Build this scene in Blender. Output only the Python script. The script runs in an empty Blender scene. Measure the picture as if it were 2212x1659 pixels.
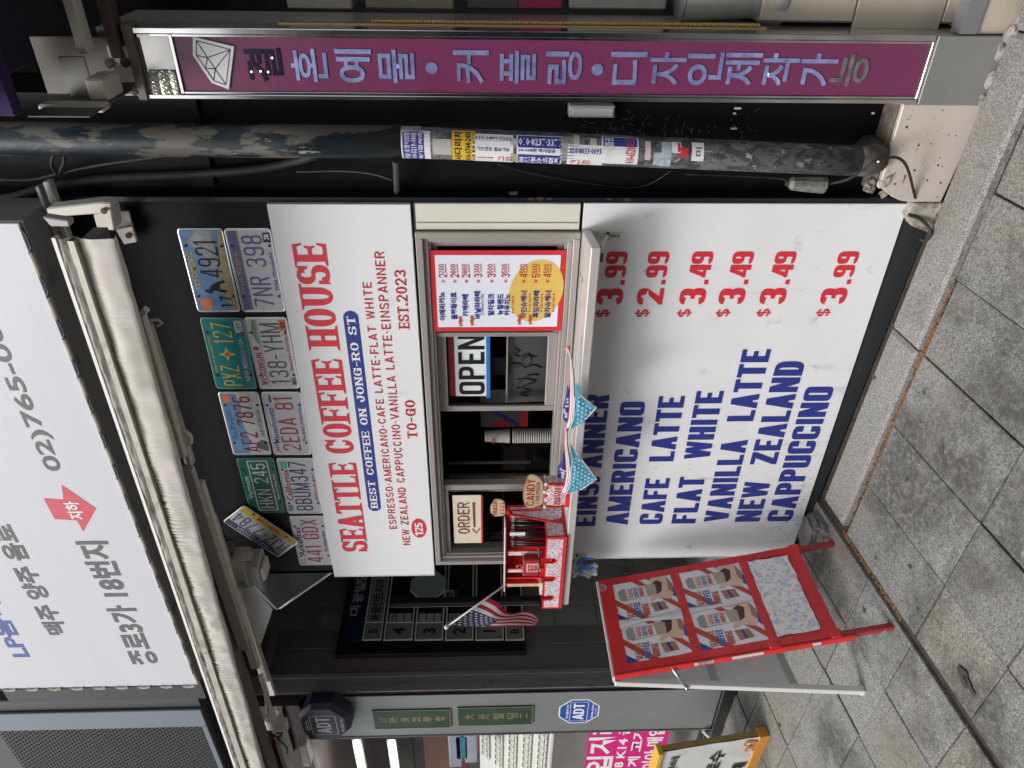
import bpy, math, random
from mathutils import Vector as V, Matrix
from mathutils.geometry import delaunay_2d_cdt
random.seed(7)
sc = bpy.context.scene
COL = sc.collection
R = math.radians
# ------------------------------------------------------------------ camera
CY, SY = math.cos(R(34.93)), math.sin(R(34.93))
CP, SP = math.cos(R(-2.08)), math.sin(R(-2.08))
FW = V((-SY*CP, CY*CP, SP)); R0 = V((CY, SY, 0)); U0 = R0.cross(FW)
RO = R(-.39)
RT = R0*math.cos(RO)+U0*math.sin(RO); UP = U0*math.cos(RO)-R0*math.sin(RO)
CAM = V((1.7, -2.257, 1.43)); FL = 1598.0
cd = bpy.data.cameras.new('camera'); cam = bpy.data.objects.new('camera', cd); COL.objects.link(cam)
cd.sensor_width = 36; cd.lens = FL/2212*36; cd.clip_start = .05; cd.clip_end = 500
m3 = Matrix((-UP, RT, -FW)).transposed()          # the phone was held sideways
cam.matrix_world = Matrix.Translation(CAM) @ m3.to_4x4()
sc.camera = cam
# ------------------------------------------------------------------ world, sun, exposure
w = bpy.data.worlds.new('World'); sc.world = w; w.use_nodes = True
nt = w.node_tree; bg = nt.nodes['Background']
sky = nt.nodes.new('ShaderNodeTexSky'); sky.sky_type = 'NISHITA'; sky.sun_disc = False
sky.sun_elevation = R(52); sky.sun_rotation = R(205); sky.air_density = 1.0; sky.dust_density = 4.0; sky.ozone_density = 1.0
hs = nt.nodes.new('ShaderNodeHueSaturation'); hs.inputs['Saturation'].default_value = .35
nt.links.new(sky.outputs[0], hs.inputs['Color']); nt.links.new(hs.outputs[0], bg.inputs[0]); bg.inputs[1].default_value = .13
sd = bpy.data.lights.new('sun', 'SUN'); sd.energy = 1.0; sd.angle = R(16); sd.color = (1, .97, .93)
sun = bpy.data.objects.new('sun', sd); COL.objects.link(sun)
el, az = R(52), R(205)
sdir = V((math.sin(az)*math.cos(el), math.cos(az)*math.cos(el), math.sin(el)))
sun.rotation_euler = sdir.to_track_quat('Z', 'Y').to_euler()
sc.view_settings.view_transform = 'Standard'; sc.view_settings.look = 'None'
sc.view_settings.exposure = 0.66; sc.view_settings.gamma = 1
# ------------------------------------------------------------------ measuring: a ray of the photograph met with a real plane of the street
def ray(x, y): return FW*FL + RT*(829.5-y) - UP*(x-1106)
def WY(x, y, Y=0.0): q = ray(x, y); return CAM+q*((Y-CAM.y)/q.y)
def WX(x, y, X): q = ray(x, y); return CAM+q*((X-CAM.x)/q.x)
def WZ(x, y, Z): q = ray(x, y); return CAM+q*((Z-CAM.z)/q.z)
def gz(x, y): return -.035*x+.093*y
def WG(x, y, off=0.0):
    q = ray(x, y); g = V((.035, -.093, 1)); return CAM+q*((off-g.dot(CAM))/g.dot(q))
def crop(ox, oy, s): return lambda cx, cy: ((ox+cx/s)/1.8228, (oy+cy/s)/1.8228)
c11 = crop(0, 0, 1.6385); c12 = crop(1350, 0, 1.6385); c13 = crop(2700, 0, 1.659)
c21 = crop(0, 1000, 1.6385); c22 = crop(1350, 1000, 1.6385); c23 = crop(2700, 1000, 1.659)
c31 = crop(0, 2000, 1.62); c32 = crop(1350, 2000, 1.62); c33 = crop(2700, 2000, 1.62)
cd_ = crop(1650, 1850, 2.5525); cw = crop(1700, 1100, 1.843); cp5 = crop(700, 850, 2.5523); cp6 = crop(800, 1450, 1.9517)
cfl = crop(1350, 2200, 2.212); cad = crop(1000, 2650, 2.212); cle = crop(2000, 2600, 1.8433); caf = crop(2300, 2150, 1.7015)
cpi = crop(1400, 400, 1.7015); ctr = crop(0, 0, 2.765); caw = crop(100, 700, 3.318)
# ------------------------------------------------------------------ materials
MATS = {}
def M(name, col, rough=.55, metal=0., var=0., vs=6., dirt=None, ds=3., dt=.55, bump=0., bs=60., spec=.5, coat=0., stretch=None, speck=None, trans=0., emit=0., alpha=1.):
    if name in MATS: return MATS[name]
    m = bpy.data.materials.new(name); m.use_nodes = True; t = m.node_tree; N = t.nodes; L = t.links
    b = N['Principled BSDF']; b.inputs['Roughness'].default_value = rough; b.inputs['Metallic'].default_value = metal
    b.inputs['Specular IOR Level'].default_value = spec; b.inputs['Coat Weight'].default_value = coat
    b.inputs['Transmission Weight'].default_value = trans
    c4 = (*col, 1); b.inputs['Base Color'].default_value = c4
    if emit: b.inputs['Emission Color'].default_value = c4; b.inputs['Emission Strength'].default_value = emit
    geo = N.new('ShaderNodeNewGeometry'); co = geo.outputs['Position']
    if stretch:
        mp = N.new('ShaderNodeMapping'); mp.inputs['Scale'].default_value = stretch; L.new(co, mp.inputs[0]); co = mp.outputs[0]
    cur = None
    def noise(s, d=5., r=.6):
        n = N.new('ShaderNodeTexNoise'); n.inputs['Scale'].default_value = s; n.inputs['Detail'].default_value = d; n.inputs['Roughness'].default_value = r
        L.new(co, n.inputs['Vector']); return n.outputs['Fac']
    def ramp(f, a, c, ca, cb):
        r = N.new('ShaderNodeValToRGB'); r.color_ramp.elements[0].position = a; r.color_ramp.elements[1].position = c
        r.color_ramp.elements[0].color = ca; r.color_ramp.elements[1].color = cb; L.new(f, r.inputs[0]); return r.outputs[0]
    def mix(f, a, c):
        x = N.new('ShaderNodeMix'); x.data_type = 'RGBA'; L.new(f, x.inputs[0])
        for i, s in ((6, a), (7, c)):
            if hasattr(s, 'is_linked'): L.new(s, x.inputs[i])
            else: x.inputs[i].default_value = s
        return x.outputs[2]
    cur = c4
    if var:
        lo = tuple(max(0, k*(1-var)) for k in col)+(1,); hi = tuple(min(1, k*(1+var)) for k in col)+(1,)
        cur = ramp(noise(vs), .3, .7, lo, hi)
    if speck:
        for sc_, th, colr in speck:
            f = ramp(noise(sc_, 5. if sc_ < 50 else 2., .62 if sc_ < 50 else .5), th, th+(.03 if sc_ < 50 else .06), (0, 0, 0, 1), (1, 1, 1, 1)); cur = mix(f, cur, (*colr, 1))
    if dirt is not None:
        f = ramp(noise(ds, 8., .65), dt, dt+.14, (0, 0, 0, 1), (1, 1, 1, 1)); cur = mix(f, cur, (*dirt, 1))
    if cur is not c4: L.new(cur, b.inputs['Base Color'])
    if emit and cur is not c4: L.new(cur, b.inputs['Emission Color'])
    if rough < .9 and not trans and (var or dirt is not None):
        r = N.new('ShaderNodeMapRange'); r.inputs[3].default_value = max(0.03, rough-.08); r.inputs[4].default_value = min(1, rough+.12)
        L.new(noise(9., 6.), r.inputs[0]); L.new(r.outputs[0], b.inputs['Roughness'])
    if bump:
        bn = N.new('ShaderNodeBump'); bn.inputs['Strength'].default_value = bump; bn.inputs['Distance'].default_value = .004
        L.new(noise(bs, 4.), bn.inputs['Height']); L.new(bn.outputs[0], b.inputs['Normal'])
    MATS[name] = m; return m
def glass(name, tint=(.97, .985, .985), clear=.75):
    m = bpy.data.materials.new(name); m.use_nodes = True; t = m.node_tree; N = t.nodes; L = t.links
    o = N['Material Output']; N.remove(N['Principled BSDF'])
    tr = N.new('ShaderNodeBsdfTransparent'); tr.inputs[0].default_value = (*tint, 1)
    gl = N.new('ShaderNodeBsdfGlossy'); gl.inputs['Roughness'].default_value = .03
    fr = N.new('ShaderNodeFresnel'); fr.inputs[0].default_value = 1.5
    ge = N.new('ShaderNodeNewGeometry'); iv = N.new('ShaderNodeMath'); iv.operation = 'SUBTRACT'; iv.inputs[0].default_value = 1.; L.new(ge.outputs['Backfacing'], iv.inputs[1])
    mu = N.new('ShaderNodeMath'); mu.operation = 'MULTIPLY'; L.new(fr.outputs[0], mu.inputs[0]); L.new(iv.outputs[0], mu.inputs[1])
    mx = N.new('ShaderNodeMixShader'); L.new(mu.outputs[0], mx.inputs[0]); L.new(tr.outputs[0], mx.inputs[1]); L.new(gl.outputs[0], mx.inputs[2]); L.new(mx.outputs[0], o.inputs[0])
    return m
white = M('white_print_film', (.74, .75, .76), .38, var=.03, vs=3, dirt=(.55, .54, .52), ds=5, dt=.66, bump=.04, bs=8)
whitelow = M('white_print_film_scuffed', (.73, .74, .75), .42, var=.04, vs=3, dirt=(.42, .41, .39), ds=14, dt=.63, bump=.05, bs=8)
def add_scuffs(m):
    t = m.node_tree; N = t.nodes; L = t.links; b = N['Principled BSDF']; src = b.inputs['Base Color'].links[0].from_socket
    geo = N.new('ShaderNodeNewGeometry'); sx = N.new('ShaderNodeSeparateXYZ'); L.new(geo.outputs['Position'], sx.inputs[0])
    def mr(f, a, c, lo, hi): r = N.new('ShaderNodeMapRange'); L.new(f, r.inputs[0]); r.inputs[1].default_value = a; r.inputs[2].default_value = c; r.inputs[3].default_value = lo; r.inputs[4].default_value = hi; return r.outputs[0]
    def nz(s, sc=(1, 1, 1)):
        mp = N.new('ShaderNodeMapping'); mp.inputs['Scale'].default_value = sc; L.new(geo.outputs['Position'], mp.inputs[0]); n = N.new('ShaderNodeTexNoise'); n.inputs['Scale'].default_value = s; n.inputs['Detail'].default_value = 7; n.inputs['Roughness'].default_value = .72; L.new(mp.outputs[0], n.inputs['Vector']); return n.outputs['Fac']
    def mth(op, a, c): x = N.new('ShaderNodeMath'); x.operation = op; L.new(a, x.inputs[0]); L.new(c, x.inputs[1]); return x.outputs[0]
    low = mth('MULTIPLY', mr(sx.outputs[2], .62, .07, 0, 1), mr(sx.outputs[0], .6, -.7, .45, 1))
    spk = mr(mth('ADD', nz(75), mr(low, 0, 1, -.20, .02)), .56, .60, 0, .8)
    streak = mr(mth('ADD', nz(16, (1, 1, .18)), mr(low, 0, 1, -.14, -.02)), .50, .62, 0, .35)
    x = N.new('ShaderNodeMix'); x.data_type = 'RGBA'; L.new(mth('MAXIMUM', spk, streak), x.inputs[0]); L.new(src, x.inputs[6]); x.inputs[7].default_value = (.26, .25, .225, 1); L.new(x.outputs[2], b.inputs['Base Color'])
add_scuffs(whitelow)
red = M('red_print', (.62, .028, .045), .4, var=.05)
dred = M('dark_red_print', (.50, .02, .035), .4, var=.05)
blue = M('navy_print', (.022, .035, .23), .4, var=.06)
navy = M('ribbon_blue_print', (.02, .04, .25), .4)
wink = M('white_ink', (.8, .8, .8), .45)
gink = M('grey_print', (.10, .10, .105), .5)
black = M('black_ink', (.012, .012, .014), .4)
alu = M('champagne_aluminium', (.50, .46, .44), .33, .55, var=.07, vs=5, dirt=(.3, .27, .25), ds=8, dt=.68, stretch=(1, 1, .25))
aluh = M('champagne_aluminium_rail', (.50, .46, .44), .33, .55, var=.07, vs=5, dirt=(.3, .27, .25), ds=8, dt=.68, stretch=(.25, 1, 1))
seam = M('dark_gasket', (.02, .018, .018), .6)
steel = M('polished_stainless', (.62, .61, .6), .12, 1., var=.06, vs=3, dirt=(.3, .28, .26), ds=4, dt=.66)
bsteel = M('brushed_stainless', (.42, .42, .40), .34, .8, var=.1, vs=4, dirt=(.2, .19, .18), ds=3, dt=.6, stretch=(1, 1, .2))
blackpan = M('black_gloss_panel', (.009, .0095, .010), .45, var=.2, vs=3, dirt=(.016, .016, .016), ds=6, dt=.62, spec=.15)
blackwall = M('black_wall_panel', (.006, .006, .007), .5, var=.25, vs=5, dirt=(.05, .045, .035), ds=30, dt=.74, spec=.12)
ivory = M('ivory_post_panel', (.66, .65, .58), .45, var=.05, vs=4, dirt=(.42, .38, .3), ds=12, dt=.66)
def stone_mat(name, col, stain=.6, seed=0., grain=1., stth=.48, rough=.74, bump=.45):
    """speckled granite with soaked-in stains that run on from slab to slab"""
    m = bpy.data.materials.new(name); m.use_nodes = True; t = m.node_tree; N = t.nodes; L = t.links; b = N['Principled BSDF']
    geo = N.new('ShaderNodeNewGeometry'); co = geo.outputs['Position']
    def noise(s, d, r, off=0.):
        mp = N.new('ShaderNodeMapping'); mp.inputs['Location'].default_value = (off, off*.7, 0); L.new(co, mp.inputs[0])
        n = N.new('ShaderNodeTexNoise'); n.inputs['Scale'].default_value = s; n.inputs['Detail'].default_value = d; n.inputs['Roughness'].default_value = r; L.new(mp.outputs[0], n.inputs['Vector']); return n.outputs['Fac']
    def rng(f, a, c, lo, hi): r = N.new('ShaderNodeMapRange'); r.interpolation_type = 'SMOOTHSTEP'; L.new(f, r.inputs[0]); r.inputs[1].default_value = a; r.inputs[2].default_value = c; r.inputs[3].default_value = lo; r.inputs[4].default_value = hi; return r.outputs[0]
    def mul(a, c): x = N.new('ShaderNodeMath'); x.operation = 'MULTIPLY'; L.new(a, x.inputs[0]); L.new(c, x.inputs[1]); return x.outputs[0]
    def mixc(f, a, c):
        x = N.new('ShaderNodeMix'); x.data_type = 'RGBA'; L.new(f, x.inputs[0])
        for i, s_ in ((6, a), (7, c)):
            if hasattr(s_, 'is_linked'): L.new(s_, x.inputs[i])
            else: x.inputs[i].default_value = (*s_, 1)
        return x.outputs[2]
    g = mixc(rng(noise(210, 3, .75, seed), .40, .60, 0, 1), tuple(c*.52 for c in col), tuple(min(1, c*1.42) for c in col))
    g = mixc(rng(noise(95, 2, .6, seed+3), .56, .64, 0, .75*grain), g, tuple(c*.38 for c in col))
    g = mixc(rng(noise(130, 2, .6, seed+9), .60, .66, 0, .8*grain), g, tuple(min(1, c*1.75) for c in col))
    st = mul(rng(noise(1.7, 7, .68, 5.3), stth, stth+.16, 0, 1), rng(noise(48, 5, .7, 2.), .30, .62, .35, 1))
    st2 = mul(rng(noise(5.2, 8, .72, 1.1+seed*.0), .54, .70, 0, 1), rng(noise(60, 4, .7, 7.), .35, .6, .2, 1))
    g = mixc(mul(rng(noise(3.1, 6, .6, 12.), .45, .75, 0, .8), rng(noise(30, 5, .7, 1.), .3, .7, .4, 1)), g, tuple(k*c for k, c in zip((.92, .80, .58), col)))
    v1 = N.new('ShaderNodeMath'); v1.operation = 'MULTIPLY'; v1.inputs[1].default_value = stain; L.new(st, v1.inputs[0])
    v2 = N.new('ShaderNodeMath'); v2.operation = 'MULTIPLY'; v2.inputs[1].default_value = stain*.8; L.new(st2, v2.inputs[0])
    g = mixc(v1.outputs[0], g, (.055, .052, .043)); g = mixc(v2.outputs[0], g, (.07, .066, .055))
    L.new(g, b.inputs['Base Color']); L.new(rng(noise(7, 6, .6, 4.), .3, .7, rough-.14, rough+.12), b.inputs['Roughness'])
    bn = N.new('ShaderNodeBump'); bn.inputs['Strength'].default_value = bump; bn.inputs['Distance'].default_value = .003; L.new(noise(160, 5, .7, seed), bn.inputs['Height']); L.new(bn.outputs[0], b.inputs['Normal'])
    MATS[name] = m; return m
granites = [stone_mat('granite_paving_%d' % i, c, .92, i*3.7, 1., .445) for i, c in enumerate(((.212, .212, .202), (.203, .197, .180), (.226, .227, .219), (.188, .189, .181), (.214, .204, .184)))]
kerbm = stone_mat('granite_kerb', (.235, .233, .224), .5, 31., .5, .52, .76, .35)
joint = M('joint_dirt', (.045, .036, .028), .95, var=.5, vs=30, bump=.8, bs=120)
litter = M('rust_brown_litter', (.22, .12, .05), .9, var=.5, vs=70, bump=.6, bs=150)
marble = M('cream_marble', (.50, .445, .405), .35, var=.05, vs=3, speck=[(60, .70, (.12, .09, .10))], dirt=(.45, .38, .32), ds=6, dt=.63)
redtape = M('red_tape', (.64, .028, .026), .33, var=.22, vs=11, bump=.9, bs=26, speck=[(44, .70, (.60, .28, .25))])
redpl = M('red_board_edge', (.6, .03, .025), .35, var=.08)
cream = M('cream_card', (.62, .57, .44), .6, var=.05)
kraft = M('kraft_card', (.47, .32, .19), .75, var=.06, vs=20)
maroon = M('maroon_marker', (.20, .03, .03), .5)
canvas = M('awning_canvas', (.60, .575, .53), .85, var=.12, vs=9, dirt=(.42, .395, .355), ds=9, dt=.58, bump=.3, bs=14)
canvasd = M('awning_canvas_soiled', (.36, .34, .31), .9, var=.3, vs=10, dirt=(.14, .13, .12), ds=10, dt=.5, bump=.7, bs=30, stretch=(.5, 1, 1))
armm = M('cream_painted_metal', (.58, .55, .48), .45, var=.06, vs=6, dirt=(.33, .28, .2), ds=10, dt=.64)
boxface = M('lightbox_vinyl', (.58, .59, .63), .42, var=.03, vs=2, bump=.06, bs=20, stretch=(.3, 1, 3))
rope = M('cream_rope', (.55, .52, .44), .8, var=.2, vs=200, bump=.8, bs=400)
cordw = M('dark_lacing', (.05, .05, .055), .6)
greymet = M('grey_sheet_metal', (.27, .27, .265), .45, .3, var=.08, vs=4, dirt=(.07, .07, .065), ds=4)
trim = M('pale_trim', (.66, .68, .64), .35, .2)
darkmet = M('dark_case_metal', (.02, .02, .022), .5)  # plain dark metal, the box end's own colour
plastic = M('old_white_plastic', (.33, .32, .28), .5, var=.06, dirt=(.28, .26, .22), ds=12, dt=.6)
cable = M('black_cable', (.018, .018, .018), .55, var=.3, vs=30)
greyc = M('dusty_cable', (.10, .10, .10), .7, var=.3, vs=30)
slate = M('dark_stone_cladding', (.25, .25, .24), .42, var=.22, vs=3, dirt=(.11, .108, .10), ds=3, dt=.55, stretch=(1, 1, .4))
bronze = M('dark_bronze_metal', (.28, .265, .25), .33, .5, var=.25, vs=2, dirt=(.28, .23, .21), ds=1.4, dt=.52, stretch=(1, 1, .3))
pillarm = M('grey_blue_steel_pillar', (.27, .29, .295), .32, .35, var=.06, vs=2, dirt=(.33, .34, .34), ds=4, dt=.6)
# ------------------------------------------------------------------ mesh helpers
class MB:
    def __init__(s): s.v = []; s.f = []; s.m = []
    def add(s, vs, fs, mi=0):
        o = len(s.v); s.v += [V(p) for p in vs]; s.f += [[i+o for i in f] for f in fs]; s.m += [mi]*len(fs); return s
    def box(s, x0, x1, y0, y1, z0, z1, mi=0):
        P = [(x, y, z) for z in (z0, z1) for x, y in ((x0, y0), (x1, y0), (x1, y1), (x0, y1))]
        return s.add(P, [(3, 2, 1, 0), (4, 5, 6, 7), (0, 1, 5, 4), (1, 2, 6, 5), (2, 3, 7, 6), (3, 0, 4, 7)], mi)
    def prism(s, pts, d, mi=0):
        pts = [V(p) for p in pts]; d = V(d); n = len(pts)
        return s.add(pts+[p+d for p in pts], [list(range(n)), list(range(2*n-1, n-1, -1))]+[(i, i+n, (i+1) % n+n, (i+1) % n) for i in range(n)], mi)
    def tube(s, pts, r, n=10, mi=0, cap=True):
        pts = [V(p) for p in pts]; rs = r if isinstance(r, (list, tuple)) else [r]*len(pts)
        o = len(s.v); last = None
        for i, p in enumerate(pts):
            t = (pts[min(i+1, len(pts)-1)]-pts[max(i-1, 0)]).normalized()
            if last is None:
                a = t.cross(V((0, 0, 1))) if abs(t.z) < .9 else t.cross(V((1, 0, 0)))
            else: a = last-t*last.dot(t)
            a.normalize(); last = a; bb = t.cross(a)
            s.v += [p+(a*math.cos(k*2*math.pi/n)+bb*math.sin(k*2*math.pi/n))*rs[i] for k in range(n)]
        for i in range(len(pts)-1):
            for k in range(n):
                s.f.append([o+i*n+k, o+i*n+(k+1) % n, o+(i+1)*n+(k+1) % n, o+(i+1)*n+k]); s.m.append(mi)
        if cap:
            s.f.append([o+k for k in range(n)][::-1]); s.m.append(mi)
            s.f.append([o+(len(pts)-1)*n+k for k in range(n)]); s.m.append(mi)
        return s
    def lathe(s, base, prof, n=16, ax=V((0, 0, 1)), mi=0):
        ax = V(ax).normalized(); base = V(base); return s.tube([base+ax*h for _, h in prof], [max(r, 1e-4) for r, _ in prof], n, mi)
    def ball(s, c, r, n=8, sx=1, sy=1, sz=1, mi=0):
        c = V(c); k = max(4, n//2+1); o = len(s.v)
        for i in range(1, k):
            a = math.pi*i/k
            for j in range(n):
                b_ = 2*math.pi*j/n; s.v.append(c+V((r*sx*math.sin(a)*math.cos(b_), r*sy*math.sin(a)*math.sin(b_), r*sz*math.cos(a))))
        s.v += [c+V((0, 0, r*sz)), c-V((0, 0, r*sz))]; t, bt = len(s.v)-2, len(s.v)-1
        for i in range(k-2):
            for j in range(n): s.f.append([o+i*n+j, o+(i+1)*n+j, o+(i+1)*n+(j+1) % n, o+i*n+(j+1) % n]); s.m.append(mi)
        for j in range(n):
            s.f.append([t, o+j, o+(j+1) % n]); s.m.append(mi); s.f.append([bt, o+(k-2)*n+(j+1) % n, o+(k-2)*n+j]); s.m.append(mi)
        return s
    def grid(s, fn, nu, nv, mi=0, th=0):
        o = len(s.v)
        for j in range(nv+1):
            for i in range(nu+1): s.v.append(V(fn(i/nu, j/nv)))
        for j in range(nv):
            for i in range(nu):
                a = o+j*(nu+1)+i; s.f.append([a, a+1, a+nu+2, a+nu+1]); s.m.append(mi)
        return s
def link(o, parent=None):
    COL.objects.link(o)
    if parent: o.parent = parent
    return o
def root_of(p): return p
def build(mb, name, mats, parent=None, bevel=0., smooth=False, origin=None, label=None, kind=None, solid=0., loc=None):
    """links a mesh builder as one object; its vertices are given in world space"""
    if not isinstance(mats, (list, tuple)): mats = [mats]
    if origin is None:
        if parent is not None: origin = parent['_o'] if '_o' in parent else (0, 0, 0)
        else:
            xs = [p.x for p in mb.v]; ys = [p.y for p in mb.v]; zs = [p.z for p in mb.v]
            origin = ((min(xs)+max(xs))/2, (min(ys)+max(ys))/2, min(zs))
    o3 = V(origin)
    me = bpy.data.meshes.new(name); me.from_pydata([tuple(p-o3) for p in mb.v], [], mb.f)
    for m in mats: me.materials.append(m)
    if len(mats) > 1: me.polygons.foreach_set('material_index', mb.m)
    if smooth: me.polygons.foreach_set('use_smooth', [True]*len(me.polygons))
    me.update()
    o = bpy.data.objects.new(name, me); link(o, parent)
    if parent is None: o.location = o3
    o['_o'] = tuple(o3)
    if solid: md = o.modifiers.new('s', 'SOLIDIFY'); md.thickness = solid; md.offset = 0
    if bevel: md = o.modifiers.new('b', 'BEVEL'); md.width = bevel; md.segments = 1; md.limit_method = 'ANGLE'
    if label: o['label'] = label
    if kind: o['kind'] = kind
    return o
def thing(name, label, cat, loc, group=None):
    o = bpy.data.objects.new(name, None); o.empty_display_size = .1; COL.objects.link(o); o.location = V(loc)
    o['label'] = label; o['category'] = cat; o['_o'] = tuple(loc)
    if group: o['group'] = group
    return o
def tag(o, label, cat, group=None):
    o['label'] = label; o['category'] = cat
    if group: o['group'] = group
    return o
def boxo(name, x0, x1, y0, y1, z0, z1, mat, parent=None, bevel=0., **k): return build(MB().box(x0, x1, y0, y1, z0, z1), name, mat, parent, bevel, **k)
# ------------------------------------------------------------------ glyphs: one parametric alphabet (block, slab serif or thin plate letters)
def ring(x0, x1, y0, y1, tv, th, a0, a1, n=2., seg=None):
    out = []; cx, cy = (x0+x1)/2, (y0+y1)/2; rx, ry = (x1-x0)/2, (y1-y0)/2; k = seg or max(4, int(abs(a1-a0)/15))
    def pt(a, rx, ry, e): 
        c, s_ = math.cos(a), math.sin(a); return (cx+rx*math.copysign(abs(c)**(2/e), c), cy+ry*math.copysign(abs(s_)**(2/e), s_))
    for i in range(k):
        a, b = R(a0+(a1-a0)*i/k), R(a0+(a1-a0)*(i+1)/k)
        ix, iy = max(rx-tv, .004), max(ry-th, .004)
        out.append([pt(a, rx, ry, n), pt(b, rx, ry, n), pt(b, ix, iy, n), pt(a, ix, iy, n)])
    return out
def rect(x0, x1, y0, y1): return [[(x0, y0), (x1, y0), (x1, y1), (x0, y1)]]
def para(x0, y0, x1, y1, t): return [[(x0, y0), (x0+t, y0), (x1+t, y1), (x1, y1)]]   # slanted stroke, x = its left edge
def glyph(ch, w, tv, th, r=.2, n=2.6, sf=0.):
    P = []; c = w/2; sh = th*.75; sv = sf*.13
    def stem(x, y0=0, y1=1, bot=True, top=True, t=None):
        t = t or tv; P.extend(rect(x, x+t, y0, y1))
        if sf:
            if bot and y0 <= 0: P.append([(x-sv, 0), (x+t+sv, 0), (x+t+sv, sh*.45), (x+t, sh), (x, sh), (x-sv, sh*.45)])
            if top and y1 >= 1: P.append([(x-sv, 1), (x-sv, 1-sh*.45), (x, 1-sh), (x+t, 1-sh), (x+t+sv, 1-sh*.45), (x+t+sv, 1)])
    def arm(y, x0, x1, d=0, L=.16):                    # bar; d tells where its end serif points
        P.extend(rect(x0, x1, y, y+th))
        if sf:
            if d in (1, 2): P.append([(x1-th*.9, y+th*.5), (x1, y+th*.5), (x1+.03, y+th+L), (x1-.02, y+th+L)])
            if d in (-1, 2): P.append([(x1-th*.9, y+th*.5), (x1, y+th*.5), (x1+.03, y-L), (x1-.02, y-L)])
    def O(lo=0, hi=1, cut=None):
        rr = min(r, (hi-lo)/2)
        ta, tb = (0, 360) if cut is None else cut
        P.extend(ring(0, w, hi-2*rr, hi, tv, th, max(0, ta), 180, n)); P.extend(ring(0, w, lo, lo+2*rr, tv, th, 180, min(360, tb), n))
        if hi-lo > 2*rr+1e-4:
            P.extend(rect(0, tv, lo+rr, hi-rr))
            if cut is None: P.extend(rect(w-tv, w, lo+rr, hi-rr))
    def bowl(y0, y1, x1=None):
        x1 = x1 or w; rx = min((x1)*.55, (y1-y0)*.7); xm = x1-rx
        P.extend(rect(tv*.5, xm, y1-th, y1)); P.extend(rect(tv*.5, xm, y0, y0+th)); P.extend(ring(x1-2*rx, x1, y0, y1, tv, th, -90, 90, max(n, 2.2)))
    if ch == 'A':
        P.extend(para(0, 0, c-tv*.5, 1, tv)); P.extend(para(w-tv, 0, c-tv*.5, 1, tv)); P.extend(rect(tv*.6, w-tv*.6, .2, .2+th))
        if sf:
            for x in (0, w-tv): P.extend(rect(x-sv, x+tv+sv, 0, sh*.6))
    elif ch == 'B': stem(0); bowl(.5-th/2, 1, w*.95); bowl(0, .5+th/2)
    elif ch in 'CG':
        cut = (28, 332) if r > .4 else (0, 360)
        P.extend(ring(0, w, 1-2*r, 1, tv, th, cut[0], 180, n)); P.extend(ring(0, w, 0, 2*r, tv, th, 180, cut[1], n)); P.extend(rect(0, tv, r, 1-r))
        if r <= .4:
            P.extend(rect(w-tv, w, .64, 1-r)); P.extend(rect(w-tv, w, r, .36 if ch == 'C' else .5))
        elif sf:
            P.append([(w*.86, .62), (w, .62), (w, 1.0), (w-.03, 1.0), (w*.80, .85)])
            if ch == 'C': P.append([(w*.86, .38), (w*.97, .38), (w*.97, .2), (w*.86, .18)])
        if ch == 'G':
            P.extend(rect(w*.52, w, .5-th*.5, .5+th*.5)); P.extend(rect(w-tv, w, 0 if sf else r*.6, .5))
    elif ch == 'D': stem(0); bowl(0, 1)
    elif ch == 'E': stem(0, ); arm(1-th, tv*.5, w, -1); arm(.5-th*.5, tv*.5, w*.86, 2, .1); arm(0, tv*.5, w, 1)
    elif ch == 'F': stem(0); arm(1-th, tv*.5, w, -1); arm(.5-th*.5, tv*.5, w*.86, 2, .1)
    elif ch == 'H': stem(0); stem(w-tv); P.extend(rect(tv*.5, w-tv*.5, .5-th/2, .5+th/2))
    elif ch in 'Il|': stem(c-tv/2)
    elif ch == 'J': stem(w-tv, r, 1); P.extend(ring(0, w, 0, 2*r, tv, th, 180, 360, n)); P.extend(rect(0, tv, r, r+.08))
    elif ch == 'K':
        stem(0); P.extend(para(tv*.7, .36, w-tv*1.1, 1, tv*1.1)); P.extend(para(w-tv*1.1, 0, w*.32, .58, tv*1.1))
        if sf: P.extend(rect(w-tv*1.2-sv, w+sv, 0, sh*.6))
    elif ch == 'L': stem(0); arm(0, tv*.5, w, 1)
    elif ch == 'M':
        stem(0, t=tv*.92); stem(w-tv*.92, t=tv*.92); P.extend(para(c-tv*.42, 0, 0, 1, tv*.84)); P.extend(para(c-tv*.42, 0, w-tv*.84, 1, tv*.84))
    elif ch == 'N': stem(0, t=tv*.9); stem(w-tv*.9, t=tv*.9); P.extend(para(w-tv*.95, 0, 0, 1, tv*.95))
    elif ch == 'O' or ch == '0': O()
    elif ch == 'P': stem(0); bowl(.42, 1)
    elif ch == 'R':
        stem(0); bowl(.45, 1)
        P.extend(para(w-tv, 0, w*.42, .5, tv))
        if sf: P.extend(rect(w-tv, w+sv, 0, sh*.7))
    elif ch == 'S':
        P.extend(ring(0, w*.97, .5-th/2, 1, tv, th, 8, 270, n)); P.extend(ring(0, w, 0, .5+th/2, tv, th, 90, -172, n))
        if sf:
            P.append([(w*.80, .66), (w*.95, .66), (w*.95, 1.0), (w*.90, 1.0), (w*.78, .86)]); P.append([(0, 0), (w*.05, 0), (w*.2, .16), (w*.18, .36), (0, .36)])
    elif ch == 'T':
        stem(c-tv/2, top=False); P.extend(rect(0, w, 1-th, 1))
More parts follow.
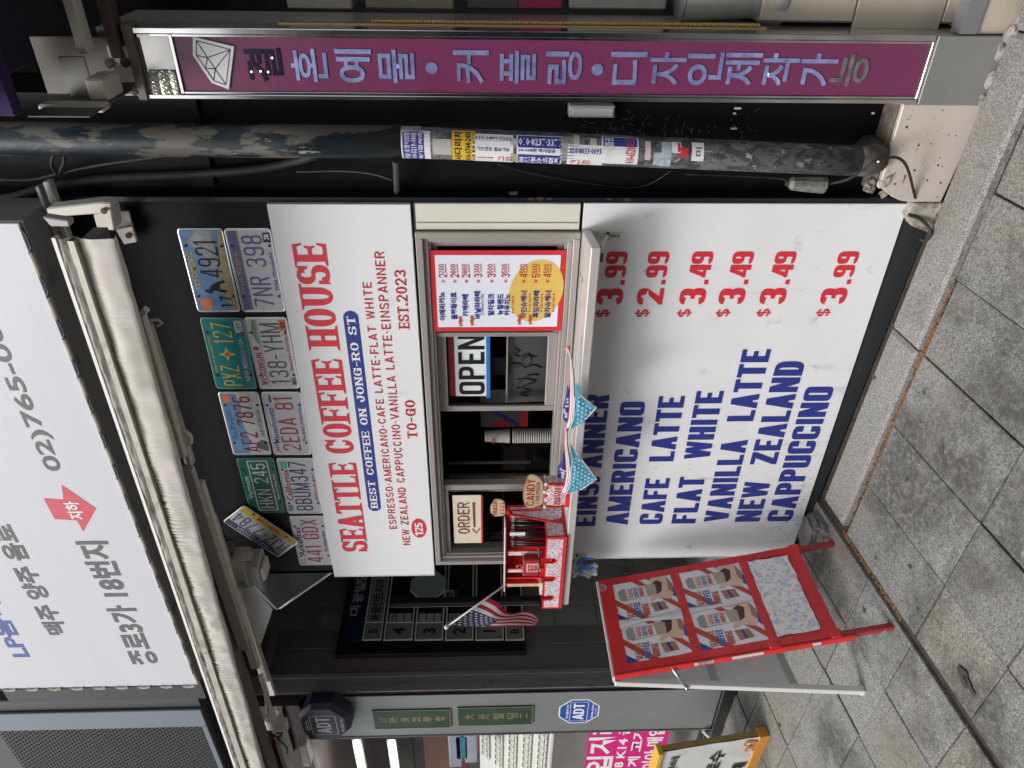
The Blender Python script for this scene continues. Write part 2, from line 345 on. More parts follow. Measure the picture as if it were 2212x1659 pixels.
        if sf: P.append([(0, 1), (-.03, .80), (.03, .80), (th*.9, 1-th*.6)]); P.append([(w, 1), (w-th*.9, 1-th*.6), (w-.03, .80), (w+.03, .80)])
    elif ch == 'U': stem(0, r, 1); stem(w-tv, r, 1); P.extend(ring(0, w, 0, 2*r, tv, th, 180, 360, n))
    elif ch == 'V': P.extend(para(c-tv*.5, 0, 0, 1, tv)); P.extend(para(c-tv*.5, 0, w-tv, 1, tv))
    elif ch == 'W':
        q = w*.27; t = tv*.8
        P.extend(para(q-t/2, 0, 0, 1, t)); P.extend(para(q-t/2, 0, c-t/2, 1, t)); P.extend(para(w-q-t/2, 0, c-t/2, 1, t)); P.extend(para(w-q-t/2, 0, w-t, 1, t))
    elif ch == 'X': P.extend(para(0, 0, w-tv, 1, tv)); P.extend(para(w-tv, 0, 0, 1, tv))
    elif ch == 'Y': stem(c-tv/2, 0, .46, top=False); P.extend(para(c-tv/2, .44, 0, 1, tv)); P.extend(para(c-tv/2, .44, w-tv, 1, tv))
    elif ch == 'Z': P.extend(rect(0, w, 1-th, 1)); P.extend(rect(0, w, 0, th)); P.extend(para(0, th*.9, w-tv*1.1, 1-th*.9, tv*1.1))
    elif ch == '1':
        P.extend(rect(c-tv/2, c+tv/2, 0, 1)); P.append([(c-tv/2, 1), (c-tv/2, 1-th*1.2), (c-tv*1.1-.04, .74), (c-tv*1.1-.04, .74+th)])
        if sf: P.extend(rect(c-tv*1.2, c+tv*1.2, 0, th*.8))
    elif ch == '2':
        P.extend(ring(0, w, 1-min(.62, 2*r+.1), 1, tv, th, -30, 180, n)); P.extend(rect(0, w, 0, th))
        P.append([(0, th*.8), (tv*1.15, th*.8), (w-tv*.05, .62), (w-tv, .56)])
    elif ch == '3':
        P.extend(ring(0, w*.97, .5-th/2, 1, tv, th, -90, 172, n)); P.extend(ring(0, w, 0, .5+th/2, tv, th, -172, 90, n)); P.extend(rect(w*.35, w*.6, .5-th/2, .5+th/2))
    elif ch == '4':
        P.extend(rect(w*.62, w*.62+tv, 0, 1)); P.extend(rect(0, w, .2, .2+th)); P.append([(0, .2+th*.2), (tv*.9, .2+th*.2), (w*.62+tv*.3, 1), (w*.62-tv*.35, 1)])
    elif ch == '5':
        P.extend(rect(0, w*.95, 1-th, 1)); P.extend(rect(0, tv, .42, 1)); P.extend(ring(0, w, 0, .62, tv, th, -172, 140, n))
    elif ch in '69':
        Q = ring(0, w, 0, .58, tv, th, 0, 360, n)+rect(0, tv, .28, 1-r)+ring(0, w, 1-2*r, 1, tv, th, 5, 180, n)
        P.extend(Q if ch == '6' else [[(w-x, 1-y) for x, y in p] for p in Q])
    elif ch == '7': P.extend(rect(0, w, 1-th, 1)); P.extend(para(w*.18, 0, w-tv, 1-th*.8, tv))
    elif ch == '8': P.extend(ring(w*.03, w*.97, .5-th/2, 1, tv, th, 0, 360, n)); P.extend(ring(0, w, 0, .5+th/2, tv, th, 0, 360, n))
    elif ch == '$':
        P.extend(ring(0, w, .5-th/2, .92, tv, th, 8, 270, n)); P.extend(ring(0, w, .08, .5+th/2, tv, th, 90, -172, n)); P.extend(rect(c-tv*.3, c+tv*.3, -.03, 1.03))
    elif ch == '.': P.extend(rect(0, w, 0, w*.8))
    elif ch == '-': P.extend(rect(0, w, .42, .42+th))
    elif ch in '·*': P.extend([[(c+w*.5*math.cos(a*math.pi/5+.314)*(1 if a % 2 == 0 else .5)*1.0, .45+w*.5*math.sin(a*math.pi/5+.314)*(1 if a % 2 == 0 else .5)) for a in range(10)]])
    return P
WID = dict(I=.42, M=1.28, W=1.4, N=1.04, **{'.': .38, '-': .6, '·': .45, '*': .55, ' ': .55, '1': .55, '$': .9, 'J': .85, 'L': .86, 'F': .88, 'E': .9, 'T': .95, 'A': 1.1, 'V': 1.08})
GC = {}
def gmesh(ch, *a):
    k = (ch,)+a
    if k in GC: return GC[k]
    P = glyph(ch, *a)
    if not P: GC[k] = ([], []); return GC[k]
    vs = []; fs = []
    for p in P:
        area = sum(p[i][0]*p[(i+1) % len(p)][1]-p[(i+1) % len(p)][0]*p[i][1] for i in range(len(p)))
        if abs(area) < 1e-9: continue
        if area < 0: p = p[::-1]
        fs.append(list(range(len(vs), len(vs)+len(p)))); vs += [V(q) for q in p]
    rv, _, rf, _, _, of = delaunay_2d_cdt(vs, [], fs, 0, 1e-5)
    rf = [f for f, q in zip(rf, of) if q]
    GC[k] = ([(p.x, p.y) for p in rv], [list(f) for f in rf]); return GC[k]
def ltext(s, style):
    """letters laid side by side, cap height 1; returns 2D verts, faces, width"""
    w, tv, th, r, n, sf, gap = style; x = 0; vs = []; fs = []
    for ch in s:
        cw_ = w*WID.get(ch, 1.)
        if ch != ' ':
            gv, gf = gmesh(ch, cw_, min(tv, cw_*.9 if ch in 'I' else tv), th, r, n, sf)
            o = len(vs); vs += [(p[0]+x, p[1]) for p in gv]; fs += [[i+o for i in f] for f in gf]
        x += cw_+gap
    return vs, fs, x-gap
IMPACT = (.46, .195, .165, .2, 3., 0, .06)
NUM = (.47, .195, .16, .2, 2.8, 0, .05)
SLAB = (.56, .20, .115, .5, 2.3, 1., .10)
SLABR = (.62, .18, .11, .5, 2.1, 1., .12)
PLATE = (.40, .085, .085, .2, 2.6, 0, .17)
SANS = (.56, .13, .12, .5, 2.2, 0, .17)
FC = {}
def ftext(s, bold=0., res=3):
    """built-in font (it has Hangul and Hanja); ink box scaled to cap height 1"""
    k = (s, bold, res)
    if k in FC: return FC[k]
    cu = bpy.data.curves.new('t', 'FONT'); cu.body = s; cu.size = 1; cu.offset = bold; cu.resolution_u = res; cu.fill_mode = 'FRONT'
    o = bpy.data.objects.new('t', cu); COL.objects.link(o)
    dg = bpy.context.evaluated_depsgraph_get(); me = bpy.data.meshes.new_from_object(o.evaluated_get(dg))
    vs = [(v.co.x, v.co.y) for v in me.vertices]; fs = [list(p.vertices) for p in me.polygons]
    bpy.data.objects.remove(o); bpy.data.curves.remove(cu); bpy.data.meshes.remove(me)
    if not vs: FC[k] = ([], [], 1); return FC[k]
    x0 = min(v[0] for v in vs); x1 = max(v[0] for v in vs); y0 = min(v[1] for v in vs); y1 = max(v[1] for v in vs)
    h = max(y1-y0, 1e-6); vs = [((x-x0)/h, (y-y0)/h) for x, y in vs]; FC[k] = (vs, fs, (x1-x0)/h); return FC[k]
def star(cx, cy, r, rot=0.): return [(cx+r*(1 if k % 2 == 0 else .42)*math.cos(rot+math.pi/2+k*math.pi/5), cy+r*(1 if k % 2 == 0 else .42)*math.sin(rot+math.pi/2+k*math.pi/5)) for k in range(10)]
class Plane:
    """a flat (or mapped) surface that prints can lie on: fn(u, v, lift) -> world point"""
    def __init__(s, fn): s.fn = fn
    def put(s, mb, vs, fs, u0, v0, u1, h, w=None, lift=.0015, mi=0, rot=0):
        w_ = w or max((x for x, _ in vs), default=1); k = (u1-u0)/w_
        pts = []
        for x, y in vs:
            a, b = x*k, y*h
            if rot: a, b = a*math.cos(rot)-b*math.sin(rot), a*math.sin(rot)+b*math.cos(rot)
            pts.append(s.fn(u0+a, v0+b, lift))
        mb.add(pts, fs, mi)
    def poly(s, mb, pts, lift=.001, mi=0):
        mb.add([s.fn(u, v, lift) for u, v in pts], [list(range(len(pts)))], mi)
def wallplane(Y): return Plane(lambda u, v, l: V((u, Y-l, v)))
def PT(mb, pl, s, a, b, t, style=None, bold=.0, mi=0, lift=.0015, res=3, Y=None, eqz=True):
    """text on a facade plane; a, b = foot of first and last letter, t = top of the first, all as seen in the photograph"""
    A, B, T = WY(*a, Y), WY(*b, Y), WY(*t, Y)
    z0 = (A.z+B.z)/2; h = T.z-A.z
    vs, fs, w = ltext(s, style) if style else ftext(s, bold, res)
    pl.put(mb, vs, fs, A.x, z0, B.x, h, w, lift, mi)
# ================================================================== SETTING: the pavement
def slab(name, x0, x1, y0, y1, mat, parent, th=.05, lift=0., gap=.0028, bev=.003):
    x0 += random.uniform(-.001, .001); y0 += random.uniform(-.001, .001)
    g = gap; dz = lift+random.uniform(-.0025, .0025); tx, ty = random.uniform(-.002, .002), random.uniform(-.002, .002)
    P = []
    for zz in (-th, 0):
        for x, y in ((x0+g, y0+g), (x1-g, y0+g), (x1-g, y1-g), (x0+g, y1-g)):
            P.append((x, y, gz(x, y)+dz+zz+tx*(x-x0)/.3+ty*(y-y0)/.3))
    mb = MB(); b = bev
    # chamfered top
    T = []
    for x, y in ((x0+g+b, y0+g+b), (x1-g-b, y0+g+b), (x1-g-b, y1-g-b), (x0+g+b, y1-g-b)): T.append((x, y, gz(x, y)+dz+tx*(x-x0)/.3+ty*(y-y0)/.3))
    for i in range(4, 8): P[i] = (P[i][0], P[i][1], P[i][2]-b*.7)
    mb.add(P+T, [(0, 1, 5, 4), (1, 2, 6, 5), (2, 3, 7, 6), (3, 0, 4, 7), (4, 5, 9, 8), (5, 6, 10, 9), (6, 7, 11, 10), (7, 4, 8, 11), (8, 9, 10, 11)])
    return build(mb, name, mat, parent)
ground = build(MB().add([(-60, -60, gz(-60, -60)-.09), (60, -60, gz(60, -60)-.09), (60, 14, gz(60, 14)-.09), (-60, 14, gz(-60, 14)-.09)], [(0, 1, 2, 3)]), 'ground', M('road_asphalt', (.06, .06, .062), .85, var=.2, vs=20, bump=.5, bs=90), kind='structure', origin=(0, 0, 0))
pav = build(MB().add([(x, y, gz(x, y)-.016) for x, y in ((-3.6, -3.0), (2.6, -3.0), (2.6, .05), (-3.6, .05))]+[], [(0, 1, 2, 3)]), 'pavement', joint, kind='structure', origin=(0, 0, 0))
def pick(): return random.choice(granites)
rowsL = [-3.01, -2.71, -2.41, -2.11, -1.81, -1.51, -1.21, -1.01, -.71, -.42, -.12, .18, .48]
rowsL = [-2.81, -2.51, -2.21, -1.91, -1.61, -1.31, -1.01, -.71, -.42, -.12]
colsL = [-.475-.3*k for k in range(0, 11)]
for j in range(len(rowsL)-1):
    for i in range(len(colsL)-1):
        slab('paving_stone', colsL[i+1], colsL[i]-(.022 if i == 0 else 0), rowsL[j], rowsL[j+1], pick(), pav)
for i in range(len(colsL)-1): slab('paving_stone', colsL[i+1], colsL[i]-(.022 if i == 0 else 0), -.12, .04, pick(), pav)
rowsR = [-2.81, -2.51, -2.21, -1.91, -1.61, -1.31, -1.01, -.705, -.222]
colsR = [-.463, -.195, .09, .385, .665, .945, 1.235, 1.525, 1.8, 2.08, 2.36]
for j in range(len(rowsR)-1):
    for i in range(len(colsR)-1): slab('paving_stone', colsR[i], colsR[i+1], rowsR[j], rowsR[j+1], pick(), pav)
for a, b_ in ((-.44, .388), (.391, 1.35), (1.353, 2.4)):
    slab('kerb_stone', a, b_, -.205, -.045, kerbm, pav, lift=.014, th=.08, gap=.002, bev=.012)
# rust-brown litter packed in the gutter joint, one crumbly mass
lt = MB()
def crumb(x, y, s):
    z = gz(x, y)-.008; a = random.uniform(0, 6.28); c, s_ = math.cos(a)*s, math.sin(a)*s; k = random.uniform(.3, .8)
    lt.add([(x-c, y-s_, z), (x+s_*k, y-c*k, z+.001), (x+c, y+s_, z+s*.6), (x-s_*k, y+c*k, z+s*.5), (x, y, z+s*.9)], [(0, 1, 4), (1, 2, 4), (2, 3, 4), (3, 0, 4)])
for _ in range(1500):
    x = random.triangular(-.47, .8, .15)
    if random.random() < .35: x = random.gauss(.39, .06)
    crumb(x, -.213+random.gauss(0, .006 if abs(x-.39) > .1 else .012), random.uniform(.002, .006))
for _ in range(420):
    y = random.uniform(-.62, -.2); crumb(-.476+random.gauss(0, .006), y, random.uniform(.002, .006))
for _ in range(160): crumb(.388+random.gauss(0, .003), random.uniform(-.2, -.05), random.uniform(.002, .004))
build(lt, 'joint_litter', litter, kind='stuff', label='rust brown grit and dead leaves packed in the paving joints')
gr = MB(); lt_keep = lt; lt = gr
for _ in range(900):
    x = random.uniform(-.46, .82); crumb(x, -.046+abs(random.gauss(0, .006))*-1, random.uniform(.0015, .005))
for p in gr.v: p.z += .017
build(gr, 'wall_grime', M('black_grime', (.04, .034, .028), .95, var=.5, vs=60), kind='stuff', label='dark grit collected along the foot of the kiosk')
sp_ = MB(); lt = sp_
for _ in range(26): crumb(random.uniform(-.9, .9), random.uniform(-1.1, -.25), random.uniform(.0015, .0035))
for p in sp_.v: p.z += .009
build(sp_, 'paper_specks', M('pale_specks', (.6, .57, .5), .9), kind='stuff', label='tiny pale scraps scattered over the paving')
# water seeping across the stones by the wide joint
wet = M('wet_film', (.045, .045, .042), .16, spec=.5)
pm = MB()
for (px, py, rx, ry, n) in ((2080, 1462, .022, .028, 22), (2092, 1480, .010, .030, 18)):
    p = WG(px, py, .004); pm.add([(p.x+rx*math.cos(k*6.283/n)*(1+.18*math.sin(k*.9+rx*90))+.3*ry*math.sin(k*6.283/n), p.y+ry*math.sin(k*6.283/n)*(1+.22*math.cos(k*.7+ry*70)), 0) for k in range(n)], [list(range(n))])
pm.v = [V((p.x, p.y, gz(p.x, p.y)+.0035)) for p in pm.v]
tag(build(pm, 'water_puddle', wet), 'small glossy dark water puddle at a paving joint crossing', 'puddle')
gm = MB()
for cx, cy, r in ((1430, 375, .007), (1140, 650, .012), (1480, 645, .006), (950, 405, .004), (1215, 320, .005), (600, 1385, .009)):
    p = WG(*c33(cx, cy)); n = 9
    gm.add([(p.x+r*math.cos(k*6.283/n)*random.uniform(.6, 1.3), p.y+r*1.4*math.sin(k*6.283/n)*random.uniform(.6, 1.3), gz(p.x, p.y)+.003) for k in range(n)], [list(range(n))])
for cx, cy, r in ((1445, 1475, .010), (1255, 800, .012), (1675, 1280, .016), (1560, 905, .008), (1630, 195, .004)):
    p = WG(*c23(cx, cy)); n = 9
    z = .0175 if p.y > -.2 else .003
    gm.add([(p.x+r*math.cos(k*6.283/n)*random.uniform(.6, 1.3), p.y+r*math.sin(k*6.283/n)*random.uniform(.6, 1.3), gz(p.x, p.y)+z) for k in range(n)], [list(range(n))])
build(gm, 'gum_spots', M('old_gum', (.07, .07, .068), .8), kind='stuff', label='dark flattened gum spots on the paving')

# unseen houses across the street, added for reflections and to block low sky
ob_ = [(-34, -21, 9.5, (.30, .27, .23)), (-20.8, -11, 7.0, (.20, .21, .22)), (-10.8, -3.5, 8.6, (.34, .32, .29)), (-3.3, 5, 6.6, (.16, .11, .09)), (5.2, 13, 9.0, (.28, .28, .29)), (13.2, 26, 7.6, (.24, .2, .17))]
obl = ['unseen pale tan house across the street, far left', 'unseen grey house across the street', 'unseen cream house across the street facing the kiosk', 'unseen brown brick house across the street', 'unseen light grey house across the street', 'unseen brown grey house across the street, far right']
for i, (a, b_, h_, c_) in enumerate(ob_):
    T = thing('unseen_house', obl[i], 'house', ((a+b_)/2, -14, -.2)); boxo('wall', a, b_, -20, -14, -1.5, h_, M('house_wall_%d' % i, c_, .8, var=.12, vs=2), T)
    boxo('shop_band', a+.3, b_-.3, -14.12, -14.0005+.0, 2.6, 3.5, M('shop_band_%d' % i, ((.1, .25, .6), (.55, .5, .45), (.5, .08, .06), (.6, .6, .6), (.05, .3, .2), (.5, .35, .1))[i], .5), T); boxo('shop_glass', a+.5, b_-.5, -14.03, -13.99, -.8, 2.5, M('dark_shop_glass', (.03, .035, .04), .1), T)
    for r in range(int((h_-4)/2.6)+1):
        for k in range(int((b_-a)/2.2)): x = a+.9+2.2*k; boxo('window', x, x+1.2, -14.02, -13.985, 4.2+2.6*r, min(5.6+2.6*r, h_-.3), M('dark_shop_glass', (.03, .035, .04), .1), T)
# ================================================================== SETTING: walls round the kiosk
boxo('wall', .84, 1.14, .06, .30, -.1, 4.6, blackwall, kind='structure')                  # black strip behind the pipe
back = boxo('building_wall', -6, 4, 2.6, 2.9, -.3, 8, slate, kind='structure')
boxo('building_wall', -6, 4, .32, 2.6, 3.3, 8, slate, kind='structure')
boxo('building_wall', -6, 4, -.02, .32, 3.35, 8, M('upper_wall', (.05, .05, .05), .5), kind='structure')

# ================================================================== THE COFFEE KIOSK
K = thing('coffee_kiosk', 'white and black street coffee kiosk with red slab lettering and blue drinks menu', 'kiosk', (0, .6, 0))
F0 = wallplane(0)
# body: side walls, roof, back, floor, plinth
boxo('side_wall', .83, .845, -.005, 1.2, .0, 3.2, M('kiosk_side_blue_black', (.010, .011, .018), .3, var=.2), K)
boxo('side_wall', -.90, -.885, .0, 1.2, 1.66, 3.2, black, K)
boxo('side_wall', -.83, -.815, .0, 1.2, .0, 1.66, blackwall, K)
boxo('back_wall', -.885, .83, 1.2, 1.22, .0, 3.2, M('kiosk_inside', (.03, .03, .03), .7), K)
boxo('ceiling', -.815, .83, .0, 1.2, 1.70, 1.72, black, K)
boxo('floor', -.815, .83, .03, 1.2, .90, .93, black, K)
boxo('fascia', -.90, .83, .0, .05, 2.112, 3.2, blackpan, K)
# the lower sign sheet and the title board
boxo('menu_panel', -.818, .83, -.012, .0, .061, 1.112, whitelow, K, .0015)
boxo('title_board', -.898, .829, -.022, -.0, 1.661, 2.107, white, K, .0015)
pl = MB().add([(x, y, z) for x, y, z in ((-.56, -.002, gz(-.56, 0)), (.80, -.002, gz(.8, 0)-.01), (.80, -.002, .058), (-.56, -.002, .058), (-.56, .04, gz(-.56, 0)), (.80, .04, gz(.8, 0)-.01), (.80, .04, .058), (-.56, .04, .058))], [(0, 1, 2, 3), (7, 6, 5, 4), (1, 5, 6, 2), (0, 3, 7, 4)])
build(pl, 'plinth', M('charcoal_plinth', (.022, .025, .028), .5, var=.1, dirt=(.08, .075, .07), ds=9, dt=.66), K)
# --- title lettering
TB = wallplane(-.022)
def PT2(mb, s, a, b, capA, style=None, bold=0., Y=-.022, mi=0, lift=.0015, pl=TB, res=3, wfix=None):
    PT(mb, pl, s, a, b, capA, style, bold, mi, lift, res, Y)
A, B = WY(792, 1190, -.022), WY(707, 526, -.022)
zb = (A.z+B.z)/2; zt = (WY(742, 1190, -.022).z+WY(628, 526, -.022).z)/2
for k, (s, y0, y1) in enumerate((('SEATTLE', 1191, 1001), ('COFFEE', 979, 777), ('HOUSE', 748, 527))):
    P0 = WY(760, y0, -.022).x; P1 = WY(700, y1, -.022).x
    vs, fs, w_ = ltext(s, SLAB); m = MB(); TB.put(m, vs, fs, P0, zb, P1, zt-zb, w_); build(m, 'title_word', red, K)
m = MB()   # blue ribbon
A, B = WY(808, 1104, -.022), WY(759, 671, -.022); zc = (A.z+B.z)/2; hh = (WY(742, 680, -.022).z-WY(775, 680, -.022).z)/2
pts = [(A.x+hh*1-hh*math.sin(t), zc+hh*math.cos(t)) for t in [math.pi*k/8 for k in range(9)]]+[(B.x-hh+hh*math.sin(t), zc-hh*math.cos(t)) for t in [math.pi*k/8 for k in range(9)]]
TB.poly(m, pts, .0008); rb = build(m, 'ribbon', navy, K)
m = MB(); vs, fs, w_ = ltext('BEST COFFEE ON JONG-RO ST', SLABR); TB.put(m, vs, fs, A.x+.02, zc-hh*.55, B.x-.022, hh*1.1, w_, .0022); build(m, 'ribbon_lettering', wink, K)
SMR = M('brick_red_print', (.47, .022, .03), .4)
for s, a_, b_, t_, st_ in (('ESPRESSO·AMERICANO·CAFE LATTE·FLAT WHITE', (856, 1142), (803, 609), (841, 1142), SANS), ('NEW ZEALAND CAPPUCCINO·VANILLA LATTE·EINSPANNER', (885, 1177), (831, 543), (869, 1177), SANS),
                           ('TO-GO', (901, 946), (896, 864), (880, 946), SLABR), ('EST.2023', (884, 709), (876, 583), (861, 709), SLABR)):
    m = MB(); PT2(m, s, a_, b_, t_, st_); build(m, 'text_line', SMR, K)
m = MB(); c_ = WY(905, 1141, -.022); rx = WY(905, 1120, -.022).x-c_.x; rz = .042
TB.poly(m, [(c_.x+rx*math.cos(k*.2618), c_.z+.032*math.sin(k*.2618)) for k in range(24)], .0008); build(m, 'number_badge', red, K)
m = MB(); vs, fs, w_ = ltext('125', NUM); TB.put(m, vs, fs, c_.x-rx*.6, c_.z-.017, c_.x+rx*.6, .034, w_, .0022); build(m, 'badge_number', wink, K)
# --- menu lettering
MP = wallplane(-.012)
m = MB()
for s, a, b_, t in (('EINSPANNER', (1284, 1136), (1318, 852), (1240, 1136)), ('AMERICANO', (1355, 1133), (1395, 867), (1309, 1133)), ('CAFE  LATTE', (1430, 1131), (1479, 855), (1382, 1131)),
                    ('FLAT  WHITE', (1503, 1130), (1562, 844), (1453, 1130)), ('VANILLA  LATTE', (1571, 1126), (1666, 754), (1521, 1126)), ('NEW  ZEALAND', (1642, 1126), (1738, 780), (1590, 1126)), ('CAPPUCCINO', (1712, 1125), (1799, 835), (1660, 1125))):
    A, B, T_ = WY(*a, -.012), WY(*b_, -.012), WY(*t, -.012); full = ltext(s, IMPACT)[2]; k_ = (B.x-A.x)/full; off = 0
    for wd in s.split('  '):
        vs, fs, w_ = ltext(wd, IMPACT); m = MB(); MP.put(m, vs, fs, A.x+off*k_, (A.z+B.z)/2, A.x+(off+w_)*k_, (T_.z-A.z)*1.03, w_); build(m, 'drink_name', blue, K)
        off += w_+IMPACT[6]*3+2*IMPACT[0]*WID[' ']
for s, xb in (('3.99', 1357), ('2.99', 1447), ('3.49', 1542), ('3.49', 1630), ('3.49', 1722), ('3.99', 1858)):
    z0 = WY(xb, 543, -.012).z; m = MB()
    def X_(y): return WY(1600, y, -.012).x
    vs, fs, w_ = ltext(s[0], NUM); MP.put(m, vs, fs, X_(657), z0, X_(622), .091, w_)
    vs, fs, w_ = ltext('.', NUM); MP.put(m, vs, fs, X_(614), z0, X_(604), .10, w_)
    vs, fs, w_ = ltext(s[2:], NUM); MP.put(m, vs, fs, X_(599), z0, X_(543), .071, w_)
    vs, fs, w_ = ltext('$', (.5, .13, .10, .5, 2.2, 0, .05)); MP.put(m, vs, fs, X_(684), z0+.040, X_(667), .050, w_); build(m, 'price', red, K)
# --- window: ivory post, outer frame, rails, sashes
boxo('corner_post', .742, .830, -.016, .05, 1.122, 1.652, ivory, K, .002)
boxo('post_joint', .741, .829, -.0175, -.0158, 1.649, 1.654, seam, K)
boxo('post_strip', .765, .768, -.0185, -.0165, 1.13, 1.645, M('post_seam', (.3, .29, .25), .6), K)
WL, WR, WB, WT = -.828, .738, 1.118, 1.652
def frame(name, x0, x1, z0, z1, t, y0, y1, mv, mh, parent, bev=.002):
    boxo(name, x0, x0+t, y0, y1, z0, z1, mv, parent, bev); boxo(name, x1-t, x1, y0, y1, z0, z1, mv, parent, bev)
    boxo(name, x0+t+.0005, x1-t-.0005, y0+.001, y1-.001, z1-t, z1-.0005, mh, parent, bev); boxo(name, x0+t+.0005, x1-t-.0005, y0+.001, y1-.001, z0+.0005, z0+t, mh, parent, bev)
frame('window_frame', WL, WR, WB, WT, .022, -.030, .06, alu, aluh, K)
frame('window_frame', WL+.0225, WR-.0225, WB+.0225, WT-.0225, .016, -.014, .06, alu, aluh, K, .0015)
frame('window_track', WL+.039, WR-.039, WB+.039, WT-.039, .008, -.004, .06, alu, aluh, K, .001)
def wx(y, Y=.02): return WY(1080, y, Y).x
IL, IR, IB, IT = WL+.048, WR-.048, WB+.048, WT-.048
gl = glass('window_glass')
def sash(x0, x1, y0, y1, tv, tt, tb):
    S = boxo('sash', x0, x0+tv, y0, y1, IB, IT, alu, K, .002)
    for a in (( x1-tv, x1, IB, IT),): boxo('stile', a[0], a[1], y0, y1, a[2], a[3], alu, S, .002)
    boxo('top_rail', x0+tv+.0005, x1-tv-.0005, y0+.001, y1-.001, IT-tt, IT, aluh, S, .002)
    boxo('bottom_rail', x0+tv+.0005, x1-tv-.0005, y0+.001, y1-.001, IB, IB+tb, aluh, S, .002)
    boxo('gasket', x0+tv+.0005, x0+tv+.005, y0+.004, y1-.004, IB+tb, IT-tt, seam, S); boxo('gasket', x1-tv-.005, x1-tv-.0005, y0+.004, y1-.004, IB+tb, IT-tt, seam, S)
    boxo('glass_pane', x0+tv+.001, x1-tv-.001, (y0+y1)/2, (y0+y1)/2+.003, IB+tb, IT-tt, gl, S)
    return S
sash(wx(725), IR, .012, .034, .018, .018, .02)                     # right sash, behind the drinks poster
sash(wx(893), wx(716), .0345, .055, .024, .032, .034)                  # OPEN sash
sash(wx(1204), wx(1044), .012, .034, .030, .018, .02)              # ORDER sash, left
boxo('sash_stile', wx(1067), wx(1046), .0345, .055, IB, IT, alu, K, .002)
# dim room behind the windows
IN = M('interior_dark', (.035, .033, .03), .6, var=.3)
boxo('counter', -.8, .81, .10, .50, 1.02, 1.06, M('interior_worktop', (.14, .13, .12), .4), K)
boxo('shelf', -.8, .81, .95, 1.19, 1.42, 1.44, M('interior_shelf', (.10, .09, .08), .5), K)
for i, (x, w_, h, c_) in enumerate(((-.6, .09, .11, (.16, .13, .1)), (-.45, .06, .15, (.05, .05, .06)), (-.3, .10, .09, (.2, .19, .17)), (.05, .08, .13, (.12, .04, .03)), (.3, .12, .1, (.07, .07, .07)), (.5, .07, .14, (.18, .15, .1)))):
    tag(build(MB().lathe((x, 1.07, 1.441), [(w_/2, 0), (w_/2, h*.8), (w_/3, h*.9), (w_/3, h)], 12), 'storage_jar', M('jar_%d' % i, c_, .4), smooth=True), ['brown jar at the dark back shelf of the kiosk, leftmost', 'narrow black canister on the back shelf of the kiosk', 'wide pale tub on the back shelf of the kiosk', 'reddish tin on the back shelf of the kiosk', 'squat charcoal tub on the back shelf of the kiosk', 'tan canister at the right end of the kiosk back shelf'][i], 'jar')
# --- serving shelf outside
sh = MB(); x0, x1, yf = -.84, .742, -.200
for zz in (0, -.030):
    sh.v += [V((x0, -.012, 1.114+zz)), V((x1, -.012, 1.114+zz)), V((x1+.022, yf, 1.107+zz)), V((x0-.06, yf, 1.107+zz))]
sh.f = [[0, 3, 2, 1], [4, 5, 6, 7], [0, 1, 5, 4], [1, 2, 6, 5], [2, 3, 7, 6], [3, 0, 4, 7]]; sh.m = [0]*6
SHM = M('worn_aluminium_shelf', (.62, .60, .575), .3, .35, var=.08, vs=4, dirt=(.40, .38, .35), ds=6, dt=.6, stretch=(.3, 1, 1))
shelf = build(sh, 'serving_shelf', SHM, K, .003)
for y_ in (-.045, -.080): build(MB().add([(x0+.01, y_, 1.1147+(y_+.012)*.0372), (x1-.01, y_, 1.1147+(y_+.012)*.0372), (x1-.01, y_-.003, 1.1144+(y_+.009)*.0372), (x0+.01, y_-.003, 1.1144+(y_+.009)*.0372)], [(0, 3, 2, 1)]), 'shelf_groove', M('groove_line', (.25, .22, .2), .6), shelf)
boxo('drain_slot', .595, .612, -.058, -.053, 1.110, 1.1132, seam, shelf); boxo('drain_slot', .595, .612, -.098, -.093, 1.106, 1.1118, seam, shelf)
# --- folding brackets under the shelf
def bracket(x, label):
    b = MB(); b.box(x-.011, x+.011, -.0165, -.0125, .985, 1.082)
    b.prism([(x-.009, -.017, 1.082), (x-.009, -.18, 1.076), (x-.009, -.18, 1.069), (x-.009, -.017, 1.075)], (.018, 0, 0))
    B_ = build(b, 'folding_bracket', armm, K, .001, label=label)
    b = MB().prism([(x-.006, -.018, 1.022), (x-.006, -.018, 1.032), (x-.006, -.12, 1.070), (x-.006, -.13, 1.066)], (.012, 0, 0)); build(b, 'bracket_strut', armm, B_)
    rust = M('rust', (.09, .035, .02), .85, var=.4)
    for y_, z_ in ((-.02, 1.028), (-.125, 1.068), (-.182, 1.070)): build(MB().tube([(x-.013, y_, z_), (x+.013, y_, z_)], .005, 8), 'pivot', rust, B_)
    for z_ in (.995, 1.006, 1.014): build(MB().tube([(x, -.0165, z_), (x, -.0185, z_)], .003, 8), 'screw', rust, B_)
    return B_
bracket(.722, 'cream folding bracket with rusty pivots at the right end of the shelf'); bracket(-.80, 'cream folding bracket at the left end of the shelf, mostly hidden')
boxo('edge_trim', -.8205, -.8185, -.014, .0, .061, 1.112, M('bright_edge', (.8, .8, .78), .4), K)
boxo('edge_trim', -.901, -.8985, -.024, .0, 1.661, 2.107, M('bright_edge', (.8, .8, .78), .4), K)
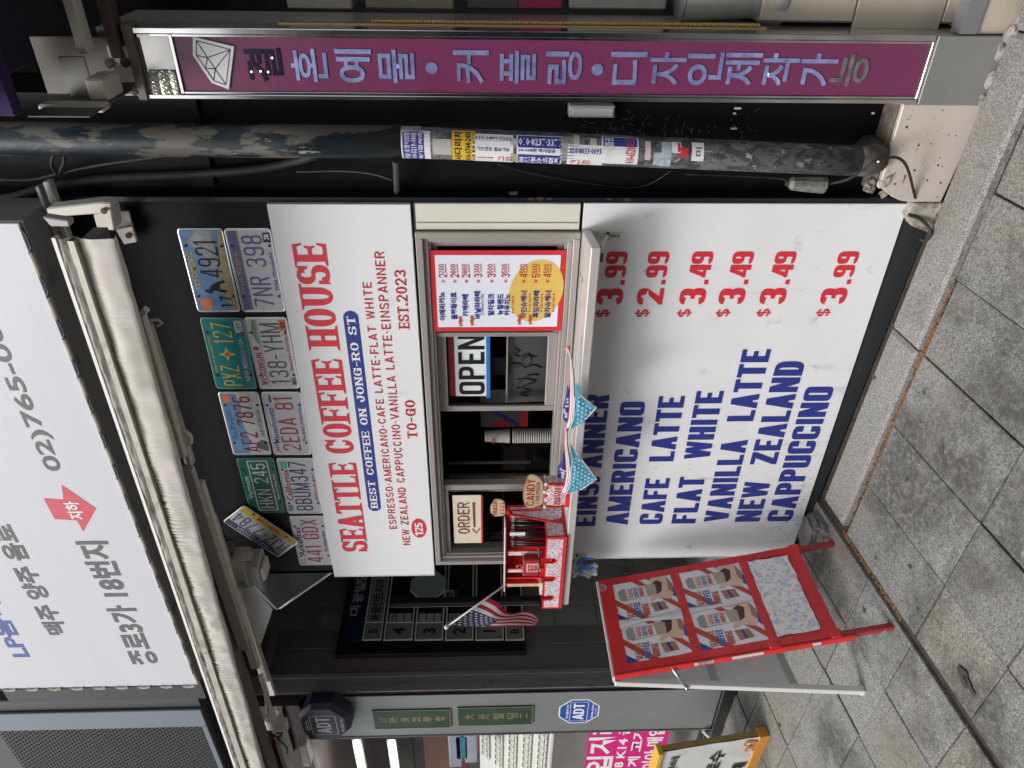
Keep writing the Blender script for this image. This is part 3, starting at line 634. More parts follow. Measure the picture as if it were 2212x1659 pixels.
# torn sticker scraps on the black right-hand edge of the kiosk
scr = M('torn_sticker_paper', (.45, .38, .37), .8, var=.15, vs=60)
for i, (px, py) in enumerate((((1350+1100/1.6385)/1.8228, 1240/1.6385/1.8228), (1146+0, 428), (1150, 429), (1166, 427), (1186, 428), (1316, 428), (1354, 429))):
    p = WX(px, py+2, .846); s_ = (.016, .011, .008, .013, .008, .008, .012)[i]
    build(MB().add([(p.x, p.y+q[0]*s_, p.z+q[1]*s_) for q in ((-1, -.7), (1, -1), (.8, .6), (-.3, 1), (-1.1, .5))], [(0, 1, 2, 3, 4)]), 'sticker_scrap', scr, K)
# ================================================================== POSTERS AND SIGNS ON THE WINDOW
def rrect(x0, x1, z0, z1, r, n=4):
    o = []
    for cx, cz, a0 in ((x1-r, z1-r, 0), (x0+r, z1-r, 90), (x0+r, z0+r, 180), (x1-r, z0+r, 270)):
        for k in range(n+1): a = R(a0+90*k/n); o.append((cx+r*math.cos(a), cz+r*math.sin(a)))
    return o
Yp = -.009
PR = WY(1227, 541, Yp); PLt = WY(935, 716, Yp); PTz = WY(928, 543, Yp).z
px0, px1, pz0, pz1 = PLt.x, PR.x, WY(1224, 543, Yp).z, PTz
post = thing('menu_poster', 'red bordered white Korean drinks price poster inside the right window', 'poster', (px0, Yp, pz0))
boxo('sheet', px0, px1, Yp, Yp+.004, pz0, pz1, M('poster_red', (.62, .035, .04), .3), post, .001)
PPl = wallplane(Yp); m = MB(); PPl.poly(m, [(px0+.018, pz0+.018), (px1-.016, pz0+.018), (px1-.016, pz1-.016), (px0+.018, pz1-.016)], .001); build(m, 'inner_sheet', M('poster_white', (.72, .75, .82), .3), post)
m = MB(); ca = WY(*c22(1247, 240), Yp); TBX = WY(*c22(1105, 150), Yp)
ex, ez = (px1-px0)*.385, .092; PPl.poly(m, [(ca.x+ex*math.cos(t*.2094), ca.z+ez*math.sin(t*.2094)-.12*ex*math.cos(t*.2094)) for t in range(30)], .0018); build(m, 'yellow_oval', M('poster_yellow', (.68, .46, .11), .4), post)
PRD = M('poster_price_red', (.42, .02, .03), .4)
def pz(cx, cy=250): return WY(*c22(cx, cy), Yp).z
def pxx(cy): return WY(*c22(1000, cy), Yp).x
for s, ce, y0, y1, pr, h in (('아메리카노', 640, 425, 243, '2200', .0225), ('플랫화이트', 716, 420, 245, '2800', .0225), ('카페라떼', 790, 400, 258, '2800', .0225), ('바닐라라떼', 868, 415, 238, '3300', .0225), ('말차밀크', 955, 395, 255, '3500', .0225),
                             ('뉴질랜드', 1015, 392, 255, None, .022), ('카푸치노', 1060, 395, 255, '3500', .022), ('아인슈페너', 1167, 412, 235, '4500', .0225), ('흑임자라떼', 1246, 410, 235, '5500', .0225), ('말차슈페너', 1321, 410, 235, '4500', .0225)):
    z = pz(ce, 330); vs, fs, w_ = ftext(s, .03, 2); mb_ = MB(); PPl.put(mb_, vs, fs, pxx(y0), z-h/2, pxx(y1), h, w_, .0028); build(mb_, 'drink_name', blue, post)
    if pr:
        mr = MB()
        zz = pz(ce+(2 if ce != 1060 else -12), 120)+(0.0 if ce < 1100 else .002)
        vs, fs, w_ = ltext(pr[0], SANS); PPl.put(mr, vs, fs, pxx(150), zz-.014, pxx(126), .027, w_, .0028)
        vs, fs, w_ = ltext(pr[1:], SANS); PPl.put(mr, vs, fs, pxx(122), zz-.005, pxx(65), .018, w_, .0028)
        PPl.poly(mr, [(pxx(118), zz-.0125), (pxx(62), zz-.0105), (pxx(62), zz-.0085), (pxx(118), zz-.0105)], .0028)
        vs, fs, w_ = ltext('W', PLATE); PPl.put(mr, vs, fs, pxx(184), zz-.007, pxx(164), .011, w_, .0028); build(mr, 'price', PRD, post)
for s, ce, y0, y1 in (('(수제바닐라시럽)', 901, 395, 255), ('★HOT ONLY★', 1095, 385, 265), ('★ COLD ONLY ★', 1204, 375, 252), ('★ COLD ONLY ★', 1280, 375, 252), ('★ COLD ONLY ★', 1356, 375, 252)):
    z = pz(ce, 320); vs, fs, w_ = ftext(s, .01, 1); m = MB(); PPl.put(m, vs, fs, pxx(y0), z-.005, pxx(y1), .010, w_, .0028); build(m, 'small_note', blue if '수' in s else PRD, post)
for ce, cy in ((762, 430), (836, 425), (1142, 420), (1212, 420)):
    z = pz(ce, cy); x = pxx(cy); mr = MB(); PPl.poly(mr, [(x-.020, z-.006), (x-.012, z+.001), (x+.004, z-.006), (x+.011, z-.001), (x+.019, z-.004), (x+.017, z+.009), (x+.008, z+.006), (x-.006, z+.009), (x-.014, z+.004), (x-.021, z+.008)], .003); build(mr, 'candy_mark', M('candy_mark_red', (.5, .08, .03), .4), post)
# OPEN sign
Yo = .052
ox0, ox1 = wx(855, Yo), wx(722, Yo)
oz1, oz0 = WY(*c22(722, 700), Yo).z, WY(*c22(925, 700), Yo).z
osn = thing('open_sign', 'white OPEN sign with red and blue bands behind the window glass', 'sign', (ox0, Yo, oz0))
boxo('sign_plate', ox0, ox1, Yo, Yo+.004, oz0, oz1, M('sign_white', (.85, .86, .84), .4), osn)
zt_ = WY(*c22(680, 700), Yo).z; zb_ = WY(*c22(950, 700), Yo).z
boxo('red_band', ox0, ox1, Yo+.0004, Yo+.004, oz1+.0003, zt_, M('open_red', (.28, .02, .03), .4), osn)
boxo('blue_band', ox0-.01, ox1, Yo+.0004, Yo+.004, zb_, oz0-.0003, M('open_blue', (.03, .20, .62), .4), osn)
m = MB(); OP = wallplane(Yo); vs, fs, w_ = ltext('OPEN', (.50, .15, .14, .22, 2.8, 0, .10)); OP.put(m, vs, fs, wx(851, Yo), WY(*c22(913, 700), Yo).z, wx(724, Yo), WY(*c22(745, 700), Yo).z-WY(*c22(913, 700), Yo).z, w_, .0015); build(m, 'lettering', black, osn)
# ORDER sign
Yo = .008
a0, a1 = WY(1010, 1173, Yo), WY(1010, 1070, Yo)
oz1, oz0 = WY(*cd_(345, 500), Yo).z, WY(*cd_(625, 500), Yo).z
ors = thing('order_sign', 'cream card with hand painted ORDER and a left pointing arrow', 'sign', (a0.x, Yo, oz0))
boxo('card', a0.x, a1.x, Yo, Yo+.003, oz0, oz1, cream, ors); boxo('red_edge', a0.x, a1.x, Yo-.0008, Yo, oz0-.006, oz0+.001, redpl, ors)
m = MB(); OP = wallplane(Yo-.0005)
A, B = WY(*cd_(505, 640), Yo), WY(*cd_(505, 325), Yo); hz = WY(*cd_(400, 600), Yo).z-WY(*cd_(515, 600), Yo).z
vs, fs, w_ = ltext('ORDER', (.52, .11, .10, .5, 2.1, 0, .12)); OP.put(m, vs, fs, A.x, (A.z+B.z)/2-.0, B.x, hz, w_)
zA = WY(*cd_(552, 450), Yo).z
OP.poly(m, [(WY(*cd_(550, 575), Yo).x, zA-.005), (WY(*cd_(550, 325), Yo).x, zA-.004), (WY(*cd_(550, 325), Yo).x, zA+.006), (WY(*cd_(550, 575), Yo).x, zA+.003)])
xt = WY(*cd_(575, 640), Yo).x; zq = WY(*cd_(575, 610), Yo).z
OP.poly(m, [(xt, zq), (xt+.030, zq+.020), (xt+.032, zq+.015), (xt+.008, zq)]); OP.poly(m, [(xt, zq), (xt+.008, zq), (xt+.034, zq-.014), (xt+.032, zq-.019)])
build(m, 'lettering', maroon, ors)
# ================================================================== LICENCE PLATES ON THE FASCIA
def plate(corn, label, base, rim, draws, bolts=True, Yp=-.001, th=.0025, W_=None):
    P = [WY(x, y, Yp) for x, y in corn]                       # BL, BR, TR, TL as read
    BL, BR, TR, TL = P
    c = (BL+BR+TR+TL)/4; u = ((BR-BL)+(TR-TL)); u.y = 0; wd = u.length/2; u.normalize(); v = V((-u.z, 0, u.x)); ht = ((TL-BL).dot(v)+(TR-BR).dot(v))/2
    wd, ht = (wd*.5+.302*.5, ht*.5+.150*.5) if W_ is None else W_
    o = c-u*wd/2-v*ht/2
    fn = lambda a, b, l: o+u*(a*wd)+v*(b*ht)+V((0, -l, 0))
    T = thing('license_plate', label, 'license plate', tuple(o), 'license plates above the sign')
    pts = [fn(*(q), 0) for q in [(px_, pz_) for px_, pz_ in [(x/ wd, z/ht) for x, z in rrect(0, wd, 0, ht, .012, 3)]]]
    build(MB().prism(pts, (0, -th, 0)), 'plate_body', base, T, .0006)
    rm = MB(); q0 = rrect(.0, wd, .0, ht, .012, 3); q1 = rrect(.006, wd-.006, .006, ht-.006, .008, 3); n = len(q0)
    rm.add([fn(x/wd, z/ht, th+.0004) for x, z in q0]+[fn(x/wd, z/ht, th+.0012) for x, z in [((a[0]+b[0])/2, (a[1]+b[1])/2) for a, b in zip(q0, q1)]]+[fn(x/wd, z/ht, th+.0004) for x, z in q1], [(i, (i+1) % n, n+(i+1) % n, n+i) for i in range(n)]+[(n+i, n+(i+1) % n, 2*n+(i+1) % n, 2*n+i) for i in range(n)])
    build(rm, 'raised_rim', rim, T)
    lay = Plane(lambda a, b, l: fn(a, b, l+th))
    for d in draws:
        m = MB(); kind = d[0]
        if kind == 'T':
            _, nm, s, a0, b0, a1, h, mat, style = d
            vs, fs, w_ = (ltext(s, style) if style else ftext(s, .012, 1)); lay.put(m, vs, fs, a0, b0, a1, h, w_, .0012); build(m, nm, mat, T)
        else:
            _, nm, poly, mat, lf = d
            lay.poly(m, poly, lf); build(m, nm, mat, T)
    if bolts:
        for a, b in ((.2, .9), (.8, .9), (.2, .1), (.8, .1)):
            p = fn(a, b, th); build(MB().tube([p, p+V((0, -.003, 0))], .0045, 8), 'bolt', black, T)
    return T
PWh = M('plate_white', (.50, .50, .52), .35, .2, var=.05, vs=20, dirt=(.33, .32, .31), ds=20, dt=.62); PRim = M('plate_rim', (.58, .58, .57), .3, .5)
pnavy = M('plate_navy', (.03, .035, .12), .4); pmar = M('plate_maroon', (.22, .015, .02), .4); pyel = M('plate_yellow', (.52, .36, .03), .4); pgrey = M('plate_grey_ink', (.10, .10, .11), .4); pora = M('sticker_orange', (.60, .14, .05), .5); pteal = M('plate_teal', (.0, .17, .19), .35); pgrn = M('plate_green', (.0, .10, .05), .35); psky = M('plate_sky', (.10, .22, .38), .4, var=.25, vs=20); psand = M('plate_sand', (.34, .27, .15), .5, var=.2, vs=30); plil = M('plate_lilac', (.10, .11, .26), .4); pblu = M('plate_blue_ink', (.03, .12, .42), .4); pbri = M('plate_bright_red', (.45, .03, .03), .4); pmt = M('plate_mountain', (.27, .28, .30), .5, var=.3, vs=25)
def box2(a, b, c, d): return [(a, c), (b, c), (b, d), (a, d)]
STL = (.46, .10, .09, .22, 2.6, 0, .14)
plate([(521, 674), (478.6, 491), (384, 491), (429, 674)], 'blue mountain plate reading 4921 with a bucking horse rider, top right', psky, PRim, [
    ('P', 'sand_hill', [(.03, .06), (.97, .06), (.97, .14), (.6, .22), (.45, .36), (.2, .3), (.03, .2)], psand, .0006),
    ('P', 'mountain', [(.5, .36), (.62, .62), (.7, .55), (.84, .86), (.97, .6), (.97, .3), (.6, .24)], pmt, .0004),
    ('T', 'state_name', 'WYOMING', .28, .78, .72, .15, pyel, None), ('T', 'plate_number', '4921', .43, .22, .87, .50, black, STL),
    ('T', 'county_number', '17', .07, .16, .20, .26, black, (.4, .12, .12, .2, 2.6, 0, .2)),
    ('P', 'orange_sticker', box2(.04, .17, .62, .88), pora, .0009),
    ('P', 'rider_mark', [(.24, .26), (.27, .5), (.23, .58), (.25, .7), (.28, .72), (.29, .6), (.33, .56), (.37, .42), (.40, .24), (.37, .2), (.35, .34), (.29, .38), (.27, .2)], black, .0012)])
plate([(620.5, 674), (584, 491), (484, 491), (524, 674)], 'white plate reading 7NR 398 with a navy strip across its top', PWh, PRim, [
    ('P', 'navy_strip', box2(.03, .97, .76, .95), plil, .0006), ('P', 'ochre_line', box2(.03, .97, .735, .752), psand, .0006),
    ('T', 'state_name', 'West Virginia', .22, .785, .74, .15, M('plate_gold', (.45, .30, .16), .5), None), ('T', 'plate_number', '7NR 398', .07, .24, .92, .44, plil, STL),
    ('T', 'slogan', 'Wild, Wonderful', .26, .06, .72, .10, pblu, None), ('P', 'year_sticker', box2(.84, .95, .05, .21), black, .0008), ('T', 'sticker_text', '20', .87, .08, .93, .1, wink, NUM)])
plate([(557, 839), (525, 685), (432, 685), (468, 839)], 'teal plate with yellow PXZ 127 round a red sun symbol', pteal, M('teal_rim', (.10, .26, .22), .4), [
    ('T', 'plate_number', 'PXZ', .05, .34, .34, .44, pyel, STL), ('T', 'plate_number', '127', .66, .34, .93, .44, pyel, STL),
    ('P', 'sun_rays', [(.5+.09*math.cos(t*.3927)*(1.15 if t % 4 == 0 else .55 if t % 2 else .4), .55+.19*math.sin(t*.3927)*(1.15 if t % 4 == 0 else .55 if t % 2 else .4)) for t in range(16)], pyel, .0008), ('P', 'sun_disc', [(.5+.028*math.cos(t*.6283), .55+.057*math.sin(t*.6283)) for t in range(10)], pbri, .0012),
    ('T', 'state_name', 'NEW MEXICO USA', .12, .12, .72, .11, PWh, None), ('T', 'slogan', 'LAND OF ENCHANTMENT', .25, .86, .75, .06, pyel, None), ('P', 'sticker', box2(.80, .96, .07, .25), PWh, .0008), ('T', 'sticker_text', 'SET', .83, .1, .93, .1, black, None)])
plate([(651, 839), (617, 684), (528, 684), (560, 839)], 'white plate reading 138-YHM with a small red barn, slogan about dairyland', PWh, PRim, [
    ('T', 'state_name', 'WISCONSIN', .06, .76, .52, .15, pbri, (.5, .14, .12, .3, 2.4, 0, .12)), ('P', 'red_barn', [(.56, .8), (.6, .8), (.61, .9), (.58, .95), (.55, .9)], pbri, .0006), ('P', 'green_field', [(.62, .76), (.96, .76), (.96, .84), (.8, .9), (.7, .84)], M('plate_field', (.2, .3, .22), .6), .0005), ('P', 'line', box2(.03, .97, .728, .738), pgrey, .0006),
    ('T', 'plate_number', '138-YHM', .08, .22, .92, .46, pgrey, STL), ('T', 'month', 'MAR', .06, .06, .17, .12, black, None), ('T', 'slogan', "America's Dairyland", .26, .06, .78, .10, pbri, None), ('P', 'orange_sticker', box2(.82, .96, .05, .22), pora, .0008), ('T', 'sticker_text', '19', .86, .08, .93, .1, black, NUM)])
plate([(588, 982), (558, 845), (471, 845), (505, 982)], 'pale blue prairie plate with dark red AF2 7876 and a small portrait', PWh, PRim, [
    ('P', 'blue_sky', [(.03, .55), (.3, .5), (.55, .58), (.8, .52), (.97, .6), (.97, .95), (.03, .95)], psky, .0004), ('T', 'state_name', '·ILLINOIS·', .24, .79, .74, .13, pblu, None), ('T', 'plate_number', 'AF2 7876', .05, .26, .93, .44, pmar, STL),
    ('T', 'slogan', 'LAND OF LINCOLN', .30, .08, .72, .10, pgrey, None), ('P', 'portrait', [(.06, .05), (.22, .05), (.25, .18), (.2, .32), (.13, .36), (.09, .24)], pgrey, .0008), ('P', 'orange_sticker', box2(.84, .95, .75, .92), pora, .0008)])
plate([(675, 982), (650, 845), (564, 845), (592, 982)], 'white plate with red 2EDA 81 and a blue italic state name', PWh, PRim, [
    ('T', 'state_name', 'Massachusetts', .20, .77, .76, .15, pblu, None), ('T', 'plate_number', '2EDA 81', .07, .26, .93, .46, M('plate_red', (.40, .03, .045), .4), STL), ('T', 'month', 'JAN', .05, .78, .17, .13, pbri, None), ('T', 'slogan', 'The Spirit of America', .22, .07, .76, .10, pblu, None), ('P', 'blue_sticker', box2(.84, .95, .78, .84), pblu, .0008)])
plate([(617, 1107), (593, 988), (509, 988), (544, 1107)], 'green plate reading HKN 245 inside a white outline', pgrn, M('green_rim', (.03, .16, .09), .4), [
    ('T', 'state_name', 'Vermont', .28, .79, .68, .15, PWh, None)]+[('P', 'white_outline', p, PWh, .0006) for p in (box2(.05, .95, .72, .75), box2(.05, .95, .2, .23), box2(.05, .065, .23, .72), box2(.935, .95, .23, .72))]+[
    ('T', 'plate_number', 'HKN 245', .10, .29, .90, .38, PWh, STL), ('T', 'slogan', 'Green Mountain State', .25, .08, .72, .08, PWh, None)])
plate([(699, 1109), (678, 988), (597, 988), (622, 1109)], 'white plate with navy 8BUM347 and a red script state name', PWh, PRim, [
    ('T', 'state_name', 'California', .24, .74, .80, .20, pbri, None), ('T', 'plate_number', '8BUM347', .06, .26, .94, .46, pnavy, STL), ('T', 'month', 'FEB', .06, .8, .17, .13, pnavy, None), ('T', 'web_address', 'dmv.ca.gov', .24, .07, .74, .10, pbri, None), ('P', 'green_sticker', box2(.82, .95, .76, .93), M('sticker_green', (.1, .42, .33), .5), .0008)])
plate([(720, 1220), (700, 1113), (625, 1113), (648, 1220)], 'white plate reading 441 GDX with a navy slanted state name, lower left', PWh, PRim, [
    ('T', 'state_name', 'Arkansas', .20, .76, .78, .19, pnavy, None), ('T', 'plate_number', '441', .06, .26, .42, .46, M('plate_red', (.40, .03, .045), .4), STL), ('T', 'plate_number', 'GDX', .54, .26, .93, .46, M('plate_red', (.40, .03, .045), .4), STL), ('T', 'slogan', 'The Natural State', .28, .08, .70, .10, pnavy, None), ('T', 'month', '12', .04, .8, .14, .14, pbri, None)])
plate([cp6(730, 1330), cp6(312, 1055), cp6(162, 1175), cp6(580, 1445)], 'yellow and navy plate HJZ-7784 hanging steeply tilted over its neighbours', PWh, PRim, [
    ('P', 'yellow_strip', box2(.02, .98, .03, .26), pyel, .0006), ('P', 'navy_strip', box2(.02, .98, .76, .97), pnavy, .0006), ('T', 'state_name', 'PENNSYLVANIA', .2, .80, .8, .12, PWh, None), ('T', 'web_address', 'VISITPA.COM', .3, .09, .7, .1, maroon, None), ('T', 'plate_number', 'HJZ-7784', .05, .31, .95, .42, pnavy, STL), ('P', 'sticker', box2(.04, .16, .60, .86), M('sticker_grey', (.25, .27, .26), .5), .0009)], Yp=-.012)
# ================================================================== DOWNPIPE WITH STICKERS
PY = -.06
def pc(px):                                                  # pipe axis seen at picture column px
    y = 300+(px-0)*.0085 if px < 900 else 307.5+(px-900)*.042
    return WY(px, y, PY)
pipeP = [pc(px) for px in (-160, 0, 300, 600, 868, 1000, 1300, 1600, 1850)]
def pr(px): return .046 if px < 868 else .0445
pipe = thing('drain_pipe', 'peeling dark blue drain pipe plastered with small adverts beside the kiosk', 'pipe', tuple(pipeP[-1]))
pipem = M('peeling_blue_paint', (.011, .021, .028), .38, var=.45, vs=20, bump=.5, bs=40, speck=[(9, .52, (.12, .112, .095)), (26, .66, (.30, .29, .26)), (11, .63, (.012, .02, .03))], stretch=(1, 1, .35))
pipel = M('peeling_grey_paint', (.105, .112, .108), .6, var=.4, vs=14, bump=.7, bs=50, speck=[(30, .52, (.042, .047, .054)), (48, .55, (.035, .040, .048)), (45, .62, (.30, .29, .26))], stretch=(1, 1, .55))
build(MB().tube(pipeP[:5], .047, 24), 'upper_pipe', pipem, pipe, smooth=True)
build(MB().tube(pipeP[4:], .0445, 24), 'lower_pipe', pipel, pipe, smooth=True)
j = pipeP[4]; build(MB().tube([j+V((0, 0, .012)), j+V((0, 0, .010)), j-V((0, 0, .058)), j-V((0, 0, .06))], [.0445, .0452, .0452, .0445], 24), 'plaster_collar', M('dirty_plaster', (.33, .32, .31), .8, var=.12, bump=.6), pipe, smooth=True)
e0 = pipeP[-1]; elb = [e0+V((0, .0, .0)), e0+V((0, .002, -.03)), e0+V((0, .02, -.06)), e0+V((0, .06, -.08)), e0+V((0, .12, -.085))]
build(MB().tube(elb, [.0445, .047, .047, .046, .046], 20), 'elbow', M('rough_grey_elbow', (.065, .06, .055), .85, var=.5, vs=40, bump=1., bs=40, dirt=(.2, .18, .15), ds=26, dt=.58), pipe, smooth=True)
b1 = WY(858, 425, .04); b0 = WY(855, 347, PY+.0)
build(MB().tube([b0, b1], .010, 8), 'wall_clamp', M('clamp_grey', (.05, .055, .06), .5), pipe); build(MB().ball(b1, .017, 8, sy=.5), 'clamp_boss', M('clamp_grey', (.05, .055, .06), .5), pipe)
def axis(z):
    for a, b in zip(pipeP, pipeP[1:]):
        if a.z >= z >= b.z: return a.lerp(b, (a.z-z)/(a.z-b.z))
    return pipeP[0]
camdir = math.atan2(CAM.y-PY, CAM.x-1.0)                       # pipe side that looks at the camera
RP = .0452
def pmap(zc, ang, w_, h, rot=0):
    """sticker patch on the pipe: u across (0..1), v up (0..1)"""
    def fn(u, v, l):
        x, y = (u-.5)*w_, (v-.5)*h; c, s_ = math.cos(rot), math.sin(rot); x, y = x*c-y*s_, x*s_+y*c
        z = zc+y; a = axis(z); th = ang+x/RP; r = RP+.0006+l
        return V((a.x+r*math.cos(th), a.y+r*math.sin(th), z))
    return fn
def subdiv(poly, n=6):
    out = []
    for i in range(len(poly)):
        a, b = poly[i], poly[(i+1) % len(poly)]
        out += [(a[0]+(b[0]-a[0])*k/n, a[1]+(b[1]-a[1])*k/n) for k in range(n)]
    return out
def patch(mb, fn, u0, u1, v0, v1, lift=0., mi=0, n=8): mb.grid(lambda a, b: fn(u0+(u1-u0)*a, v0+(v1-v0)*b, lift), n, 2, mi)
def sticker(px, py, wpx, hpx, base, items, label=None, rot=0):
    """px = picture column (height up the pipe), py = row on the pipe face, sizes in picture pixels"""
    # ray to cylinder
    q = ray(px, py); best = None
    zc = WY(px, py, PY-.04).z; a = axis(zc)
    d = V((q.x, q.y)); o = V((CAM.x-a.x, CAM.y-a.y)); A_ = d.dot(d); B_ = 2*d.dot(o); C_ = o.dot(o)-RP*RP; D_ = max(0, B_*B_-4*A_*C_)
    t = (-B_-math.sqrt(D_))/(2*A_); hit = CAM+q*t; ang = math.atan2(hit.y-a.y, hit.x-a.x)
    sx = (WY(px, py-10, PY).x-WY(px, py+10, PY).x)/20; sz = (WY(px-10, py, PY).z-WY(px+10, py, PY).z)/20
    fn = pmap(hit.z, ang, wpx*sx*1.12, hpx*sz, rot)
    mb = MB(); patch(mb, fn, 0, 1, 0, 1); S = build(mb, 'sticker', base, pipe, label=label)
    for it in items:
        m = MB()
        if it[0] == 'B': patch(m, fn, it[1], it[2], it[3], it[4], .0004); build(m, 'colour_block', it[5], S)
        else:
            _, s, u0, u1, v0, h, mat, up = it
            vs, fs, w_ = ftext(s, .02, 1)
            k = (u1-u0)/w_; pts = []
            for x, y in vs:
                U_, V_ = u0+x*k, v0+y*h
                if up == 'flip': U_, V_ = 1-U_, 1-V_
                elif up == 'side': U_, V_ = v0+y*h, 1-(u0+x*k)
                pts.append(fn(U_, V_, .0008))
            m.add(pts, fs); build(m, 'sticker_text', mat, S)
    return S
swh = M('sticker_white', (.66, .66, .68), .5, var=.05, dirt=(.4, .39, .38), ds=30, dt=.64); snv = M('sticker_navy', (.03, .035, .24), .45); syl = M('sticker_yellow', (.66, .42, .03), .45); srd = M('sticker_red', (.5, .03, .04), .45)
sticker(898, 316, 62, 62, swh, [('B', 0, .93, .22, .95, snv), ('T', '용달·소형이삿짐', .03, .9, .70, .2, swh, ''), ('T', '010-5219-1008', .03, .9, .47, .2, swh, ''), ('T', '폐기물처리', .03, .9, .26, .15, swh, '')], 'navy and white advert sticker on a pale patch')
sticker(1002, 317, 66, 50, syl, [('T', '사다리차', .04, .95, .58, .34, black, ''), ('T', '010-3764-2436', .04, .95, .2, .26, black, ''), ('T', '2.5톤 포터 스카이', .05, .9, .03, .12, black, '')], 'yellow ladder truck advert sticker')
sticker(1065, 325, 62, 86, swh, [('T', '010-2899-5262', .06, .95, .80, .11, gink, 'side'), ('T', '카드한도 필요가능', .1, .9, .48, .12, gink, 'side'), ('T', '(상품권매매)', .1, .5, .2, .08, srd, 'side'), ('T', '카드', .62, .98, .12, .2, srd, 'side')], 'white advert sticker turned on its side')
sticker(1165, 329, 64, 96, swh, [('B', .62, .97, .03, .97, snv), ('T', '010·8237·3371', .05, .95, .68, .22, swh, 'side'), ('T', '10~100만 즉시입금', .05, .85, .50, .1, snv, 'side'), ('B', .03, .42, .03, .97, snv), ('T', '휴대폰소액결제', .05, .95, .08, .28, swh, 'side')], 'navy and white phone payment sticker on its side')
sticker(1264, 339, 44, 76, swh, [('T', '010·8033·0093', .06, .94, .62, .26, snv, 'side'), ('T', '카드', .1, .7, .05, .3, srd, 'side')], 'white card advert sticker on its side, partly torn')
sticker(1340, 325, 56, 78, swh, [('B', .62, .97, .04, .96, snv), ('T', '카드·상품권', .08, .92, .68, .24, swh, 'up'), ('T', '010-6520-8117', .05, .95, .08, .28, srd, 'up')], 'white and navy gift voucher sticker')
sticker(853, 302, 25, 14, M('sticker_pink', (.50, .30, .30), .6), [], 'tiny faded pink sticker')
sticker(1400, 325, 36, 12, M('sticker_pinkred', (.55, .42, .42), .6), [], 'narrow pink and white sticker')
sticker(1508, 327, 36, 26, swh, [('T', '미', .25, .7, .2, .5, gink, '')], 'small white handwritten sticker low on the pipe')
sticker(1246, 310, 40, 12, M('paper_residue', (.40, .39, .38), .8), [], 'strip of torn white paper')
sticker(1440, 335, 50, 22, M('paper_residue_blue', (.32, .38, .42), .8, var=.3, vs=60), [], 'torn pale blue paper residue')
sticker(955, 318, 30, 40, M('paper_residue', (.40, .39, .38), .8), [], 'strip of torn white paper')
sticker(1118, 306, 12, 30, M('paper_residue', (.40, .39, .38), .8), [], 'strip of torn white paper')
sticker(1110, 342, 22, 14, M('olive_residue', (.28, .32, .14), .7), [], 'small olive green residue')
sticker(1225, 322, 50, 28, M('grey_residue', (.22, .22, .21), .8, var=.4, vs=60), [], 'patch of rubbed grey paper residue')
sticker(1282, 306, 16, 14, M('paper_residue', (.40, .39, .38), .8), [], 'strip of torn white paper')
sticker(1462, 318, 22, 20, swh, [('B', .1, .9, .1, .4, srd)], 'torn white and red corner')
sticker(1478, 330, 18, 18, srd, [], 'small red torn corner')
sticker(1425, 345, 26, 26, M('paper_residue_blue', (.32, .38, .42), .8, var=.3, vs=60), [], 'torn pale blue paper residue')
# cables by the pipe
def wire(name, pts, r, mat, label=None, cat=None, parent=None, n=6, smooth=3):
    P = [V(p) for p in pts]; Q = []
    for i in range(len(P)-1):
        p0, p1, p2, p3 = P[max(i-1, 0)], P[i], P[i+1], P[min(i+2, len(P)-1)]
        for k in range(smooth+1 if i < len(P)-2 else smooth+2):
            t = k/(smooth+1); Q.append(.5*((2*p1)+(p2-p0)*t+(2*p0-5*p1+4*p2-p3)*t*t+(3*p1-p0-3*p2+p3)*t**3))
    o = build(MB().tube(Q, r, n), name, mat, parent, smooth=True)
    if label: tag(o, label, cat or 'cable')
    return o
wire('cable_bundle', [WY(*c11(-40, 1290), -.02), WY(*c11(100, 1265), -.02), WY(*c11(330, 1200), 0.0), WY(*c11(700, 1150), .02), WY(*c11(1200, 1125), .03), WY(*c11(1700, 1085), .03), WY(*c11(2050, 1000), .0)], .014, M('bundle_black', (.03, .03, .028), .6, var=.3), 'thick dusty black cable bundle curving beside the top of the pipe')
wire('thin_wire', [WY(*c11(0, 1160), -.01), WY(*c11(200, 1160), -.01), WY(*c11(380, 1120), -.01), WY(*c11(640, 1065), .0), WY(*c11(1100, 1000), .02)], .0035, greyc, 'thin grey wire tied beneath the loop left of the pipe', 'wire')
wire('cable_loop', [WY(*c11(375, 1130), -.02), WY(*c11(335, 1070), -.03), WY(*c11(345, 1000), -.04), WY(*c11(395, 980), -.04), WY(*c11(415, 1040), -.03), WY(*c11(385, 1120), -.02), WY(*c11(420, 1160), -.01)], .005, cable, 'small black cable loop high beside the pipe')
wire('hanging_wire', [WY(*c12(-300, 1110), .03), WY(*c12(0, 1105), .03), WY(*c12(200, 1125), .03), WY(*c12(320, 1165), .03)], .0022, greyc, 'fine grey wire running to the pipe clamp', 'wire')
wire('hanging_wire', [WY(*c12(1000, 1060), .04), WY(*c12(1200, 1115), .05), WY(*c12(1500, 1170), .05), WY(*c12(1900, 1210), .05), WY(*c12(2130, 1095), .0)], .0016, cable, 'fine black wire sagging beside the stickers on the pipe', 'wire')
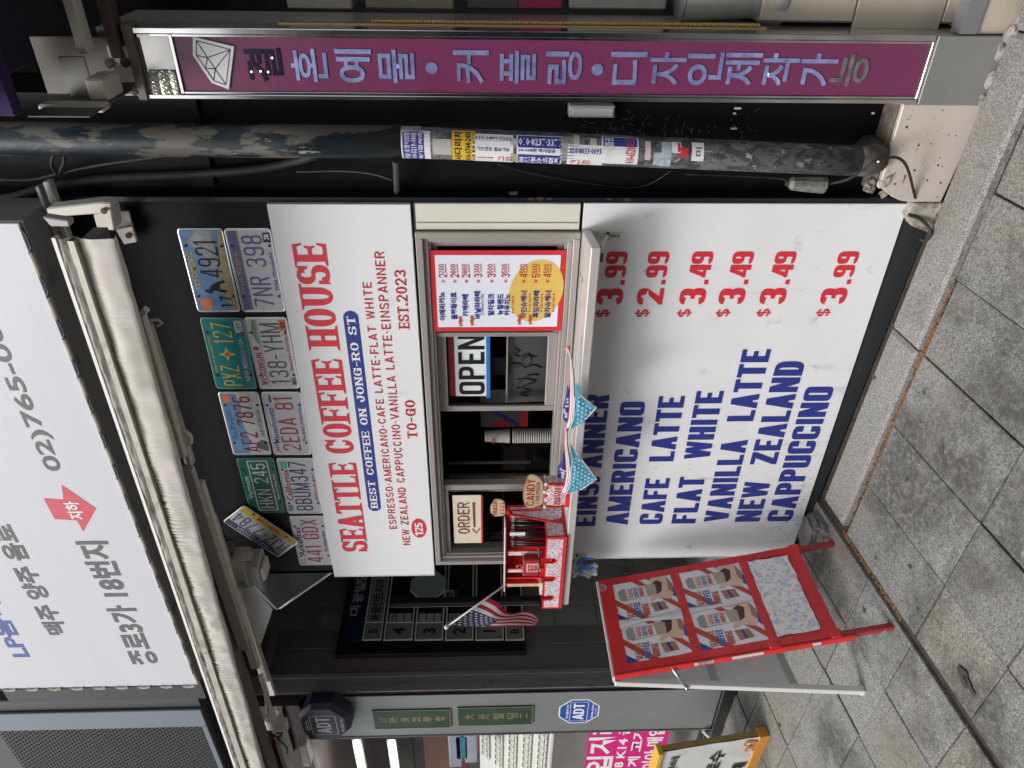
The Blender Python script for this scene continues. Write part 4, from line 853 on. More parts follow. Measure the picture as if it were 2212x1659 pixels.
# taped plug and its cord
tp = thing('taped_plug', 'electrical plug wrapped in clear tape hanging beside the pipe foot', 'plug', tuple(WY(*c13(790, 1200), -.01)))
a, b_ = WY(*c13(670, 1195), -.02), WY(*c13(905, 1205), -.02)
build(MB().tube([a, a.lerp(b_, .1), a.lerp(b_, .5), b_], [.012, .022, .026, .028], 10), 'tape_wrap', M('cloudy_tape', (.16, .16, .145), .25, var=.4, vs=50, bump=.8, bs=60), tp)
build(MB().ball(a, .012, 8), 'plug_body', cable, tp)
wire('power_cord', [b_, WY(*c13(1060, 1170), -.06), WY(*c13(1200, 1080), -.115), WY(*c13(1290, 1040), -.12), WY(*c13(1380, 1030), -.12), WY(*c13(1440, 1080), -.11), WY(*c13(1475, 1190), -.07), WY(*c13(1500, 1300), -.03)], .0045, cable, None, None, tp)
p = WY(*c13(1258, 1056), -.125); build(MB().ball(p, .004, 6), 'cable_tie', wink, tp)
wire('ground_cable', [WG(*c13(1450, 1400), .10), WG(*c13(1530, 1430), .06), WG(*c13(1590, 1490), .03), WG(*c13(1600, 1530), .022), WG(*c13(1565, 1570), .022), WG(*c13(1530, 1560), .03)], .006, cable, 'thick black cable looping on the ground at the kiosk corner')
wire('thin_wire', [WY(*c13(0, 1140), .0), WY(*c13(300, 1150), .02), WY(*c13(600, 1165), .0), WY(*c13(680, 1190), -.02)], .002, cable, 'thin black wire leading down to the taped plug', 'wire')
# small junction box on the black strip
p0, p1 = WY(*c12(1450, 740), .045), WY(*c12(1748, 665), .045)
jb = thing('junction_box', 'small grey metal junction box on the black strip beside the purple sign', 'box', (p0.x, .05, p1.z))
boxo('housing', min(p0.x, p1.x), max(p0.x, p1.x), .012, .058, p1.z, p0.z, M('grey_box', (.42, .43, .44), .4, .3, var=.05), jb, .003)
boxo('cover_lip', min(p0.x, p1.x)+.006, max(p0.x, p1.x)-.006, .009, .013, p1.z+.006, p0.z-.01, M('grey_box_light', (.52, .53, .54), .35, .3), jb, .001)
# scraps and straw like scratches on the black strip
sm = MB()
for _ in range(70):
    p = WY(random.uniform(1250, 1640), random.uniform(236, 292) if random.random() < .5 else random.uniform(262, 296), .058)
    if p.x > 1.13 or p.x < .9: continue
    a = random.uniform(0, 3.14); L_ = random.uniform(.001, .009); d = V((math.cos(a)*L_, 0, math.sin(a)*L_)); n = V((-d.z, 0, d.x)).normalized()*.00045
    sm.add([p-d-n, p+d-n, p+d+n, p-d+n], [(0, 1, 2, 3)])
build(sm, 'scratch_marks', M('pale_fibres', (.20, .18, .13), .8), kind='stuff', label='pale fibres and scratches stuck to the black strip by the pipe')
for i, (cx, cy, w_) in enumerate(((340, 708, .024), (320, 742, .012), (315, 840, .022), (1224, 740, .012))):
    p = WY(*c13(cx, cy), .057); a = MB().add([(p.x-.0025, p.y, p.z-w_/2), (p.x+.003, p.y, p.z-w_/2+.003), (p.x+.003, p.y, p.z+w_/2), (p.x-.003, p.y, p.z+w_/2-.002)], [(0, 1, 2, 3)])
    tag(build(a, 'paper_scrap', M('cream_paper', (.66, .62, .5), .7)), ['larger cream paper scrap nearest the purple sign on the black strip', 'tiny cream scrap left of the larger one on the black strip', 'cream paper scrap nearest the pipe on the black strip', 'lowest cream scrap on the black strip, above the marble block'][i], 'scrap', 'paper scraps on the black strip')
# ================================================================== THRESHOLD STONES
st = thing('threshold_block', 'cream marble block with dark spatter below the black strip', 'stone', (1.0, .0, 0))
mb = MB(); z1 = WY(1950, 225, -.03).z
pts = [(.845, gz(.845, 0)), (1.146, gz(1.146, 0)-.02), (1.146, z1), (.90, z1-.004), (.885, z1-.02), (.862, z1-.055), (.850, z1-.085), (.845, z1-.12)]
build(MB().prism([(x, -.035, z) for x, z in pts], (0, .12, 0)), 'marble_slab', marble, st, .003)
pts = [(.735, gz(.73, 0)-.02), (.843, gz(.845, 0)-.02), (.843, z1-.13), (.80, z1-.115), (.765, z1-.15)]
build(MB().prism([(x, -.04, z) for x, z in pts], (0, .1, 0)), 'cracked_corner', M('dirty_mortar', (.36, .33, .29), .85, var=.35, vs=25, bump=1., bs=40, dirt=(.07, .055, .04), ds=18, dt=.5), st, .004)
for k_, (a_, b_, s_) in enumerate(((1200, 1215, .022), (1330, 1160, .030), (1420, 1150, .026), (1400, 1240, .020), (1440, 1010, .018), (1340, 960, .014), (1300, 1260, .018), (1470, 1250, .022))):
    mm = MB().ball(WY(*c13(a_, b_), -.02), s_, 9, sy=.7, sz=.8); c_ = sum(mm.v, V((0, 0, 0)))/len(mm.v); mm.v = [c_+(v_-c_)*(1+.5*math.sin(v_.x*310+k_)*math.cos(v_.z*260+v_.y*180)) for v_ in mm.v]
    build(mm, 'mortar_lump', M('rough_mortar', (.26, .235, .20), .95, var=.5, vs=35, bump=1., bs=50, dirt=(.06, .045, .03), ds=22, dt=.55), st)
build(MB().ball(WY(*c13(1280, 1200), -.03), .016, 8, sy=.6), 'mortar_lump', M('pale_mortar', (.45, .43, .38), .9, bump=.8), st)
sp = MB()
for _ in range(46):
    x, z = random.uniform(.90, 1.13), random.uniform(gz(1, 0)+.01, z1-.01); r = random.choice([.0012, .0015, .002, .0025, .004])
    sp.add([(x+r*math.cos(k*1.047), -.0358, z+r*math.sin(k*1.047)*random.uniform(.7, 1.2)) for k in range(6)], [list(range(6))])
build(sp, 'spatter', M('dark_spatter', (.05, .03, .06), .6), st)
boxo('dirt_ledge', .865, 1.146, -.022, .0598, z1-.002, z1+.010, M('ledge_dirt', (.12, .10, .08), .95, var=.5, vs=40, bump=1., bs=60), st, .006)
for i, (cx, cy, s_) in enumerate(((2050, 340, .026), (1995, 520, .024), (1935, 650, .018), (2110, 235, .02), (2150, 200, .016), (2180, 130, .018))):
    p = WG(*c13(cx, cy), .008); mm = MB().ball(p, s_, 7, sx=1.15, sy=.8, sz=.55)
    mm.v = [p+(v_-p)*(1+.45*math.sin(v_.x*400+i)*math.cos(v_.z*300+v_.y*200)) for v_ in mm.v]
    tag(build(mm, 'broken_stone', M('rubble', (.27, .255, .23), .95, var=.45, vs=40, bump=1., bs=50)), ['large pale broken stone by the middle of the purple sign foot', 'broken stone between the two largest at the purple sign foot', 'small brown stone at the left corner of the purple sign foot', 'broken stone at the right corner of the purple sign foot', 'small flat stone below the steel threshold', 'outermost stone chip under the right tiled step'][i], 'stone', 'stone fragments under the purple sign column')
# ================================================================== PURPLE SIGN COLUMN
PX0, PX1 = 1.146, 1.332; YS = -.035
S = thing('jewelry_sign', 'tall purple light box with lavender Korean letters in a stainless steel frame', 'sign', (1.24, 0, -.05))
zt = WY(300, 140, YS).z; zb = gz(1.24, 0)-.02
topz, botz = WY(385, 140, YS).z, WY(1990, 140, YS).z
boxo('back_box', PX0+.004, PX1-.004, YS+.02, .28, zb+.01, zt+.10, bsteel, S)
boxo('steel_frame', PX0, PX0+.013, YS-.004, YS+.10, .155, zt, steel, S, .002); boxo('steel_frame', PX1-.016, PX1, YS-.004, YS+.10, .155, zt, steel, S, .002)
boxo('inner_frame', PX0+.0135, PX0+.020, YS+.001, YS+.03, .155, topz+.06, steel, S, .001); boxo('inner_frame', PX1-.0235, PX1-.0165, YS+.001, YS+.03, .155, topz+.06, steel, S, .001)
boxo('lower_panel', PX0, PX1, YS-.004, YS+.05, zb, .150, M('grey_stone_steel', (.24, .24, .23), .45, .2, var=.08, vs=4, dirt=(.15, .15, .14), ds=5), S, .002)
boxo('bottom_frame', PX0+.014, PX1-.017, YS-.001, YS+.03, .150, .160, steel, S, .001)
purple = M('purple_acrylic', (.155, .030, .088), .26, var=.04, vs=2)
boxo('purple_face', PX0+.0205, PX1-.024, YS+.006, YS+.02, .1605, topz, purple, S)
boxo('top_frame', PX0+.014, PX1-.017, YS-.001, YS+.03, topz+.0005, topz+.010, steel, S, .001)
boxo('steel_cap', PX0+.014, PX1-.017, YS+.002, YS+.03, topz+.0105, topz+.095, M('cap_steel', (.40, .39, .37), .18, .9, var=.2, vs=6), S, .001)
boxo('ledge_bar', PX0-.002, PX1+.01, YS-.012, YS+.05, topz+.100, topz+.128, M('worn_ledge', (.16, .14, .11), .6, .1, var=.2, dirt=(.12, .1, .08), ds=6), S, .004)
film = MB()                                                   # crumpled clear film on the steel cap
film.grid(lambda u, v: V((PX0+.012+.065*u, YS-.002-.006*abs(math.sin(9*u+5*v)*math.cos(7*v)), topz+.012+.075*v)), 12, 12)
build(film, 'clear_film', M('clear_film', (.45, .46, .40), .12, .5, bump=.9, bs=50), S)
lav = M('lavender_sky_tint_letter', (.36, .42, .90), .25, .6, var=.38, vs=26); dklet = M('dark_cut_letter', (.008, .008, .03), .2); grlet = M('dull_green_letter', (.22, .24, .24), .3, .6, var=.5, vs=30)  # sky reflection put into the lavender and green grey letter colours
SP = wallplane(YS+.006)
cxm = (PX0+.0205+PX1-.024)/2; cw_ = .088
for ch, xb in zip('결혼예물·커플링·디자인제작가능', (569, 667, 764, 856, 932, 1018, 1119, 1219, 1292, 1358, 1444, 1524, 1606, 1689, 1771, 1841)):
    m = MB(); z = WY(xb, 140, YS).z
    if ch == '·':
        SP.poly(m, [(cxm-.004+.016*math.cos(k*.3927), z+.0165*math.sin(k*.3927)) for k in range(16)])
    else:
        vs, fs, w_ = ftext(ch, .014, 4); hh = (WY(xb-39, 140, YS).z-WY(xb+39, 140, YS).z); SP.put(m, vs, fs, cxm-cw_/2, z-hh/2, cxm+cw_/2, hh, w_)
    m.v = [V((p.x, p.y, p.z)) for p in m.v]
    build(m, 'letter', dklet if ch == '결' else (grlet if ch == '능' else lav), S, label={'결': 'unlit dark letter', '능': 'green grey letter, reflection in its colour'}.get(ch), solid=.0028)
m = MB(); D = [WY(a/2.9867, b/2.9867, YS) for a, b in ((1243, 235), (1512, 300), (1478, 578), (1365, 535), (1243, 355))]
build(MB().prism([(p.x, YS+.0055, p.z) for p in D], (0, -.006, 0)), 'gem_plate', M('gem_white', (.66, .68, .70), .4), S, .0008)
q = {k: WY(a/2.9867, b/2.9867, YS-.001) for k, (a, b) in dict(a=(1265, 262), b=(1485, 320), c=(1458, 548), d=(1378, 520), e=(1268, 358), f=(1338, 372), g=(1388, 445), h=(1325, 440)).items()}
m = MB()
for s_ in ('ab', 'bc', 'cd', 'de', 'ea', 'af', 'fb', 'fg', 'gb', 'gc', 'ef', 'fh', 'hg', 'gd', 'hd'):
    A, B = q[s_[0]], q[s_[1]]; d = (B-A).normalized(); n = V((-d.z, 0, d.x))*.0011; m.add([A-n, B-n, B+n, A+n], [(0, 1, 2, 3)]); 
for i, p in enumerate(m.v): p.y = YS-.0012-.00002*(i//4)
build(m, 'gem_lines', black, S)
# little LED spots in the dark letter
for a, b in ((1622, 463), (1681, 460), (1755, 374), (1730, 465)):
    p = WY(a/2.9867, b/2.9867, YS-.001); build(MB().ball(p, .003, 6), 'led', M('led_blue_white', (.6, .7, 1), .3, emit=2.), S)
# ================================================================== RIGHT SHOP INTERIOR BEYOND THE PURPLE SIGN
TS = M('beige_tile', (.47, .42, .34), .35, var=.06, vs=3, dirt=(.36, .31, .25), ds=4, dt=.6)
tw = boxo('tiled_wall', 1.34, 2.6, .11, .3, -.3, .62, M('tile_grout', (.22, .2, .17), .8), kind='structure')
for i in range(3):
    for k, (z0, z1) in enumerate(((-.12, .075), (.08, .34), (.345, .62))):
        boxo('wall_tile', 1.345+.42*i-(.1 if k == 1 else 0), 1.345+.42*(i+1)-.004-(.1 if k == 1 else 0), .10, .112, z0, z1, TS, tw, .002)
boxo('wall', 1.34, 3.2, .75, .9, -.3, 3.4, M('shop_back_wall', (.09, .085, .08), .7, var=.2), kind='structure')
boxo('shop_floor', 1.34, 3.2, .11, .75, .58, .615, M('display_ledge', (.36, .33, .27), .5), kind='structure')
thr = boxo('steel_threshold', 1.335, 2.4, -.03, .02, WY(2100, 40, -.03).z-.028, WY(2100, 40, -.03).z+.022, M('threshold_steel', (.34, .36, .39), .25, .7, var=.1), kind=None); tag(thr, 'grey steel threshold bar beside the foot of the purple sign', 'bar')
boxo('stone_step', 1.335, 2.4, -.02, .12, -.12, WY(2100, 40, -.03).z-.03, TS, kind='structure')
# grey plastic drum on the ledge
dz1, dz0 = WY(1480, 10, .12).z, WY(1700, 10, .12).z
xx = WY(1600, -14, .12).x
dr = tag(build(MB().lathe((xx, .2, dz0), [(.105, 0), (.110, .006), (.108, .04), (.080, .055), (.078, .10), (.09, .3), (.092, dz1-dz0)], 20), 'plastic_bin', M('grey_plastic', (.30, .31, .28), .5, var=.05), smooth=True), 'grey plastic bin with a flanged foot inside the right shop', 'bin')
# knobbly gold trim down the edge of the steel column
gc = thing('gold_chain', 'knobbly gold bead trim running down the right edge of the purple sign column', 'chain', (1.36, .0, .5))
m = MB(); gz0, gz1 = WY(1640, 45, .0).z, WY(800, 30, .0).z; n = 150
for k in range(n):
    z = gz0+(gz1-gz0)*k/n; m.box(1.345+.0004*k/n, 1.353, -.012, .004, z, z+(gz1-gz0)/n*.62)
build(m, 'bead_row', M('gold_plastic', (.34, .24, .07), .35, .4), gc)
build(MB().box(1.338, 1.3445, -.02, .006, gz0-.02, gz1+.25), 'gold_strip', M('gold_dark', (.22, .17, .07), .4, .4), gc)
for i, (b0, b1, w_, col, lab) in enumerate(((620, 760, .16, (.50, .46, .37), 'cream carton high on the shop ledge right of the purple sign'), (1010, 1120, .12, (.10, .09, .09), 'dark book stack in the right shop'), (1120, 1215, .13, (.40, .03, .12), 'magenta packet in the right shop'), (1230, 1440, .2, (.42, .40, .34), 'large pale box in the right shop'), (790, 980, .1, (.30, .27, .2), 'tan box between the carton and the dark books'))):
    z0, z1 = WY(b1, 10, .3).z, WY(b0, 10, .3).z; x = WY((b0+b1)/2, 20, .3).x
    tag(boxo('shop_box', x+.0, x+.25, .3, .3+w_, z0, z1, M('shopbox_%d' % i, col, .6, var=.1, vs=20), None, .004), lab, 'box')
# ================================================================== NEIGHBOUR AWNING, TOP RIGHT
NA = thing('right_awning', 'folded purple and brown awning with cream metal bracket at the top right', 'awning', (1.5, -.1, 2.5))
def pp(c, Y): return WY(*c, Y)
Yb = -.10
zc_ = lambda a: WY(*ctr(a, 800), Yb).z
xl = WY(*ctr(600, 1090), Yb).x
boxo('canopy_underside', xl+.03, xl+1.2, -.9, -.12, zc_(330)+.06, zc_(330)+.075, M('brown_canvas', (.085, .045, .028), .85, var=.2), NA)
boxo('purple_valance', xl+.02, xl+1.2, -.34, -.30, zc_(600), zc_(420)+.10, M('purple_canvas', (.035, .012, .085), .85, var=.2), NA, .004)
boxo('purple_roll', xl+.10, xl+1.2, -.30, -.12, zc_(640)+.03, zc_(400)+.10, M('purple_canvas_dark', (.014, .006, .03), .9), NA, .01)
boxo('square_tube', xl+.12, xl+1.2, -.11, -.065, zc_(1050), zc_(930), armm, NA, .004)
boxo('back_tube', xl+.10, xl+1.2, -.06, -.01, zc_(1310), zc_(1180), M('brown_beam', (.06, .035, .03), .6), NA, .004)
boxo('side_plate', xl+.008, xl+.012, -.30, -.02, zc_(1250), zc_(620), M('side_plate_dark', (.10, .095, .08), .5), NA, .001)
boxo('bracket_plate', xl+.035, xl+.13, -.045, -.040, zc_(1400), zc_(1130), armm, NA, .002)
boxo('shoulder_plate', xl+.015, xl+.12, -.135, -.130, zc_(1040), zc_(760), M('plate_grey', (.20, .205, .19), .45, .2), NA, .002)
boxo('elbow_block', xl+.012, xl+.07, -.16, -.06, zc_(1230), zc_(1010), armm, NA, .006)
boxo('folded_arm', xl-.002, xl+.018, -.22, -.17, zc_(1250), zc_(560), M('arm_cream', (.62, .60, .53), .4), NA, .006)
boxo('wall_plate', xl+.0, xl+.15, -.036, -.030, zc_(1500), zc_(300), M('plate_brown', (.12, .11, .095), .5, var=.2), NA, .002)
for a, b, r in ((1195, 690, .013), (1365, 675, .014), (1470, 1008, .008)):
    p = WY(*ctr(a, b), -.046); build(MB().tube([p, p+V((0, -.004, 0))], r, 10), 'bolt_hole', seam, NA)
boxo('red_white_edge', xl-.02, xl+.02, -.36, -.33, zc_(300), zc_(60), M('edge_red', (.30, .02, .03), .6), NA)
# grey wall patch above the pipe
boxo('grey_panel', .86, 1.14, .048, .0595, WY(*c11(1280, 720), .05).z, 3.6, M('grey_wall_panel', (.018, .0185, .019), .5, var=.15, spec=.15), kind='structure')
# ================================================================== AWNING OVER THE KIOSK
AW = thing('retracted_awning', 'folded soiled cream canvas awning running along above the licence plates', 'awning', (-.5, -.2, 2.5))
Ya = -.30
AxR, AxL = WY(160, 500, Ya).x, -2.35
def AR(px, py, Y=Ya): return WY(px, py, Y)
def lz(pr_, pl_, Y=Ya):
    a, b = WY(*pr_, Y), WY(*pl_, Y); k = (b.z-a.z)/(b.x-a.x); return lambda x: a.z+k*(x-a.x)
ztop = lz((132, 515), (488, 1571)); zroll = lz((172, 515), (508, 1571)); zbar = lz((186, 515), (520, 1571)); zbot = lz((268, 515), (556, 1571))
def sweep(prof, n, nm, mat, smooth=True, x0=None, x1=None, noise_=None, solid=0):
    xa, xb = (AxL if x0 is None else x0), (AxR if x1 is None else x1); m = MB()
    k = len(prof(0))-1
    def f(u, v):
        x = xa+(xb-xa)*u; P = prof(x); i = min(int(v*k), k-1); t = v*k-i
        y = P[i][0]*(1-t)+P[i+1][0]*t; z = P[i][1]*(1-t)+P[i+1][1]*t
        if noise_: dy, dz = noise_(x, v); y += dy; z += dz
        return (x, y, z)
    m.grid(f, n, k if not noise_ else 14); return build(m, nm, mat, AW, smooth=smooth, solid=solid)
sweep(lambda x: [(-.345, ztop(x)-.010), (-.345, ztop(x)), (-.325, ztop(x)), (-.325, ztop(x)-.010), (-.345, ztop(x)-.010)], 4, 'front_lip', M('awning_lip_white', (.8, .79, .75), .35), False)
from mathutils import noise as NZ
sweep(lambda x: [(-.34, ztop(x)-.011), (-.352, (ztop(x)+zroll(x))/2), (-.34, zroll(x))], 260, 'rolled_canvas', canvasd, noise_=lambda x, v: (.006*NZ.noise(V((x*22, v*3, 1)))+.004*NZ.noise(V((x*60, v*6, 4))), 0))
sweep(lambda x: [(-.365, zbar(x)), (-.365, zroll(x)-.001), (-.335, zroll(x)-.001), (-.335, zbar(x)), (-.365, zbar(x))], 4, 'front_bar', M('front_bar_metal', (.46, .44, .39), .5, .2, var=.15, vs=14, dirt=(.25, .23, .2), ds=12), False)
def pleat(x, v):
    # small vertical gathers under the bar fading downwards, wider sag waves further down
    dens = .5+.5*NZ.noise(V((x*2.1, 0, 7)))
    left = max(0., min(1., (.55-x)/.8))
    ph = x*178+7*NZ.noise(V((x*5, 0, 3)))+4*NZ.noise(V((x*17, v, 5)))-4.5*v*v
    reach = .55+.40*NZ.noise(V((x*9, 0, 11)))
    g = (abs(math.sin(ph))**.6-.5)*max(0, 1-v/max(.15, reach))**.8*.0125*max(0.1, dens*1.6-.25)*(.30+1.0*left)
    s_ = .005*NZ.noise(V((x*5, v*2.5, 0)))+.003*NZ.noise(V((x*18, v*4, 2)))+.003*math.sin(v*math.pi)
    return -g-s_, .004*NZ.noise(V((x*4, v, 9)))*v
sweep(lambda x: [(-.345, zbar(x)), (-.352, (zbar(x)*.6+zbot(x)*.4)), (-.345, zbot(x)), (-.325, zbot(x)+.004)], 1500, 'canvas_valance', canvas, noise_=pleat, solid=.002)
boxo('canvas_back', AxL, AxR-.03, -.29, -.20, 2.52, 2.56, M('awning_back', (.12, .11, .10), .9), AW)
# cream arms folded behind the canvas
def beam(pa, pb, Y, w_, h, nm, mat, par): 
    a, b = WY(*pa, Y), WY(*pb, Y); d = (b-a).normalized(); n = V((0, 1, 0)); u = d.cross(n).normalized()
    m = MB(); m.v = [a+n*sy*w_/2+u*sz*h/2 for sy, sz in ((-1, -1), (1, -1), (1, 1), (-1, 1))]+[b+n*sy*w_/2+u*sz*h/2 for sy, sz in ((-1, -1), (1, -1), (1, 1), (-1, 1))]
    m.f = [[0, 1, 2, 3], [7, 6, 5, 4], [0, 4, 5, 1], [1, 5, 6, 2], [2, 6, 7, 3], [3, 7, 4, 0]]; m.m = [0]*6; return build(m, nm, mat, par, .004)
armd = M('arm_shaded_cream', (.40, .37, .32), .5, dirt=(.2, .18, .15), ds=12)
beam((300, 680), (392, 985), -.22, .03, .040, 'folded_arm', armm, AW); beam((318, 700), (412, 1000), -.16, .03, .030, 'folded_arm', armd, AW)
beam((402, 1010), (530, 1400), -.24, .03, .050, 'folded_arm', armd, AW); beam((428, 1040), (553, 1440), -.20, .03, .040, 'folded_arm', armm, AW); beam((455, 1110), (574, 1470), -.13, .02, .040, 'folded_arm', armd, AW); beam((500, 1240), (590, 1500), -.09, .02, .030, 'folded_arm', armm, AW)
beam(c21(1190, 1150), c21(1245, 1440), -.20, .02, .014, 'crank_arm', armm, AW)
build(MB().tube([WY(*c21(1135, 1130), -.18), WY(*c21(1190, 1145), -.2), WY(*c21(1225, 1175), -.2), WY(*c21(1228, 1215), -.2), WY(*c21(1200, 1235), -.2)], .010, 8), 'crank_hook', armm, AW, smooth=True)
build(MB().tube([WY(*c21(905, 450), -.2), WY(*c21(960, 430), -.2), WY(*c21(1020, 425), -.2), WY(*c21(1045, 445), -.2), WY(*c21(1015, 465), -.2)], .005, 8), 'pull_hook', armm, AW, smooth=True)
beam(c21(905, 400), c21(950, 350), -.2, .02, .02, 'hook_bracket', M('bright_bracket', (.7, .7, .68), .4), AW)
# right-hand bracket
q = lambda a, b, Y=-.04: WY(*caw(a, b), Y)
build(MB().prism([q(1130, 440), q(1350, 440), q(1450, 840), q(1290, 870), q(1180, 690)], (0, .01, 0)), 'mount_plate', M('mount_plate', (.30, .29, .26), .45, .2, dirt=(.16, .14, .12), ds=14), AW, .001)
build(MB().prism([q(1180, 680, -.055), q(1390, 640, -.055), q(1455, 840, -.055), q(1290, 870, -.055)], (0, .012, 0)), 'bolt_tab', armm, AW, .001)
p = q(1350, 752, -.057); build(MB().tube([p, p+V((0, -.006, 0))], .009, 8), 'bolt', M('rust', (.09, .035, .02), .85), AW)
build(MB().prism([q(880, 480, -.14), q(1120, 400, -.14), q(1170, 690, -.14), q(940, 690, -.14)], (0, .06, 0)), 'shoulder', armm, AW, .004)
build(MB().prism([q(265, 400, -.20), q(980, 320, -.20), q(1120, 330, -.20), q(1130, 400, -.20), q(1000, 470, -.20), q(300, 520, -.20)], (0, .05, 0)), 'elbow_arm', M('arm_cream', (.62, .60, .53), .4, dirt=(.3, .27, .22), ds=16, dt=.62), AW, .004)
p = q(1030, 430, -.203); build(MB().tube([p, p+V((0, -.005, 0))], .009, 8), 'pivot_cap', M('dark_red_cap', (.08, .015, .015), .6), AW)
build(MB().prism([q(215, 510, -.33), q(560, 560, -.33), q(580, 640, -.33), q(500, 640, -.33), q(330, 640, -.33)], (0, .03, 0)), 'end_cap', M('end_cap', (.42, .41, .39), .5), AW, .003)
# ================================================================== KARAOKE LIGHT BOX
LB = thing('light_box_sign', 'large white fabric light box sign laced with cream rope above the awning', 'sign', (-.3, -.2, 2.7))
Yl = -.22
bR, bL = WY(45, 480, Yl), WY(430, 1480, Yl)
lx0, lx1 = bL.x, bR.x; lzb = (bR.z+bL.z)/2
boxo('fabric_face', lx0+.004, lx1-.004, Yl, Yl+.01, lzb+.008, 3.7, boxface, LB, .002)
boxo('box_body', lx0, lx1, Yl+.0105, -.03, lzb, 3.7, greymet, LB, .002)
boxo('dark_side', lx0-.003, lx0-.0006, Yl+.012, -.032, lzb+.002, 3.7, M('box_side_dark', (.025, .03, .038), .5), LB)
boxo('rear_trim', lx0-.75, lx1+.06, -.06, -.03, lzb-.004-.02, lzb-.004, trim, LB, .003)
boxo('rear_trim', lx0-.75, lx1+.06, -.10, -.075, lzb-.014, lzb-.002, M('grey_trim', (.25, .25, .24), .4), LB, .002)
n = 30
for k in range(n):
    xa = lx0+.02+(lx1-lx0-.04)*k/n; L_ = (lx1-lx0-.04)/n
    if k % 2 == 0: build(MB().tube([(xa, Yl-.002, lzb+.004), (xa+L_*.5, Yl-.004, lzb+.001), (xa+L_, Yl-.002, lzb+.004)], .0075, 8), 'rope_stitch', rope, LB)
    else: build(MB().tube([(xa, Yl+.004, lzb+.008), (xa+L_*.25, Yl-.002, lzb-.004), (xa+L_*.75, Yl-.002, lzb-.004), (xa+L_, Yl+.004, lzb+.008)], .003, 6), 'dark_lacing', cordw, LB)
for k in range(22):
    za = lzb+.02+.05*k
    if k % 2 == 0: build(MB().tube([(lx0, Yl-.002, za), (lx0-.004, Yl-.004, za+.025), (lx0, Yl-.002, za+.05)], .0065, 8), 'rope_stitch', rope, LB)
    else: build(MB().tube([(lx0+.006, Yl, za), (lx0-.004, Yl, za+.012), (lx0-.004, Yl, za+.04), (lx0+.006, Yl, za+.05)], .003, 6), 'dark_lacing', cordw, LB)
LP = wallplane(Yl)
def lt2(s, a, b, t, bold=.035, mat=gink): m = MB(); PT(m, LP, s, a, b, t, None, bold, Y=Yl, lift=.001, res=4); build(m, 'lettering', mat, LB)
lt2('종로3가 18번지', (345, 1436), (233, 1168), (284, 1436))
lt2('맥주 양주 음료', (136, 1371), (44, 1132), (88, 1371))
lt2('02)765-0073', (138, 1017), (-22, 610), (92, 1017), .02)
lt2('LP음악', (57, 1419), (8, 1290), (10, 1419), .03, M('lp_blue', (.06, .10, .33), .5))
m = MB(); pts = [WY(a, b, Yl) for a, b in ((94, 1076), (137, 1079), (133, 1047), (208, 1098), (180, 1148), (166, 1124), (118, 1121))]
LP.poly(m, [(p.x, p.z) for p in pts], .0008); build(m, 'red_arrow', M('arrow_red', (.60, .06, .09), .45), LB)
m = MB(); PT(m, LP, '지하', (183, 1121), (172, 1082), (150, 1121), None, .03, Y=Yl, lift=.002); build(m, 'arrow_lettering', wink, LB)
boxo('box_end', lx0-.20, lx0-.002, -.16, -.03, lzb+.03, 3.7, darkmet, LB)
# ================================================================== VENT GRILLE, TOP LEFT
VG = thing('vent_grille', 'dark perforated grille in a blue grey frame above the left shop', 'grille', (-2.3, -.1, 2.8))
Yv = -.15
gx1 = WY(430, 1529, Yv).x; gzb = (WY(430, 1529, Yv).z+WY(491, 1659, Yv).z)/2
frm = M('blue_grey_frame', (.15, .175, .20), .38, .3, var=.04)
boxo('case', gx1-2.4, lx0-.21, Yv+.004, .02, gzb+.0, 4.2, M('grille_case', (.035, .04, .045), .5), VG, .004)
ix1 = WY(437, 1565, Yv).x; izb = WY(437, 1565, Yv).z
boxo('frame_bar', ix1, gx1, Yv-.012, Yv+.0035, gzb, 4.2, frm, VG, .003); boxo('frame_bar', gx1-2.4, ix1-.0005, Yv-.012, Yv+.0035, gzb, izb, frm, VG, .003)
boxo('inner_back', gx1-2.4, ix1-.001, Yv+.012, Yv+.016, izb, 4.2, M('grille_back', (.004, .004, .005), .9), VG)
m = MB(); gw, gh = .027, .027
for i in range(70):
    for k in range(60):
        x = ix1-.010-i*gw-(.5*gw if k % 2 else 0); z = izb+.010+k*gh*.62
        m.add([(x-gw*.47, Yv+.001, z), (x, Yv-.003, z-gh*.20), (x+gw*.47, Yv+.001, z), (x, Yv-.003, z+gh*.16)], [(0, 1, 2, 3)])
build(m, 'perforated_mesh', M('mesh_grey', (.030, .031, .033), .5, .2), VG, kind='stuff')
# ================================================================== SMALL WHITE BOX BY THE PLATES, CABLES
q = lambda a, b, Y=-.12: WY(*c31(a, b), Y)
sb = thing('camera_box', 'grimy cream plastic box mounted under the awning beside the plates', 'box', tuple(q(1690, 400)))
a, b_ = q(1690, 440), q(1450, 350)
boxo('housing', a.x-.005, a.x+.115, -.17, -.06, min(a.z, b_.z)-.0, max(a.z, b_.z)-.015, plastic, sb, .006)
boxo('lid', a.x-.010, a.x+.120, -.175, -.055, min(a.z, b_.z)+.05, max(a.z, b_.z)-.02, M('plastic_lid', (.40, .385, .33), .5, dirt=(.2, .18, .15), ds=10), sb, .006)
boxo('front_knob', a.x+.02, a.x+.09, -.16, -.08, min(a.z, b_.z)-.018, min(a.z, b_.z)-.001, M('plastic_knob', (.52, .52, .48), .5), sb, .004)
boxo('label_strip', a.x+.120, a.x+.122, -.14, -.09, min(a.z, b_.z)+.03, min(a.z, b_.z)+.08, M('strip_cream', (.5, .48, .42), .5), sb)
